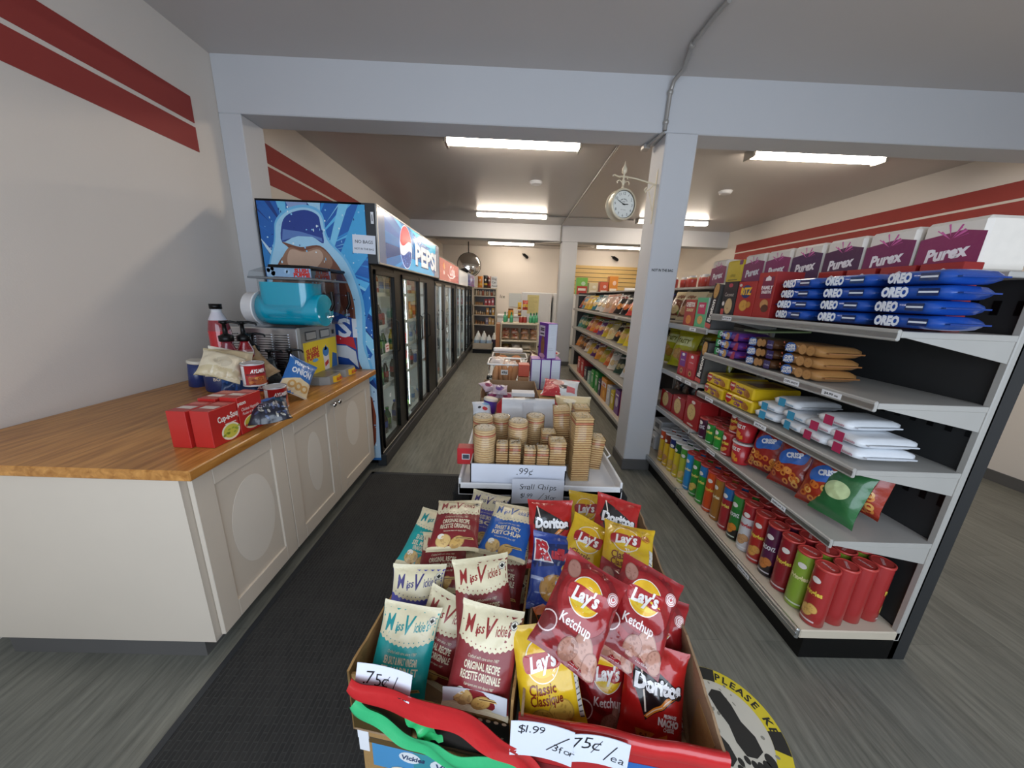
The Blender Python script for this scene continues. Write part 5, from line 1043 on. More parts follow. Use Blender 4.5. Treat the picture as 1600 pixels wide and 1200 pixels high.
# streamers of flagging tape
def ribbon(name, label, pts, wd, col, off, tw):
    q = MB(); P_ = smooth(pts, 8, False); n = len(P_); nx = 4; vs = []
    for i, (px, py) in enumerate(P_):
        c = at_pl(px, py, LO-LV*off, -LV); s = i/(n-1); a, b_ = P_[max(i-1, 0)], P_[min(i+1, n-1)]
        d = (at_pl(b_[0], b_[1], LO-LV*off, -LV)-at_pl(a[0], a[1], LO-LV*off, -LV)).normalized(); up = d.cross(LV).normalized(); up = up if up.z > 0 else -up
        for k in range(nx+1):
            w_ = (k/nx-.5)*(wd(s) if callable(wd) else wd); vs.append(c+up*w_-LV*(.006*math.sin(k*1.5+s*9*tw)+.004*math.sin(s*20)))
    fs = [(i*(nx+1)+k, (i+1)*(nx+1)+k, (i+1)*(nx+1)+k+1, i*(nx+1)+k+1) for i in range(n-1) for k in range(nx)]
    q.add(vs, fs, 'film', col, True); q.add([v+LV*.0008 for v in vs], [tuple(reversed(f)) for f in fs], 'film', col, True)
    return tag(q.build(name), label, 'streamer', 'plastic tape streamers')
ribbon('tape_streamer', 'red plastic tape streamer swagged across the front left box', [(545, 1070), (575, 1083), (625, 1098), (680, 1112), (730, 1134), (775, 1164), (815, 1192), (840, 1215)], lambda s: .045+.035*math.sin(s*PI), 'c22a2c', .034, .4)
ribbon('tape_streamer', 'green plastic tape streamer hanging below the red one', [(553, 1098), (580, 1118), (620, 1142), (660, 1166), (700, 1188), (750, 1204), (830, 1212)], lambda s: .045+.02*s, '3fb878', .022, .6)
ribbon('tape_streamer', 'short green tape loop behind the red streamer', [(630, 1098), (648, 1118), (668, 1140), (680, 1156)], .055, '37b36c', .014, .3)

# ------------------------------------------------------------------ bags
BW, BH = .166, .226
def d_mv(c, dark, l1, l2, l3=None, w=BW, h=BH):
    g = random.Random(hash(l1) % 999); cream = 'ddd2b0'
    sc = [(-w/2, h*.5)]+[(w*(k/24-.5), h*(.165-.085*(1-(k/12-1)**2))+.0022*(1 if k % 2 else -1)) for k in range(25)]+[(w/2, h*.5)]
    D = [poly(sc, cream, 1), rect(-w/2, -h/2, w/2, -h*.455, cream, 1)]
    for k in range(1, 12): x = w*(k/12-.5); D.append(ell(x, h*(.165-.085*(1-(k/6-1)**2))+.009, .0016, .0016, dark, 2, 7))
    D += [text('M', -.054, h*.30, .037, dark, 2, bold=.012, shear=.3, rot=R(8), width=.028), text('iss', -.024, h*.275, .021, dark, 2, bold=.015, shear=.3, rot=R(10), width=.026), line([(-.03, h*.26), (-.031, h*.20)], .0035, dark, 2), text('V', .006, h*.30, .042, dark, 2, bold=.012, shear=.3, rot=R(4), width=.03), text("ickie's", .040, h*.298, .023, dark, 2, bold=.015, shear=.3, rot=R(8), width=.042)]
    D += [ell(.066, h*.36, .0105, .0105, 'f0ead8', 2, 18), ring(.066, h*.36, .0085, .0095, '2a2a2a', 3, 18), poly([(.066, h*.36+.007), (.069, h*.36+.002), (.073, h*.36+.001), (.069, h*.36-.004), (.066, h*.36-.006), (.063, h*.36-.004), (.059, h*.36+.001), (.063, h*.36+.002)], '1e1e1e', 4)]
    tc = 'ddd0b4'
    D += [text('Crafted with care since 1987', 0, h*.02, .007, tc, 2, shear=.35, width=.085), text(l1, 0, -h*.06, .016, tc, 2, bold=.03, width=.098), text(l2, 0, -h*.155, .016, tc, 2, bold=.03, width=.108)]
    if l3: D.append(text(l3, 0, -h*.235, .014, tc, 2, bold=.03, width=.09))
    D += [text('Fabriquees avec soin depuis 1987', 0, -h*(.235 if not l3 else .30), .006, tc, 2, shear=.35, width=.08)]
    D += [poly([(.0, -h*.335), (.065, -h*.315), (.07, -h*.345), (.004, -h*.365)], 'c9a86a', 3.4), line([(.008, -h*.35), (.062, -h*.332)], .002, '5a3a1a', 4)]
    D += chip_oval(-.035, -h*.37, .026, .020, 'd3b070', 2)+chip_oval(.012, -h*.39, .026, .016, 'c9a058', 2.6, .4)+[ell(-.045, -h*.315, .012, .009, 'e8e2d4', 2.5, 12)]
    return D
RED, TEAL, PUR, BLU = '7e2226', '169a98', '4c4aa0', '1c58a8'
MVS = {'red': (RED, '8f2624', 'ORIGINAL RECIPE', 'RECETTE ORIGINALE', None), 'teal': (TEAL, '128a8c', 'SEA SALT & MALT VINEGAR', 'SEL MARIN ET', 'VINAIGRE DE MALT'), 'purple': (PUR, '3c3470', 'APPLEWOOD SMOKED', 'BBQ', None), 'blue': (BLU, '1d4f96', 'SWEET & SPICY', 'KETCHUP', None)}
def layslogo(x, y, r, rot=0):
    D = [ell(x, y, r*1.06, r*1.06, 'ece4d4', 3, 36), ell(x, y, r, r, 'e3b11e', 4, 36), ell(x, y-r*.15, r*.9, r*.62, 'e8c63a', 4.3, 30)]
    band = smooth([(-1.12, .28), (-.5, .42), (.3, .40), (1.08, .58), (1.15, .05), (1.02, -.34), (.4, -.42), (-.3, -.36), (-1.0, -.50), (-1.18, -.15)], 4)
    D.append(poly([(x+a*r, y+b_*r) for a, b_ in band], 'a81c20', 5)); D.append(text("Lay's", x, y+r*.0, r*.72, 'f2ede8', 6, bold=.04, shear=.25, rot=R(8), width=r*1.75))
    return D
def badge(x, y, r, col='ecdcd8', bg='b8343a'):
    return [ell(x, y, r, r, col, 3, 24), ring(x, y, r*.8, r*.9, bg, 4, 24), ell(x, y, r*.58, r*.58, bg, 4, 20), ell(x, y, r*.48, r*.48, col, 5, 18), poly([(x, y+r*.36), (x+r*.12, y+r*.1), (x+r*.34, y+r*.08), (x+r*.16, y-r*.14), (x, y-r*.34), (x-r*.16, y-r*.14), (x-r*.34, y+r*.08), (x-r*.12, y+r*.1)], bg, 6)]
W3, H3 = .164, .222
def d_ketchup():
    D = [ell(0, H3*.1, .062, .062, '9a1f22', 1, 30), ring(0, H3*.1, .072, .086, '7c161b', 1, 36), poly([(-.09, -.12), (.09, -.12), (.09, -.06), (0, -.09), (-.09, -.05)], '7a161a', 1)]
    D += layslogo(-.005, H3*.14, .041)+[text('Ketchup', -.002, -H3*.14, .021, 'efe0dc', 3, bold=.02, width=.082)]+badge(.060, H3*.27, .015)
    D += chip_oval(.035, -H3*.30, .026, .034, 'b98a78', 2, .4)+chip_oval(.004, -H3*.36, .022, .026, 'ad7c6a', 2.6, -.2)+chip_oval(.062, -H3*.38, .02, .026, 'b48472', 3)+[ell(-.066, -H3*.25, .022, .03, '6e1216', 2, 18), ring(-.066, -H3*.25, .02, .023, 'e0c8c4', 3, 20)]
    D += chip_oval(-.055, H3*.33, .018, .022, 'a8786a', 2); D.append(text('200 calories', .04, -H3*.455, .006, 'e8d8d4', 3))
    return D
def d_classic():
    D = layslogo(-.012, H3*.17, .043)+[text('Classic', -.02, -H3*.08, .021, '7a2418', 3, bold=.015, width=.07), text('Classique', -.012, -H3*.18, .021, '7a2418', 3, bold=.015, width=.085)]+badge(.054, H3*.28, .014, 'b8343a', 'e8c63a')
    D += chip_oval(.02, -H3*.33, .035, .03, 'dcb650', 1)+chip_oval(-.03, -H3*.37, .03, .026, 'd8ae48', 1.6)+[rect(.068, -.1, .08, .03, 'd8d6d0', 2)]+[rect(.069, -.095+k*.012, .079, -.092+k*.012, '5a5a58', 3) for k in range(10)]
    return D
def d_nacho():
    D = [poly([(-.08, .11), (.08, .11), (.05, .07), (-.03, .06)], 'b02220', 1)]
    D += [poly([(-.052, .086), (.06, .03), (.055, .012), (-.022, -.048), (-.066, .03)], '191314', 2), line([(-.05, .086), (-.024, -.03)], .0045, 'e8d8c8', 3), poly([(-.027, -.040), (-.018, -.043), (.062, .022), (.052, .030)], 'e08428', 3.4), line([(-.02, -.038), (.058, .024)], .0025, 'f2d8b8', 4)]
    D += [text('Doritos', .004, .03, .031, 'f4f2f2', 5, bold=.06, width=.125), text('Doritos', .005, .0295, .031, '191314', 4.5, bold=.10, width=.132)]
    D += [text('FROMAGE', .04, -.026, .008, 'f0e4e0', 3, bold=.04, width=.034), text('NACHO', .038, -.041, .014, 'f4ecea', 3, bold=.07, width=.055), text('CHEESE', .04, -.055, .008, 'f0e4e0', 3, bold=.04, width=.03)]
    for x, y, r, c in ((-.02, -.085, 0, 'c8702a'), (.022, -.09, .5, 'bf6524')):
        D.append(poly([(x+.03*math.cos(a+r), y+.03*math.sin(a+r)) for a in (PI/2*3, PI/6*5, PI/6)], c, 2+r)); D += [ell(x+rnd.uniform(-.012, .012), y+rnd.uniform(-.004, .012), .003, .002, '7a3010', 3, 7) for _ in range(8)]
    return D
def d_ruffles(): return [poly([(-.085, .0), (.085, .03), (.085, .09), (-.085, .07)], '16285e', 1), text('R', -.045, .055, .045, 'c22a36', 3, bold=.12), text('R', -.044, .055, .045, 'e8e4e8', 2.5, bold=.18), text('uffles', .02, .05, .03, 'c22a36', 3, bold=.06, width=.08)]+chip_oval(0, -.05, .05, .04, 'c8964a', 2)+[poly([(-.08, -.02), (.08, -.035), (.08, -.045), (-.08, -.03)], 'a8b4d8', 2)]
def d_sticks(): return [rect(-.08, .02, .08, .09, '1a1614', 1), text('TACOS', 0, .055, .036, 'd8b42a', 2, bold=.08, width=.12), text('hot & sweet', 0, .0, .014, 'd8a040', 2)]
BAGS = [ # kind, px, py, height of its middle, lean, roll, yaw, label
    ('under-cream', 696, 905, .53, 50, 12, 0, 'cream edged chip bag deep in the left box under the others'), ('under-blue', 722, 915, .555, 50, -8, 0, 'cream and blue chip bag mostly buried at the middle of the left box'), ('under-red', 786, 955, .53, 42, 6, 8, 'cream edged dark red bag deep at the right of the left box'),
    ('purple', 757, 808, .64, 66, 10, 0, 'purple chip bag peeking out at the back behind the top red one'), ('teal', 672, 842, .63, 66, 18, 8, 'teal chip bag squeezed at the back left of the left box'), ('red', 785, 892, .62, 54, 7, -4, 'dark red bag under the blue one at right of the left box'),
    ('blue', 795, 828, .72, 78, 8, -4, 'bright blue chip bag at back right of the left box'), ('red', 693, 872, .70, 78, 2, 10, 'dark red bag lying flat with its top folded under another'), ('red', 714, 818, .75, 82, 0, 4, 'dark red bag topmost at the back of the left box'),
    ('purple', 650, 945, .60, 34, 3, 8, 'violet blue bag standing behind the teal bag at left'), ('red', 690, 993, .60, 32, 14, -8, 'dark red bag between the teal bag and the front red bag'), ('red', 755, 938, .70, 44, -8, 4, 'dark red bag leaning at the middle right of the left box'),
    ('teal', 632, 1014, .62, 36, 7, 4, 'teal chip bag at the front left corner of the left box'), ('red', 757, 1026, .635, 36, 6, -3, 'dark red bag at the front right of the left box')]
for i, (k, px, py, z, lean, roll, yaw, lb) in enumerate(BAGS):
    kk = {'under-cream': 'red', 'under-blue': 'blue', 'under-red': 'red'}.get(k, k); c, dk, a, b_, c3 = MVS[kk]
    o = bag_mb(BW, BH, .05, 300+i*3, c, d_mv(c, dk, a, b_, c3), 'd6caa6', 'dcd2b2', m='satin', nx=26, ny=32, cr=.8, bend=.006*(i % 3-1), back='c8c0a8').build('chip_bag')
    P_ = at_z(px, py, z); o.matrix_world = Matrix.Translation(P_) @ Euler((0, 0, R(yaw-3))).to_matrix().to_4x4() @ Matrix.Rotation(R(-lean), 4, 'X') @ Matrix.Rotation(R(roll), 4, 'Y') @ Matrix.Translation((0, 0, -BH/2)); tag(o, lb, 'chip bag', 'small cream topped chip bags in the left box')
KD = dict(ketchup=('94181d', d_ketchup, '7a1a1f'), classic=('dab21f', d_classic, 'd2a81c'), nacho=('b01c19', d_nacho, '8f1a1c'), ruffles=('1f3f92', d_ruffles, '18306e'), sticks=('c8601e', d_sticks, 'a03818'))
BAGS2 = [('nacho', 906, 925, .53, 40, -4, 20, 'dark red bag wedged low against the left side of the right box'), ('classic', 918, 812, .63, 48, 4, 0, 'yellow chip bag hidden between the two back red triangle chip bags'), ('ruffles', 878, 940, .57, 52, 12, 10, 'blue chip bag low at the left of the right box'),
    ('ruffles', 866, 893, .665, 46, 10, 6, 'blue chip bag with red lettering under the yellow bag'), ('nacho', 1042, 1092, .475, 50, 6, 0, 'red bag wedged along the right wall at the front of the box'), ('ketchup', 1022, 990, .62, 40, 14, -6, 'red ketchup bag against the right wall under another'),
    ('nacho', 860, 832, .73, 44, -1, 0, 'red bag with black triangle at back left of the right box'), ('nacho', 960, 826, .71, 44, 12, -4, 'red bag with black triangle at back right of the right box'), ('sticks', 890, 1000, .54, 38, -10, 16, 'orange and black bag mostly hidden at left of the right box'),
    ('classic', 915, 866, .70, 54, 30, 6, 'yellow chip bag tilted at the middle back of the right box'), ('classic', 980, 868, .745, 70, 12, -4, 'yellow chip bag lying over the back right red bag'),
    ('ketchup', 948, 1062, .585, 34, 3, 0, 'red ketchup bag standing upright at front centre of the right box'), ('nacho', 1020, 1080, .595, 33, 8, -4, 'red bag with black triangle at the front right of the right box'), ('classic', 855, 1052, .615, 34, -7, 6, 'yellow chip bag at the front left of the right box'),
    ('ketchup', 962, 955, .70, 50, 26, 0, 'red ketchup bag sandwiched between two others at the middle'), ('ketchup', 1000, 955, .74, 48, 24, -4, 'red ketchup bag at right of the two tilted ones'), ('ketchup', 906, 955, .79, 48, 31, 4, 'red ketchup bag tilted on top at left of the pile')]
for i, (k, px, py, z, lean, roll, yaw, lb) in enumerate(BAGS2):
    c, dfn, bk = KD[k]
    o = bag_mb(W3, H3, .054, 500+i*3, c, dfn(), c, m='film', nx=26, ny=32, cr=1.5, bend=.006*(i % 3-1), back=bk).build('chip_bag')
    P_ = at_z(px, py, z); o.matrix_world = Matrix.Translation(P_) @ Euler((0, 0, R(yaw-3))).to_matrix().to_4x4() @ Matrix.Rotation(R(-lean), 4, 'X') @ Matrix.Rotation(R(roll), 4, 'Y') @ Matrix.Translation((0, 0, -H3/2)); tag(o, lb, 'chip bag', 'small chip bags in the red edged box')
# ================================================================== island table behind the chip boxes
TZ = .60
t = thing('display_table', 'long low display table with black padded corners in the aisle', 'table', (0, 0, 0))
q = MB(); q.box(-.20, 1.42, TZ-.05, .54, 3.75, TZ, 'plastic', '8f9496', bev=.004); q.build('table_top', t)
for x in (-.235, .50):
    for y in (1.385, 3.70): q = MB(); q.box(x, y, .0, x+.085, y+.085, TZ+.012, 'rubber', bev=.008); q.build('corner_post', t)
q = MB(); q.box(-.14, 1.46, .18, .49, 1.475, TZ-.05, 'plastic', '7d8386'); q.build('front_panel', t)
t = thing('display_tray', 'white display tray holding stacks of rice crackers', 'tray', (0, 0, TZ+.041))
x0, x1, y0, y1 = -.205, .545, 1.365, 1.99
q = MB(); q.box(x0, y0, -.027, x1, y1, .006, 'white')
q.box(x0, y0, -.027, x1, y0+.012, .03, 'white', bev=.003)
for a in ((x0, y1-.012, x1, y1), (x0, y0, x0+.012, y1), (x1-.012, y0, x1, y1)): q.box(a[0], a[1], 0, a[2], a[3], .055, 'white', bev=.003)
q.build('tray_shell', t)
q = MB(); q.tube([(x1-.006, 1.62, .05), (x1+.016, 1.63, .06), (x1+.016, 1.75, .06), (x1-.006, 1.76, .05)], .004, 8, 'white'); q.build('wire_handle', t)
bx0, bx1, by0, by1, bz = -.155, .285, 1.39, 1.74, TZ+.049
t = thing('counter_display_box', 'white cardboard display box with .99¢ written on its front', 'box', (0, 0, bz))
q = MB(); q.box(bx0, by0, 0, bx1, by1, .004, 'paper'); q.box(bx0, by0, 0, bx1, by0+.005, .108, 'ink', 'dfe3ee'); q.box(bx0, by0, 0, bx0+.005, by1, .108, 'ink', 'cfc6ba'); q.box(bx1-.005, by0, 0, bx1, by1, .085, 'ink', 'cfc6ba'); q.box(bx0, by1-.005, 0, bx1, by1, .085, 'ink', 'cfc6ba')
put(q, hand('.99¢', .03, .002, .036, 9), plane(((bx0+bx1)/2, by0, .074), (1, 0, 0), (0, 0, 1)), lift=.0006, maxe=.05); q.build('box_shell', t)
p = at_pl(840, 768, (0, 1.355, 0), (0, -1, 0))
sign_card('price_sign', 'white sign reading Small Chips $1.99/3 for hung on the white tray', .235, .125, hand('Small Chips', .0, .025, .027, 12)+hand('$1.99', -.05, -.02, .022, 13)+[line([(.002, -.045), (.03, -.008)], .0022, '16161a', 1)]+hand('3for', .058, -.028, .022, 14), p, (1, 0, 0), (0, 0, 1))
# rice cracker stacks
def round_stack(r, h, seed, n=None):
    q = MB(); th = .0115; n = max(3, int(h/th)); g = random.Random(seed); red = n-3; prof = []; cols = []
    for k in range(n):
        z = k*h/n; e = h/n; rr = r*g.uniform(.985, 1.0)
        prof += [(rr*.94, z+.0003), (rr, z+e*.25), (rr, z+e*.72), (rr*.94, z+e*.97)]; c = 'dcb98a' if k != red else 'c86a52'
        cols += ['a87a4e', mixc(c, 'ecd8b4', .4), c, '94643e']
    prof.append((r*.9, h)); cols[-1] = 'e0c8a4'
    q.lathe(prof, 26, 'biscuit', cols=cols)
    D = [ell(0, 0, r*.9, r*.9, 'e6d8c0', 1, 26)]+[ell(*(lambda a, d: (d*math.cos(a), d*math.sin(a)))(g.uniform(0, 6.3), r*.8*math.sqrt(g.random())), g.uniform(.002, .006), g.uniform(.001, .004), g.choice(['eee6d8', 'f4f0e8', '9a8468', 'e4d8c4']), 2, 7, g.uniform(0, 3)) for _ in range(60)]
    put(q, D, plane((0, 0, h), (1, 0, 0), (0, 1, 0)), 'biscuit', lift=.0005); return q
def square_stack(w, d, h, seed, pale=False):
    q = MB(); th = .0115; n = max(3, int(h/th)); g = random.Random(seed); red = n-3 if h > .15 else -1
    for k in range(n):
        z = k*h/n; e = h/n; j = .001; dx, dy = g.uniform(-j, j), g.uniform(-j, j); c = 'dfbd8c' if k != red else 'c86a52'
        q.box(-w/2+dx, -d/2+dy, z+.0006, w/2+dx, d/2+dy, z+e*.78, 'biscuit', mixc(c, 'dcc092', g.uniform(0, .4)), bev=.0035)
        if k < n-1: q.box(-w*.46, -d*.46, z+e*.7, w*.46, d*.46, z+e+.0005, 'biscuit', '94643e')
    D = [rect(-w*.45, -d*.45, w*.45, d*.45, 'e2caa0', 1)]+[ell(g.uniform(-.4, .4)*w, g.uniform(-.4, .4)*d, g.uniform(.002, .006), g.uniform(.001, .004), g.choice(['efe8da', 'f6f2ea', 'a8906c', 'e6dac2']), 2, 7, g.uniform(0, 3)) for _ in range(60 if h > .15 else 25)]
    put(q, D, plane((0, 0, h-h/n*.22), (1, 0, 0), (0, 1, 0)), 'biscuit', lift=.0006); return q
def wrapper(parent, pts, h, top=.012):
    """clear film sleeve with a gathered top"""
    q = MB(); n = len(pts); g = random.Random(int(h*1e4))
    lv = [(1.01, 0.002), (1.012, h*.5), (1.008, h+.002), (.7, h+top*.6)]
    vs = [(x*s, y*s, z+(g.uniform(-.003, .004) if i == 3 else 0)) for i, (s, z) in enumerate(lv) for x, y in pts]
    q.add(vs, [(j*n+i, j*n+(i+1) % n, (j+1)*n+(i+1) % n, (j+1)*n+i) for j in range(3) for i in range(n)], 'wrap', (1, 1, 1), True); return q.build('film_wrapper', parent)
IZ = bz+.0045
def stack_at(px, py, ybase, kind, r, label, seed, zb=IZ, tilt=(0, 0), d=None, rz=0):
    p = at_y(px, py, ybase); h = p.z-zb
    t = thing('rice_cracker_stack', label, 'cracker stack', (p.x, ybase, zb), (R(tilt[0]), R(tilt[1]), R(rz)), 'wrapped rice cracker stacks on the white tray')
    if kind == 'r': round_stack(r, h, seed).build('crackers', t); wrapper(t, [(r*1.01*math.cos(2*PI*k/20), r*1.01*math.sin(2*PI*k/20)) for k in range(20)], h)
    else: square_stack(r, d or r, h, seed).build('crackers', t); a = r/2*1.02; b_ = (d or r)/2*1.02; wrapper(t, [(-a, -b_), (0, -b_), (a, -b_), (a, 0), (a, b_), (0, b_), (-a, b_), (-a, 0)], h, .016)
    return t
stack_at(758, 668, 1.455, 'r', .051, 'tall round cracker stack at the front left corner of the display box', 1)
stack_at(755, 650, 1.585, 'r', .051, 'round cracker stack behind the tall one at the left', 2)
stack_at(783, 650, 1.66, 'r', .048, 'round cracker stack second from left in the back row', 3)
stack_at(810, 657, 1.56, 'r', .049, 'round cracker stack standing in the centre of the display box', 4)
stack_at(837, 649, 1.68, 'r', .048, 'round cracker stack at the right of the back row', 5)
stack_at(785, 690, 1.45, 's', .056, 'short square cracker stack next to the tall round stack', 6)
stack_at(805, 690, 1.45, 's', .056, 'short square cracker stack, second from the tall round stack', 7)
stack_at(828, 698, 1.435, 's', .055, 'lowest square cracker stack left of centre front', 8)
stack_at(848, 698, 1.435, 's', .055, 'low square cracker stack, second from right at the front', 9)
stack_at(871, 686, 1.46, 's', .078, 'wider square cracker stack at the right front of the display box', 10, d=.08)
stack_at(857, 672, 1.58, 's', .072, 'square cracker stack hidden behind the wider one at right', 11)
TRZ = TZ+.0475
stack_at(910, 648, 1.50, 's', .088, 'very tall square cracker stack at the right front of the tray', 12, zb=TRZ, d=.10, rz=4)
stack_at(885, 636, 1.66, 's', .084, 'very tall square cracker stack behind the box, leaning left', 13, zb=TRZ, tilt=(0, -5), d=.09, rz=-4)
stack_at(908, 634, 1.78, 's', .086, 'tall square cracker stack at the back right of the tray', 14, zb=TRZ, d=.09)
stack_at(928, 680, 1.62, 's', .07, 'lower square cracker stack at the right edge of the tray', 15, zb=TRZ, tilt=(0, 6), d=.09)
# red price box at the left of the tray
q = MB(); q.box(-.04, -.03, 0, .04, .03, .085, 'carton', 'b8262c', bev=.004); put(q, [rect(-.016, -.014, .022, .016, 'c8ccd0', 1), rect(-.012, -.010, .018, .012, '3c4450', 2)], plane((0, -.03, .042), (1, 0, 0), (0, 0, 1)), lift=.0006)
p = at_y(726, 691, 1.52); o = q.build('red_box'); place(o, p.x+.007, 1.52, TZ+.097, 'small red box with grey square label perched on the tray left edge', 'box')
# things further along the table
def pillow_pack(name, label, wd, d, h, col, D, x, y, z, rz, seal, m='satin', cat='bread pack', lean=0, cr=1.3, seed=1, group=None):
    o = bag_mb(wd, h, d, seed, col, D, seal, m=m, nx=22, ny=20, cr=cr).build(name); return place(o, x, y, z, label, cat, group, (R(lean), 0, R(rz)))
# big white pack with red ends standing behind the crackers
q = MB(); n = 12; L_ = [];
for i, (x, s) in enumerate(((-.205, .55), (-.17, .9), (-.12, 1), (-.02, 1.0), (.06, .98), (.14, 1), (.175, .92), (.21, .5))):
    for k in range(n):
        a = 2*PI*k/n; c_, s_ = math.cos(a), math.sin(a); r_ = (abs(c_)**3.5+abs(s_)**3.5)**(-1/3.5); w_ = noise1(x*20, k*1.7, 4)*.008
        L_.append((x, c_*r_*(.055*s+w_), .125+s_*r_*(.125*min(1, s+.08)+w_)))
o_ = MB(); o_.add(L_, [(i*n+k, i*n+(k+1) % n, (i+1)*n+(k+1) % n, (i+1)*n+k) for i in range(1, 6) for k in range(n)], 'satin', 'dcdee2', True)
o_.add(L_, [(i*n+k, i*n+(k+1) % n, (i+1)*n+(k+1) % n, (i+1)*n+k) for i in (0, 6) for k in range(n)]+[tuple(reversed(range(n))), tuple(range(7*n, 8*n))], 'satin', 'b8242c', True)
put(o_, [rect(-.02, -.02, .045, .0, '1a1a1e', 1)], plane((.0, -.0, .254), (1, 0, 0), (0, 1, 0)), lift=.001); o_.box(-.035, -.061, .02, .035, -.059, .24, 'satin', 'd0d2d8')
p = at_y(822, 650, 2.07); place(o_.build('bread_pack'), p.x+.01, 2.12, TZ+.003, 'white wrapped pack with red ends standing behind the cracker stacks', 'pack')
place(bag_mb(.30, .26, .07, 91, 'd8dde0', [poly([(-.15, -.13), (.02, -.13), (-.06, .13), (-.15, .13)], 'b8303a', 1), ell(-.02, .02, .05, .04, 'd8a8a0', 2), ell(.03, -.03, .04, .03, '3a3034', 2), ell(-.07, .06, .04, .02, 'd09080', 2), rect(.06, -.09, .13, -.02, 'c86a70', 2)], 'b8303a', m='satin', nx=18, ny=18).build('snack_bag'), .40, 2.48, TZ+.16, 'large white and red bag lying on the table right of the open carton', 'snack bag', None, (R(-72), 0, R(-14)))
q = MB(); q.box(-.16, -.13, 0, .16, .13, .15, 'card', bev=.004); place(q.build('carton'), .41, 2.58, TZ+.002, 'brown carton under the large white and red bag', 'carton')
place(bag_mb(.26, .22, .12, 92, 'd9c79c', [rect(-.02, -.1, .11, -.01, 'cdb27a', 1)]+[rect(-.02+k*.012, -.1, -.014+k*.012, -.01, 'b89458', 2) for k in range(11)]+[ell(-.03, .05, .05, .02, 'eadfc4', 1)], 'e0d4b4', m='satin', nx=18, ny=16).build('toast_pack'), .46, 2.16, TZ+.06, 'clear pack of pale toast slices behind the tall cracker stacks', 'toast pack', None, (R(-40), 0, R(-6)))
def tub(label, x, y, z, c, lean):
    t = thing('chip_tub', label, 'tub', (x, y, z), (R(lean), R(8), 0)); q = MB(); q.lathe([(.04, 0), (.045, .004), (.046, .15)], 22, 'metalprint', cols=[c, c]); q.build('tub', t); q = MB(); q.lathe([(.048, .148), (.05, .152), (.05, .163), (.044, .168)], 22, 'plastic', 'd9d2c2'); q.build('lid', t)
p = at_y(762, 617, 2.2); tub('purple tub with cream lid standing left of the white pack', p.x, 2.2, TZ+.055, '4a2a8a', -6)
place(bag_mb(.13, .12, .06, 93, 'd8dce2', [ell(.02, -.01, .02, .015, 'c83a40', 1), ell(-.02, .0, .012, .01, '3a3a40', 1), ell(.03, .03, .03, .012, '8ab4d8', 1)], m='satin', nx=12, ny=12).build('snack_bag'), -.155, 2.10, TZ+.12, 'small white pack with red print left of the white pack', 'snack bag', None, (R(-50), 0, R(10)))
q = MB(); q.box(-.07, -.06, 0, .07, .06, .115, 'card', bev=.003); place(q.build('carton'), -.13, 2.155, TZ+.002, 'small brown carton under the small white pack at left', 'carton')
q = MB(); q.box(-.05, -.05, 0, .05, .05, .053, 'card', bev=.003); place(q.build('carton'), -.135, 2.30, TZ+.002, 'low brown carton under the purple tub', 'carton')
# open carton with pink packs
t = thing('open_carton', 'open brown carton of pink wrapped packs in the middle of the table', 'carton', (.02, 2.72, TZ+.002)); q = MB()
for a in ((-.225, -.2, -.22, .2), (.22, -.2, .225, .2), (-.225, -.2, .225, -.195), (-.225, .195, .225, .2)): q.box(a[0], a[1], 0, a[2], a[3], .12 if a[3] < -.1 else .17, 'cardin')
q.box(-.225, -.2, 0, .225, .2, .004, 'cardin'); q.build('walls', t)
for i in range(5):
    place(bag_mb(.13, .11, .05, 100+i, 'c8b4c0', [ell(.0, .0, .04, .03, ['9a3a6a', '6a4a8a', 'a84a6a', '8a3a5a', 'b86a8a'][i], 1), ell(.03, .03, .02, .015, 'e8e0e4', 2)], m='film', nx=12, ny=12, cr=1.6).build('snack_pack'), -.13+.075*(i % 3), 2.63+.07*(i//3), TZ+.06+.02*(i % 2), f'pink and clear wrapped pack, {ORD[i]} from left in the open carton', 'snack pack', 'pink wrapped packs in the open carton', (R(-60), 0, R(-20+22*i)))
q = MB(); q.box(-.09, -.05, 0, .09, .05, .03, 'paper', bev=.002); place(q.build('white_box'), .13, 2.58, TZ+.137, 'flat white box lying in the open carton front right', 'box')
q = MB(); q.box(-.07, -.045, 0, .07, .045, .131, 'card'); place(q.build('carton'), .13, 2.58, TZ+.004, 'brown inner carton holding up the flat white box', 'carton')
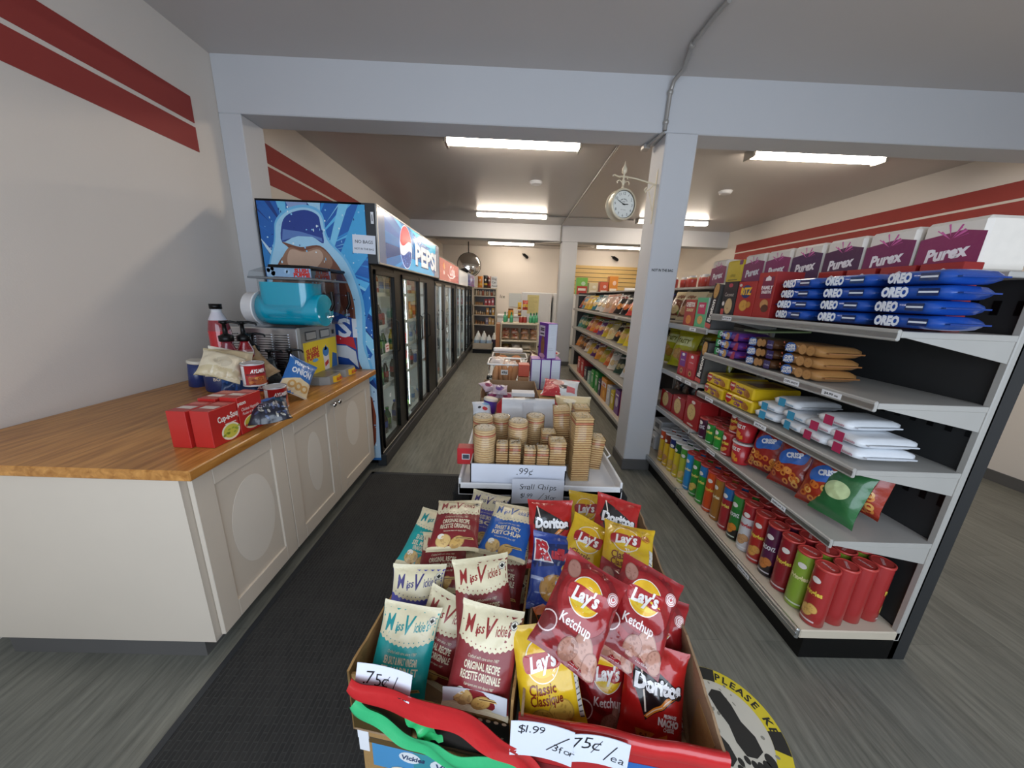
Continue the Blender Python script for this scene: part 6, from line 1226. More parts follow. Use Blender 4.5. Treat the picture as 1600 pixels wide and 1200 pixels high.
# purple and white boxes
def pbox(label, x, y, z, w_, d, h, rz=0, tall=False):
    q = MB(); q.box(-w_/2, -d/2, 0, w_/2, d/2, h, 'carton', '6a2f96', bev=.002); q.box(-w_/2+.006, -d/2-.0008, .008, w_/2-.004, -d/2, h-.006, 'carton', 'cfd5de'); q.box(-w_/2+.004, -d/2+.004, h, w_/2-.004, d/2-.004, h+.0006, 'carton', 'b98ac8')
    put(q, [line([(-w_*.35, h*.12), (w_*.35, h*.13)], .002, 'e4e8ee', 1), line([(-w_*.35, -h*.2), (w_*.1, -h*.2)], .003, 'a8aeb8', 1), line([(-w_*.35, -h*.25), (w_*.15, -h*.25)], .003, 'a8aeb8', 1)], plane((0, -d/2-.0009, h/2), (1, 0, 0), (0, 0, 1)), 'carton', lift=.0006)
    if tall: put(q, [rect(-d*.40, h*.12, d*.2, h*.42, 'd0c4d4', 1)]+[line([(-d*.3, h*(.34-.05*k)), (d*.1, h*(.34-.05*k))], .012, '3a2a3a', 2) for k in range(4) if k != 2]+[poly(smooth([(-.02, -h*.42), (.03, -h*.40), (.04, -.02), (.02, h*.10), (-.01, h*.12), (-.035, -.02)], 4), '8a5a3a', 2), ell(.0, -h*.43, .06, .02, 'c89ab0', 2.5)], plane((-w_/2-.0008, 0, h/2), (0, -1, 0), (0, 0, 1)), 'carton', lift=.0006)
    return place(q.build('snack_box'), x, y, z, label, 'box', 'purple and white boxes on the table', (0, 0, R(rz)))
q = MB(); q.box(-.15, -.12, 0, .15, .14, .065, 'card', bev=.003); place(q.build('carton'), .35, 3.10, TZ+.002, 'flat brown carton under the purple and white boxes', 'carton')
for i in range(3): pbox(f'purple edged white box, {["left", "middle", "right"][i]} of the three standing side by side', .258+i*.0905, 3.09, TZ+.0685, .088, .17, .29)
pbox('purple edged white box standing alone on top of the three others', .36, 3.10, TZ+.360, .095, .18, .32, 20, True)
# stacked small cartons left of the purple boxes
for i, (z, c) in enumerate(((.0, 'b0aca4'), (.105, 'a87a52'), (.19, 'b8482c'))):
    q = MB(); q.box(-.05, -.06, 0, .05, .06, (.10, .08, .11)[i], 'carton', c, bev=.003); place(q.build('carton'), .15, 3.06, TZ+.002+z, ['pale grey small carton at the bottom of a stack beside the purple boxes', 'brown small carton in the middle of the stack beside the purple boxes', 'orange red small carton on top of the stack beside the purple boxes'][i], 'carton')
# clear bins of bread
def bun_mb(rx, ry, rz_, c, seed):
    q = MB(); prof = [(max(1e-5, rx*math.cos(a)**.7), rz_*(.35+.65*math.sin(a))) for a in np.linspace(0, PI/2-.01, 8)]; q.lathe([(rx*.8, 0), (rx*.98, rz_*.18)]+prof, 16, 'biscuit', cols=['d8b48a', 'd0a070']+[c]*8, T=Matrix.Diagonal((1, ry/rx, 1, 1))); return q
def bin_(label, x, y, z, w_, d, h):
    t = thing('bread_bin', label, 'bin', (x, y, z)); q = MB()
    for s in range(24):
        pass
    lo = rrect(-w_/2*.88, w_/2*.88, -d/2*.88, d/2*.88, .03); hi = rrect(-w_/2, w_/2, -d/2, d/2, .04); n = len(lo)
    q.add([(a, b_, 0) for a, b_ in lo]+[(a, b_, h) for a, b_ in hi], [(i, (i+1) % n, n+(i+1) % n, n+i) for i in range(n)], 'clear', smooth=True); q.add([(a, b_, .002) for a, b_ in lo], [tuple(range(n))], 'clear'); q.build('bin_body', t)
    q = MB(); q.tube([(a, b_, h) for a, b_ in hi+hi[:1]], .009, 8, 'white'); q.build('rim', t)
    q = MB(); q.box(-.035, -d/2-.012, h-.10, .035, -d/2-.010, h-.05, 'ink', 'e0e0dc'); put(q, [text('49¢', 0, 0, .026, '3a3a3a', 1, bold=.03)], plane((0, -d/2-.012, h-.075), (1, 0, 0), (0, 0, 1))); q.build('price_label', t)
bin_('clear plastic bin of long buns with a small price label', -.03, 3.47, TZ+.003, .34, .36, .235)
for i in range(5): place(bun_mb(.036, .11, .07, 'b8845a', i).build('bread_roll'), -.12+.048*i, 3.40+.025*(i % 2), TZ+.06+.01*(i % 3), f'long brown bun, {ORD[i]} from left standing in the front clear bin', 'bun', 'buns in the front clear bin', (R(62), R(rnd.uniform(-14, 14)), R(rnd.uniform(-15, 15))))
for i in range(3): place(bag_mb(.16, .14, .07, 120+i, 'd8d0cc', [ell(0, 0, .045, .03, 'c0a494', 1), ell(.03, .03, .02, .012, 'ece8e6', 2)], m='film', nx=10, ny=10, cr=1.8).build('bun_pack'), -.13+.10*i, 3.52, TZ+.15, f'clear wrapped bun pack, {ORD[i]} from left at the top of the front bin', 'bun pack', 'clear wrapped bun packs', (R(-68), 0, R(20*i-15)))
# second low table with bread beyond
t = thing('bread_table', 'low white table carrying bread trays past the display table', 'table', (0, 0, 0)); q = MB(); q.box(-.24, 3.95, .51, .62, 5.2, .55, 'white', bev=.004); q.build('table_top', t)
for x in (-.22, .56):
    for y in (3.97, 5.14): q = MB(); q.box(x, y, 0, x+.04, y+.04, .51, 'white'); q.build('leg', t)
bin_('clear shallow bin of round loaves behind the front bin', 0.02, 4.35, .553, .44, .4, .20)
for i in range(2):
    for j in range(2): place(bun_mb(.08, .09, .12, 'b3764c', i).build('bread_loaf'), -.07+.18*i, 4.26+.17*j, .56, f'round brown loaf in the shallow bin, {["left", "right"][i]} of the {["front", "back"][j]} pair', 'loaf', 'round loaves in the shallow bin')
t = thing('bread_tray', 'white tray lying across the shallow bin of loaves', 'tray', (.0, 4.58, .765)); q = MB(); q.box(-.2, -.05, 0, .2, .05, .05, 'white', bev=.012); q.box(-.17, -.053, .012, .17, -.049, .036, 'paper'); q.build('tray', t)
place(bag_mb(.2, .24, .09, 130, 'e0d8c8', [ell(0, -.02, .06, .05, 'c89a60', 1), ell(.02, .01, .03, .02, 'd8c060', 2), rect(-.08, .06, .08, .09, 'f0ece4', 1)], m='satin', nx=14, ny=14).build('bread_bag'), .34, 4.15, .59, 'white bread bag with yellow print leaning on the low white table', 'bread bag', None, (R(-55), 0, R(-10)))
place(bag_mb(.22, .3, .1, 131, 'd8d4cc', [ell(0, 0, .06, .08, 'b88a5c', 1), poly([(-.09, .05), (.09, .1), (.09, .13), (-.09, .11)], 'c83a34', 2)], m='satin', nx=14, ny=14).build('bread_bag'), .46, 4.45, .61, 'tilted bread bag with red stripe at right of the loaves', 'bread bag', None, (R(-35), R(28), R(-16)))
place(bag_mb(.2, .26, .09, 132, '4a3020', [ell(0, 0, .06, .06, '8a5a34', 1), rect(-.08, .05, .08, .09, 'd8c8b0', 1)], m='satin', nx=12, ny=14).build('bread_bag'), .28, 4.0, .62, 'dark brown bread bag behind the purple boxes', 'bread bag', None, (R(-30), R(24), 0))

# ================================================================== goods on the counter
CT_ = CZ+.001
p1, p2 = at_z(379, 680, CZ), at_z(414, 663, CZ); dv = (p2-p1); dv.z = 0; L1 = dv.length; ang = math.atan2(dv.y, dv.x)
Ds = [text('Lipton', -.05, .055, .016, 'f0e8e0', 1, bold=.03, rot=R(0)), text('Chicken Vegetable', .0, .025, .014, 'f0e8e0', 1, shear=.2, width=L1*.75), text('Poulet et legumes', 0, .006, .012, 'f0e8e0', 1, shear=.2, width=L1*.7), ell(.005, -.04, L1*.40, .032, 'e8dcb8', 1, 26), ell(.005, -.038, L1*.36, .026, 'cdb63a', 2, 26)]+[ell(rnd.uniform(-.05, .06), -.038+rnd.uniform(-.015, .015), .009, .006, rnd.choice(['b8862a', '7a8a2a', 'd8a03a', 'c8563a']), 3, 8) for _ in range(14)]+[line([(.05, -.02), (.085, .02)], .004, 'd8d4c8', 4)]
mid = (p1+p2)/2; nrm = Vector((dv.y, -dv.x, 0)).normalized()
def soup(label, c, D, h=.165):
    q = MB(); q.box(-L1/2, 0, 0, L1/2, .075, h, 'carton', 'b32420', bev=.0015); q.box(-L1/2+.002, .002, h, L1/2-.002, .073, h+.0005, 'carton', 'a83a34')
    put(q, [rect(-.03, -.03, .0, .03, 'd8c8c0', 1), rect(.02, -.03, .05, .03, 'c86a60', 1)], plane((0, .037, h+.0006), (1, 0, 0), (0, 1, 0)), 'carton', lift=.0004)
    put(q, clip(D, -L1/2, -h/2, L1/2, h/2), plane((0, 0, h/2), (1, 0, 0), (0, 0, 1)), 'carton', lift=.0005)
    return place(q.build('soup_box'), c.x, c.y, CT_, label, 'soup box', 'red soup boxes on the counter', (0, 0, ang))
soup('red vegetable soup box on the counter beside the black pasta bag', mid, Ds)
Ds2 = [text('Cup-a-Soup', .02, .03, .024, 'f0e8e0', 1, bold=.03, rot=R(4), width=L1*.8), ell(.02, -.035, L1*.34, .036, 'ece4c8', 1, 26), ell(.02, -.034, L1*.28, .028, 'c8c04a', 2, 26)]+[ell(.02+rnd.uniform(-.04, .04), -.034+rnd.uniform(-.014, .014), .007, .004, '9aa83a', 3, 8) for _ in range(12)]+[line([(0, .0), (.05, .0)], .004, 'e8d0c8', 1)]
soup('red cup soup box at the left photo edge on the counter', mid-dv*1.04, Ds2, .15); soup('red soup box standing behind the vegetable soup box', mid-nrm*.082-dv*.1, Ds, .16); soup('red soup box behind the cup soup box', mid-nrm*.082-dv*1.12, Ds2, .15)
def tin(label, x, y, z, rz=0):
    t = thing('food_can', label, 'can', (x, y, z), (0, 0, R(rz)), 'red food cans on the counter'); r, h = .052, .118
    q = MB(); q.lathe([(r-.002, 0), (r, .002), (r, .006), (r-.0015, .008), (r-.0015, h-.008), (r, h-.006), (r, h-.002), (r-.002, h)], 28, 'metalprint', cols=['c8c8c8']*3+['a81f24']+['c8c8c8']*3)
    f = lambda x_, y_, l: Vector(((r-.0012+l)*math.sin(x_/r), -(r-.0012+l)*math.cos(x_/r), h/2+y_))
    put(q, [rect(-.075, -.048, -.05, .048, 'd8d8d8', 1), text('AYLMER', .012, .022, .018, 'f0ece8', 2, bold=.04, shear=.3, width=.07), rect(-.035, -.048, .06, -.006, 'a85a30', 1), line([(-.04, .004), (.065, .012)], .008, '6a1418', 1.5)]+[ell(rnd.uniform(-.03, .055), rnd.uniform(-.042, -.012), .011, .007, rnd.choice(['c87a3a', 'd09048', '8a3a20']), 2, 10) for _ in range(10)], f, 'metalprint', lift=.0004, maxe=.012); q.build('label_sleeve', t)
    q = MB(); q.lathe([(r-.004, h-.002), (r-.006, h-.004), (r*.5, h-.004), (1e-5, h-.004)], 28, 'steel', cap=False); q.tube([(r*math.cos(a)*.98, r*math.sin(a)*.98, h) for a in np.linspace(0, 2*PI, 25)], .002, 6, 'steel'); q.build('lid', t); return t
def cnt(px, py, z=CZ): return at_z(px, py, z)
for (px, py, z, rz, lb) in ((449, 637, CT_, 10, 'red food can nearest the edge beside the black pasta bag'), (420, 624, CT_, 6, 'red food can in the middle of the lower row'), (396, 628, CT_, 14, 'red food can behind the red soup boxes')):
    p = at_z(px, py, CZ); tin(lb, p.x-.05, p.y+.0, z, rz+38)
p = at_z(407, 606, CZ+.12); tin('red food can stacked on top of the lower cans', p.x-.01, p.y, CT_+.1195, 46); p = at_z(376, 618, CZ); tin('red food can at left between the navy box and soup boxes', p.x-.06, p.y+.05, CT_, 40)
# black pasta bag, onion ring bag, other bags
p = at_z(434, 655, CZ+.03); o = bag_mb(.17, .16, .075, 140, '191c2c', [ell(-.02, .05, .06, .02, '2a5a9a', 1), ell(-.05, .06, .03, .012, 'd8dade', 2), text('pasta', 0, .0, .03, '8a8a98', 2, shear=.2)]+[ell(rnd.uniform(-.07, .07), rnd.uniform(-.07, .03), .012, .005, rnd.choice(['3a4260', 'a8a49a', '0c0e16', '5a6a8a']), 2, 8, rnd.uniform(0, 3)) for _ in range(26)], m='film', nx=18, ny=16, cr=2).build('pasta_bag'); place(o, p.x-.02, p.y-.03, CT_+.02, 'black and navy pasta bag lying at the counter front edge', 'pasta bag', None, (R(-62), 0, R(40)))
p = at_z(445, 612, CZ+.06); o = bag_mb(.17, .25, .06, 141, '2a6ab0', [text('ONION', .0, .02, .04, 'dce4ec', 2, bold=.04, width=.12), text('Ring', -.02, .075, .03, 'c8d8e8', 2, bold=.03), poly([(-.085, -.13), (.085, -.13), (.085, -.03), (0, -.02), (-.085, -.06)], 'dcc8a0', 1)]+[ring(-.03+.04*k, -.075, .012, .024, 'c89a58', 2, 16) for k in range(3)], m='film', nx=16, ny=20).build('onion_ring_bag'); place(o, p.x-.0, p.y+.03, CT_+.025, 'blue onion ring bag leaning between the cans and slush machine', 'snack bag', None, (R(-38), R(38), R(46)))
p = at_z(362, 612, CZ); q = MB(); q.lathe([(.085, 0), (.09, .01), (.09, .14), (.08, .15)], 28, 'carton', cols=['1b2a5c', '1b2a5c', 'c8ccd4'], T=Matrix.Rotation(0, 4, 'X')); put(q, [text('BOTELLI', 0, 0, .018, 'd8c8b0', 1, bold=.02)], lambda x, y, l: Vector(((.0905+l)*math.sin(x/.09), -(.0905+l)*math.cos(x/.09), .08+y)), 'carton', maxe=.012); place(q.build('pasta_tub'), p.x-.07, p.y+.05, CT_, 'round navy pasta tub at the left photo edge behind soup boxes', 'tub', None, (0, 0, R(40)))
for (px, py, Y, zb, c, acc, lean, rz, ry, w_, h, lb) in ((372, 590, 1.78, .10, 'cdbb98', 'e8e0d0', -46, 40, 12, .2, .2, 'cream bag with curled top behind the navy tub'), (412, 582, 1.92, .09, 'b8956a', 'c8a880', -40, 62, -20, .2, .21, 'kraft paper bag with folded open top behind the stacked can'), (388, 598, 1.80, .03, '1f4a86', '16345e', -34, 44, 6, .2, .19, 'dark blue bag under the kraft bag'), (352, 580, 1.66, .13, 'd8cbb0', 'c8b894', -52, 36, 20, .18, .18, 'pale cream bag at the far left of the counter heap'), (425, 600, 1.98, .03, '23282c', '3a3e40', -30, 50, -10, .16, .17, 'black bag between the kraft bag and the steel louvres')):
    p = at_y(px, py, Y); o = bag_mb(w_, h, .08, 150+px, c, [rect(-w_/2, -h*.5, w_/2, -h*.2, acc, 1), ell(0, 0, .04, .03, mixc(c, '000000', .2), 1)], acc, m='satin', nx=14, ny=16, cr=2).build('snack_bag'); place(o, p.x, Y, CT_+zb, lb, 'snack bag', 'bags heaped on the counter', (R(lean), R(ry), R(rz)))
# syrup bottles with pumps
def pump_bottle(label, x, y, c, cap, h=.24, tagc=None, rz=0, z=CT_):
    t = thing('syrup_bottle', label, 'syrup bottle', (x, y, z), (0, 0, R(rz)), 'syrup bottles with black pumps'); r = .042
    q = MB(); q.lathe([(r-.004, 0), (r, .006), (r, h*.72), (r*.9, h*.82), (.022, h*.93), (.022, h)], 20, 'pet', cols=[c, c, mixc(c, 'ffffff', .1), c, c]); 
    if tagc: put(q, [rect(-.022, -.045, .022, .02, tagc, 1), ell(0, -.025, .01, .01, '5a3a2a', 2, 12), line([(-.015, .005), (.015, .005)], .004, '5a3a2a', 2)], lambda x_, y_, l: Vector(((r+.0008+l)*math.sin(x_/r), -(r+.0008+l)*math.cos(x_/r), h*.5+y_)), 'ink', maxe=.012)
    q.build('bottle', t)
    q = MB(); q.lathe([(.032, h-.012), (.034, h-.01), (.034, h+.018), (.02, h+.024), (.012, h+.03), (.009, h+.08), (.016, h+.084), (.016, h+.098), (.01, h+.10)], 18, 'black'); q.tube([(0, 0, h+.09), (.03, 0, h+.094), (.062, 0, h+.086), (.068, 0, h+.074)], [.008, .007, .006, .005], 8, 'black'); q.tube([(0, 0, h+.092), (-.02, 0, h+.094)], .007, 8, 'black'); q.build('pump', t); return t
for (px, py, Y, lb, c, tg) in ((452, 545, 2.0, 'dark syrup bottle with black pump beside the blue onion ring bag', '15110f', 'c8c0a0'), (420, 546, 2.06, 'dark syrup bottle with black pump in front of the steel louvres', '1a1212', None), (381, 502, 1.93, 'red syrup bottle with tan tag and black pump by the slush machine', '8a1620', 'c89a78'), (394, 520, 2.04, 'red syrup bottle at right with printed label and black pump', '9a2028', 'c86a60'), (360, 502, 1.84, 'pink syrup bottle at far left with blank grey label', '7a2434', 'a8a8b8')):
    p = at_y(px, py, Y); pump_bottle(lb, p.x, Y, c, 'k', p.z-CT_-.10, tg, 30)
p = at_y(352, 476, 1.98); t = thing('syrup_jug', 'tall red syrup jug with black cap behind the pumps at left edge', 'syrup jug', (p.x-.02, 1.99, CT_)); q = MB(); hj = p.z-CT_; q.lathe([(.05, 0), (.055, .008), (.055, hj*.7), (.045, hj*.82), (.025, hj*.91), (.025, hj*.95)], 20, 'pet', cols=['b01a22', 'b81c26', '8a3038', 'c8c4cc', 'd0d0d4']); q.build('jug', t); q = MB(); q.lathe([(.03, hj*.945), (.03, hj)], 18, 'black'); q.build('cap', t)
p = at_z(345, 600, CZ); tub('navy food tub behind the cup soup boxes at the frame edge', p.x-.09, p.y-.06, CT_, '24346a', 0)
# ================================================================== clock on the near pillar
p = at_y(970, 321, 2.86)

t = thing('station_clock', 'cream double sided station clock bracketed to the near pillar', 'clock', p, (0, 0, R(18)))
q = MB(); prof = [(.118, -.052), (.132, -.05), (.136, -.038), (.128, -.030), (.128, .030), (.136, .038), (.132, .05), (.118, .052)]
q.lathe(prof, 40, 'cream', T=Matrix.Rotation(R(90), 4, 'X'), cap=False); q.lathe([(.119, -.040), (.119, .040)], 36, 'cream', T=Matrix.Rotation(R(90), 4, 'X')); q.build('case', t)
q = MB(); q.lathe([(.117, 0), (.117, .001)], 40, 'ink', 'e6e6de', T=Matrix.Translation((0, -.0405, 0)) @ Matrix.Rotation(R(90), 4, 'X'))
D = []
for k in range(12): a = PI/2-(k+1)*PI/6; D.append(text(str(k+1), .092*math.cos(a), .092*math.sin(a), .023, '3a3834', 2, bold=.0, rot=a-PI/2 if k in (10, 11, 0) else 0))
for k in range(60): a = k*PI/30; D.append(rect(-.0008, .108, .0008, .113, '3a3834', 2)); D[-1] = xf([D[-1]], rot=a)[0]
D += arc_text('TIME CENTRAL', .045, PI/2, .008, '4a4844', step=.16)[0:12]+[text('PARIS', 0, .022, .009, '4a4844', 2), text('OLD TOWN', 0, -.045, .007, '4a4844', 2), ring(0, 0, .113, .117, '3a3834', 2, 40)]
put(q, D, plane((0, -.0417, 0), (1, 0, 0), (0, 0, 1)), lift=.0004); q.build('dial', t)
for nm, a, L_, w_ in (('minute_hand', PI/2-2*PI*49/60, .085, .006), ('hour_hand', PI/2-2*PI*(2+49/60)/12, .052, .008)):
    q = MB(); put(q, xf([poly([(-.015, -w_*.4), (L_*.75, -w_*.5), (L_, 0), (L_*.75, w_*.5), (-.015, w_*.4)], '15130f', 1)], rot=a)+[ell(0, 0, .007, .007, '15130f', 2, 14)], plane((0, -.046, 0), (1, 0, 0), (0, 0, 1)), lift=.0006); q.build(nm, t)
for ch in t.children: ch.scale = (.83,)*3
q = MB(); hz = .2; q.lathe([(.008, .108), (.008, .14)], 10, 'cream'); q.tube([(-.10, 0, hz-.01), (-.085, 0, hz), (-.05, 0, hz-.008), (0, 0, hz), (.10, -.01, hz-.005), (.245, -.07, hz-.045)], .006, 8, 'cream')
q.lathe([(.012, .135), (.008, .15), (.016, .165), (.006, .18), (.006, .215), (.02, .228), (.018, .25), (.006, .275), (.002, .30)], 14, 'cream')
for s in (-1, 1): q.tube([(0, 0, .145), (s*.02, 0, .165), (s*.04, 0, .172), (s*.055, 0, .160), (s*.05, 0, .148)], .004, 6, 'cream'); q.tube([(0, 0, .19), (s*.025, 0, .20), (s*.035, 0, .185)], .004, 6, 'cream')
q.tube([(.235, -.068, hz-.04), (.20, -.055, .12), (.175, -.045, .10), (.165, -.045, .12), (.18, -.05, .135)], .005, 6, 'cream'); q.tube([(.24, -.07, -.03), (.215, -.06, .06), (.20, -.055, .105)], .005, 6, 'cream')
q.tube([(.247, -.072, .24), (.247, -.072, -.12)], .007, 8, 'cream'); q.tube([(.247, -.072, .24), (.25, -.073, .27)], [.007, .002], 8, 'cream'); q.build('bracket', t)

# ================================================================== back of the shop
# pet food rack
X0, X1, YR = -1.09, -.40, 10.25
t = thing('pet_food_rack', 'pale wooden rack of bottles and pet food at the back left', 'shelf rack', (0, 0, 0))
for x in (X0, X1-.03): q = MB(); q.box(x, YR, 0, x+.03, YR+.35, 1.72, 'deck'); q.build('side_panel', t)
q = MB(); q.box(X0, YR+.33, 0, X1, YR+.35, 1.72, 'plastic', '5a4a40'); q.build('back_panel', t)
RZ = [at_y(760, p_, YR).z for p_ in (450, 462, 477, 492, 507)]
for z in RZ: q = MB(); q.box(X0+.03, YR, z-.03, X1-.03, YR+.33, z, 'deck'); q.build('shelf', t)
def bits(n, zi, x0, x1, cols, label, group, kind='jar', hh=(.12, .2)):
    pr = None
    for i in range(n):
        x = x0+(x1-x0)*(i+.5)/n; h = rnd.uniform(*hh); c = cols[i % len(cols)]; q = MB(); r = min(.036, (x1-x0)/n*.44)
        if kind == 'jar': q.lathe([(r, 0), (r, h*.8), (r*.6, h*.86), (r*.6, h)], 12, 'plastic', cols=[c, mixc(c, 'c05030', .4), 'd8d0c4'])
        elif kind == 'box': q.box(-r*1.1, -.06, 0, r*1.1, .06, h, 'carton', c, bev=.003); put(q, [ell(0, 0, r*.6, h*.2, mixc(c, 'ffffff', .6), 1, 12)], plane((0, -.06, h*.55), (1, 0, 0), (0, 0, 1)), 'carton', lift=.001)
        else: q = bun_mb(r, .05, h, c, i)
        place(q.build(dict(jar='pet_food_jar', box='pet_food_box', bun='treat_pack')[kind]), x, YR+.1, RZ[zi]+.001, label.format(ORD[i], c), kind if kind != 'bun' else 'pack', group)
bits(9, 1, X0+.05, X1-.05, ['d8cdb8', 'c8a888', 'dcd0c0', 'b86a50'], 'pale bottle, {0} from left on the second board of the pet food rack', 'bottles on the pet food rack', hh=(.12, .175))
bits(3, 2, X1-.36, X1-.06, ['b8282c', 'c0383a', 'c84848'], 'red carton, {0} from left on the third board of the rack', 'red cartons on the pet food rack', 'box', (.17, .21)); bits(5, 2, X0+.06, X1-.40, ['c89a68', 'b88458', 'd0a878'], 'small tan pack, {0} from left on the third board of the rack', 'tan packs on the pet food rack', 'bun', (.06, .1))
bits(5, 3, X0+.06, X1-.32, ['c8b498', 'b8a080', 'd8c8b0'], 'small cream pack, {0} from left on the fourth board of the rack', 'cream packs on the pet food rack', 'bun', (.07, .12)); bits(3, 3, X1-.30, X1-.05, ['c88a30', '3a2a20', 'd09a3a'], 'gold and black pack, {0} from left on the fourth board of the rack', 'gold packs on the pet food rack', 'box', (.16, .21))
bits(4, 4, X0+.06, X1-.34, ['8a5a38', '6a4a34', '9a6a44'], 'brown pack, {0} from left on the lowest board of the rack', 'brown packs on the pet food rack', 'bun', (.08, .12)); bits(3, 4, X1-.32, X1-.05, ['8a7a90', 'c89a50', 'd8a868'], 'mixed carton, {0} from left on the lowest board of the rack', 'cartons on the pet food rack', 'box', (.16, .22))
for (a, b_, c, h, lb) in ((746, 754, 'c87a28', .33, 'orange pet food bag on top of the rack'), (755, 762, '1c1a1c', .36, 'black pet food bag with red band beside the orange one'), (761, 767, '6a3a30', .34, 'brown pet food bag beside the white sign')):
    xa, xb = at_y(a, 449, YR+.1).x, at_y(b_, 449, YR+.1).x; q = bag_mb(xb-xa, h, .10, a, c, [rect(-.06, -.1, .06, -.04, 'd8b048' if 'orange' in lb else 'b02a2a', 1), ell(0, .05, .03, .03, 'd8d0c8', 1)], m='satin', nx=10, ny=12); place(q.build('pet_food_bag'), (xa+xb)/2, YR+.12, RZ[0]+.002, lb, 'pet food bag', 'pet food bags on the rack top')
q = MB(); q.box(-.085, 0, 0, .085, .012, .33, 'paper'); put(q, [text(s, -.062, y, .055, '4a4a48', 1, bold=.01, align='l') for s, y in (('Dog', .1), ('Cat', .0), ('Food', -.1))], plane((0, 0, .165), (1, 0, 0), (0, 0, 1)), lift=.001); p = at_y(772, 441, YR+.02); place(q.build('paper_sign'), p.x, YR+.03, RZ[0]+.001, 'white sign reading Dog Cat Food on the back rack', 'sign')
# crates of jugs on the floor
def crate(label, x, y, w_, d, h, c, z=0):
    t = thing('milk_crate', label, 'crate', (x, y, z), group='crates of white jugs by the rack'); q = MB(); q.box(-w_/2, -d/2, 0, w_/2, d/2, .02, 'plastic', c)
    for a in ((-w_/2, -d/2, w_/2, -d/2+.012), (-w_/2, d/2-.012, w_/2, d/2), (-w_/2, -d/2, -w_/2+.012, d/2), (w_/2-.012, -d/2, w_/2, d/2)): q.box(a[0], a[1], .02, a[2], a[3], h, 'plastic', c, bev=.003)
    q.build('crate_shell', t)
def jugs(label, x, y, z, nx_, c1, c2, h=.30):
    pr = None
    for i in range(nx_):
        if pr is None:
            q = MB(); q.lathe([(.068, 0), (.075, .01), (.075, h*.6), (.05, h*.82), (.022, h*.92), (.022, h)], 14, 'plastic', cols=[c2, c2, c1, c1, c1]); pr = q.build('bleach_jug'); o = pr
        else: o = pr.copy(); C.objects.link(o)
        place(o, x+(i-(nx_-1)/2)*.165, y, z, label.format(ORD[i]), 'jug', 'white jugs in the crates')
q = MB(); q.box(-.25, -.25, 0, .25, .25, .10, 'black'); place(q.build('dolly'), -.70, 9.15, 0, 'black low dolly under the light crate by the last cooler', 'dolly')
crate('grey crate of white jugs next to the last cooler', -.70, 9.15, .52, .36, .16, 'b8aa98', .101); jugs('white jug with blue print, {} from left in the grey crate', -.70, 9.15, .125, 3, 'dfe1e2', '9ab0c8', .34)
jugs('white jug lying higher, {} from left behind the grey crate', -.78, 9.58, .12, 2, 'e0e0de', 'd0d4d8', .40)
q = MB(); q.box(-.2, -.12, 0, .2, .12, .115, 'black'); place(q.build('dolly'), -.78, 9.58, 0, 'black platform carrying two jugs behind the grey crate', 'dolly')
crate('black crate of white jugs with dark labels beside the bread rack', -.25, 9.6, .56, .36, .22, '1c1a1e'); jugs('white jug with dark label, {} from left in the black crate', -.25, 9.6, .022, 3, 'e3e2de', '3a2a4a', .46)
# bread rack
t = thing('bread_rack', 'cream wire bread rack with two tiers and green bottles on top', 'bread rack', (0, 0, 0)); YB_ = 7.6; xa, xb = at_y(783, 520, YB_).x, at_y(842, 520, YB_).x; ZT = at_y(810, 505, YB_).z; Z2 = at_y(810, 532, YB_).z; Z3 = at_y(810, 547, YB_).z
for x in (xa, xb-.03):
    for y in (YB_, YB_+.55): q = MB(); q.tube([(x, y, 0), (x, y, ZT-.06), (x+(.02 if x == xa else -.02), y+.0, ZT-.01)], .016, 8, 'cream'); q.build('post', t)
for z in (ZT, Z2, Z3, .25):
    q = MB(); q.box(xa, YB_-.01, z-.035, xb, YB_, z+.005, 'cream', bev=.006); q.box(xa, YB_, z-.02, xb, YB_+.55, z-.008, 'cream'); q.build('shelf', t)
q = MB(); q.box(xa, YB_+.54, .2, xb, YB_+.555, ZT, 'plastic', 'b8a888'); q.build('back_panel', t)
q = MB(); q.box(0, 0, 0, .09, .5, Z2+.35, 'carton', 'a86a3a'); place(q.build('carton'), xa-.12, YB_+.05, 0, 'tall brown carton standing at left of the bread rack', 'carton')
for i in range(4):
    for j in range(2):
        x = xa+.09+(xb-xa-.18)*i/3; c = 'b87a4a' if j == 0 else ('c86a5a' if i < 2 else '4a2a6a')
        o = bag_mb(.19, .17, .10, 160+i+j*7, ['c09a7a', 'b88a70'][j], [ell(0, -.02, .06, .04, 'b05a40' if i < 2 else 'c89060', 1), rect(-.09, .035, .09, .08, c, 1), ell(.02, .0, .02, .015, 'd8d0c0', 2)], m='film', nx=10, ny=10, cr=1.6).build('bread_bag')
        place(o, x, YB_+.12+.18*j, Z2+.02+j*.10, f'wrapped loaf, {ORD[i]} from left in the {["front", "back"][j]} row of the bread rack', 'bread bag', 'wrapped loaves on the bread rack', (R(-48), 0, R(rnd.uniform(-10, 10))))
for i in range(3): place(bag_mb(.22, .16, .08, 180+i, ['6a5030', 'd8d0c4', 'd8cdb8'][i], [ell(0, 0, .06, .03, ['8a7a40', 'e8e4dc', 'e4dcc8'][i], 1)], m='film', nx=10, ny=10).build('bread_bag'), xa+.12+i*.24, YB_+.12, Z3+.02, ['olive bread bag at left of the lower rack tier', 'white bread bag in the middle of the lower rack tier', 'cream bread bag at right of the lower rack tier'][i], 'bread bag', 'bread bags on the lower tier', (R(-60), 0, R(5*i)))
gb = None
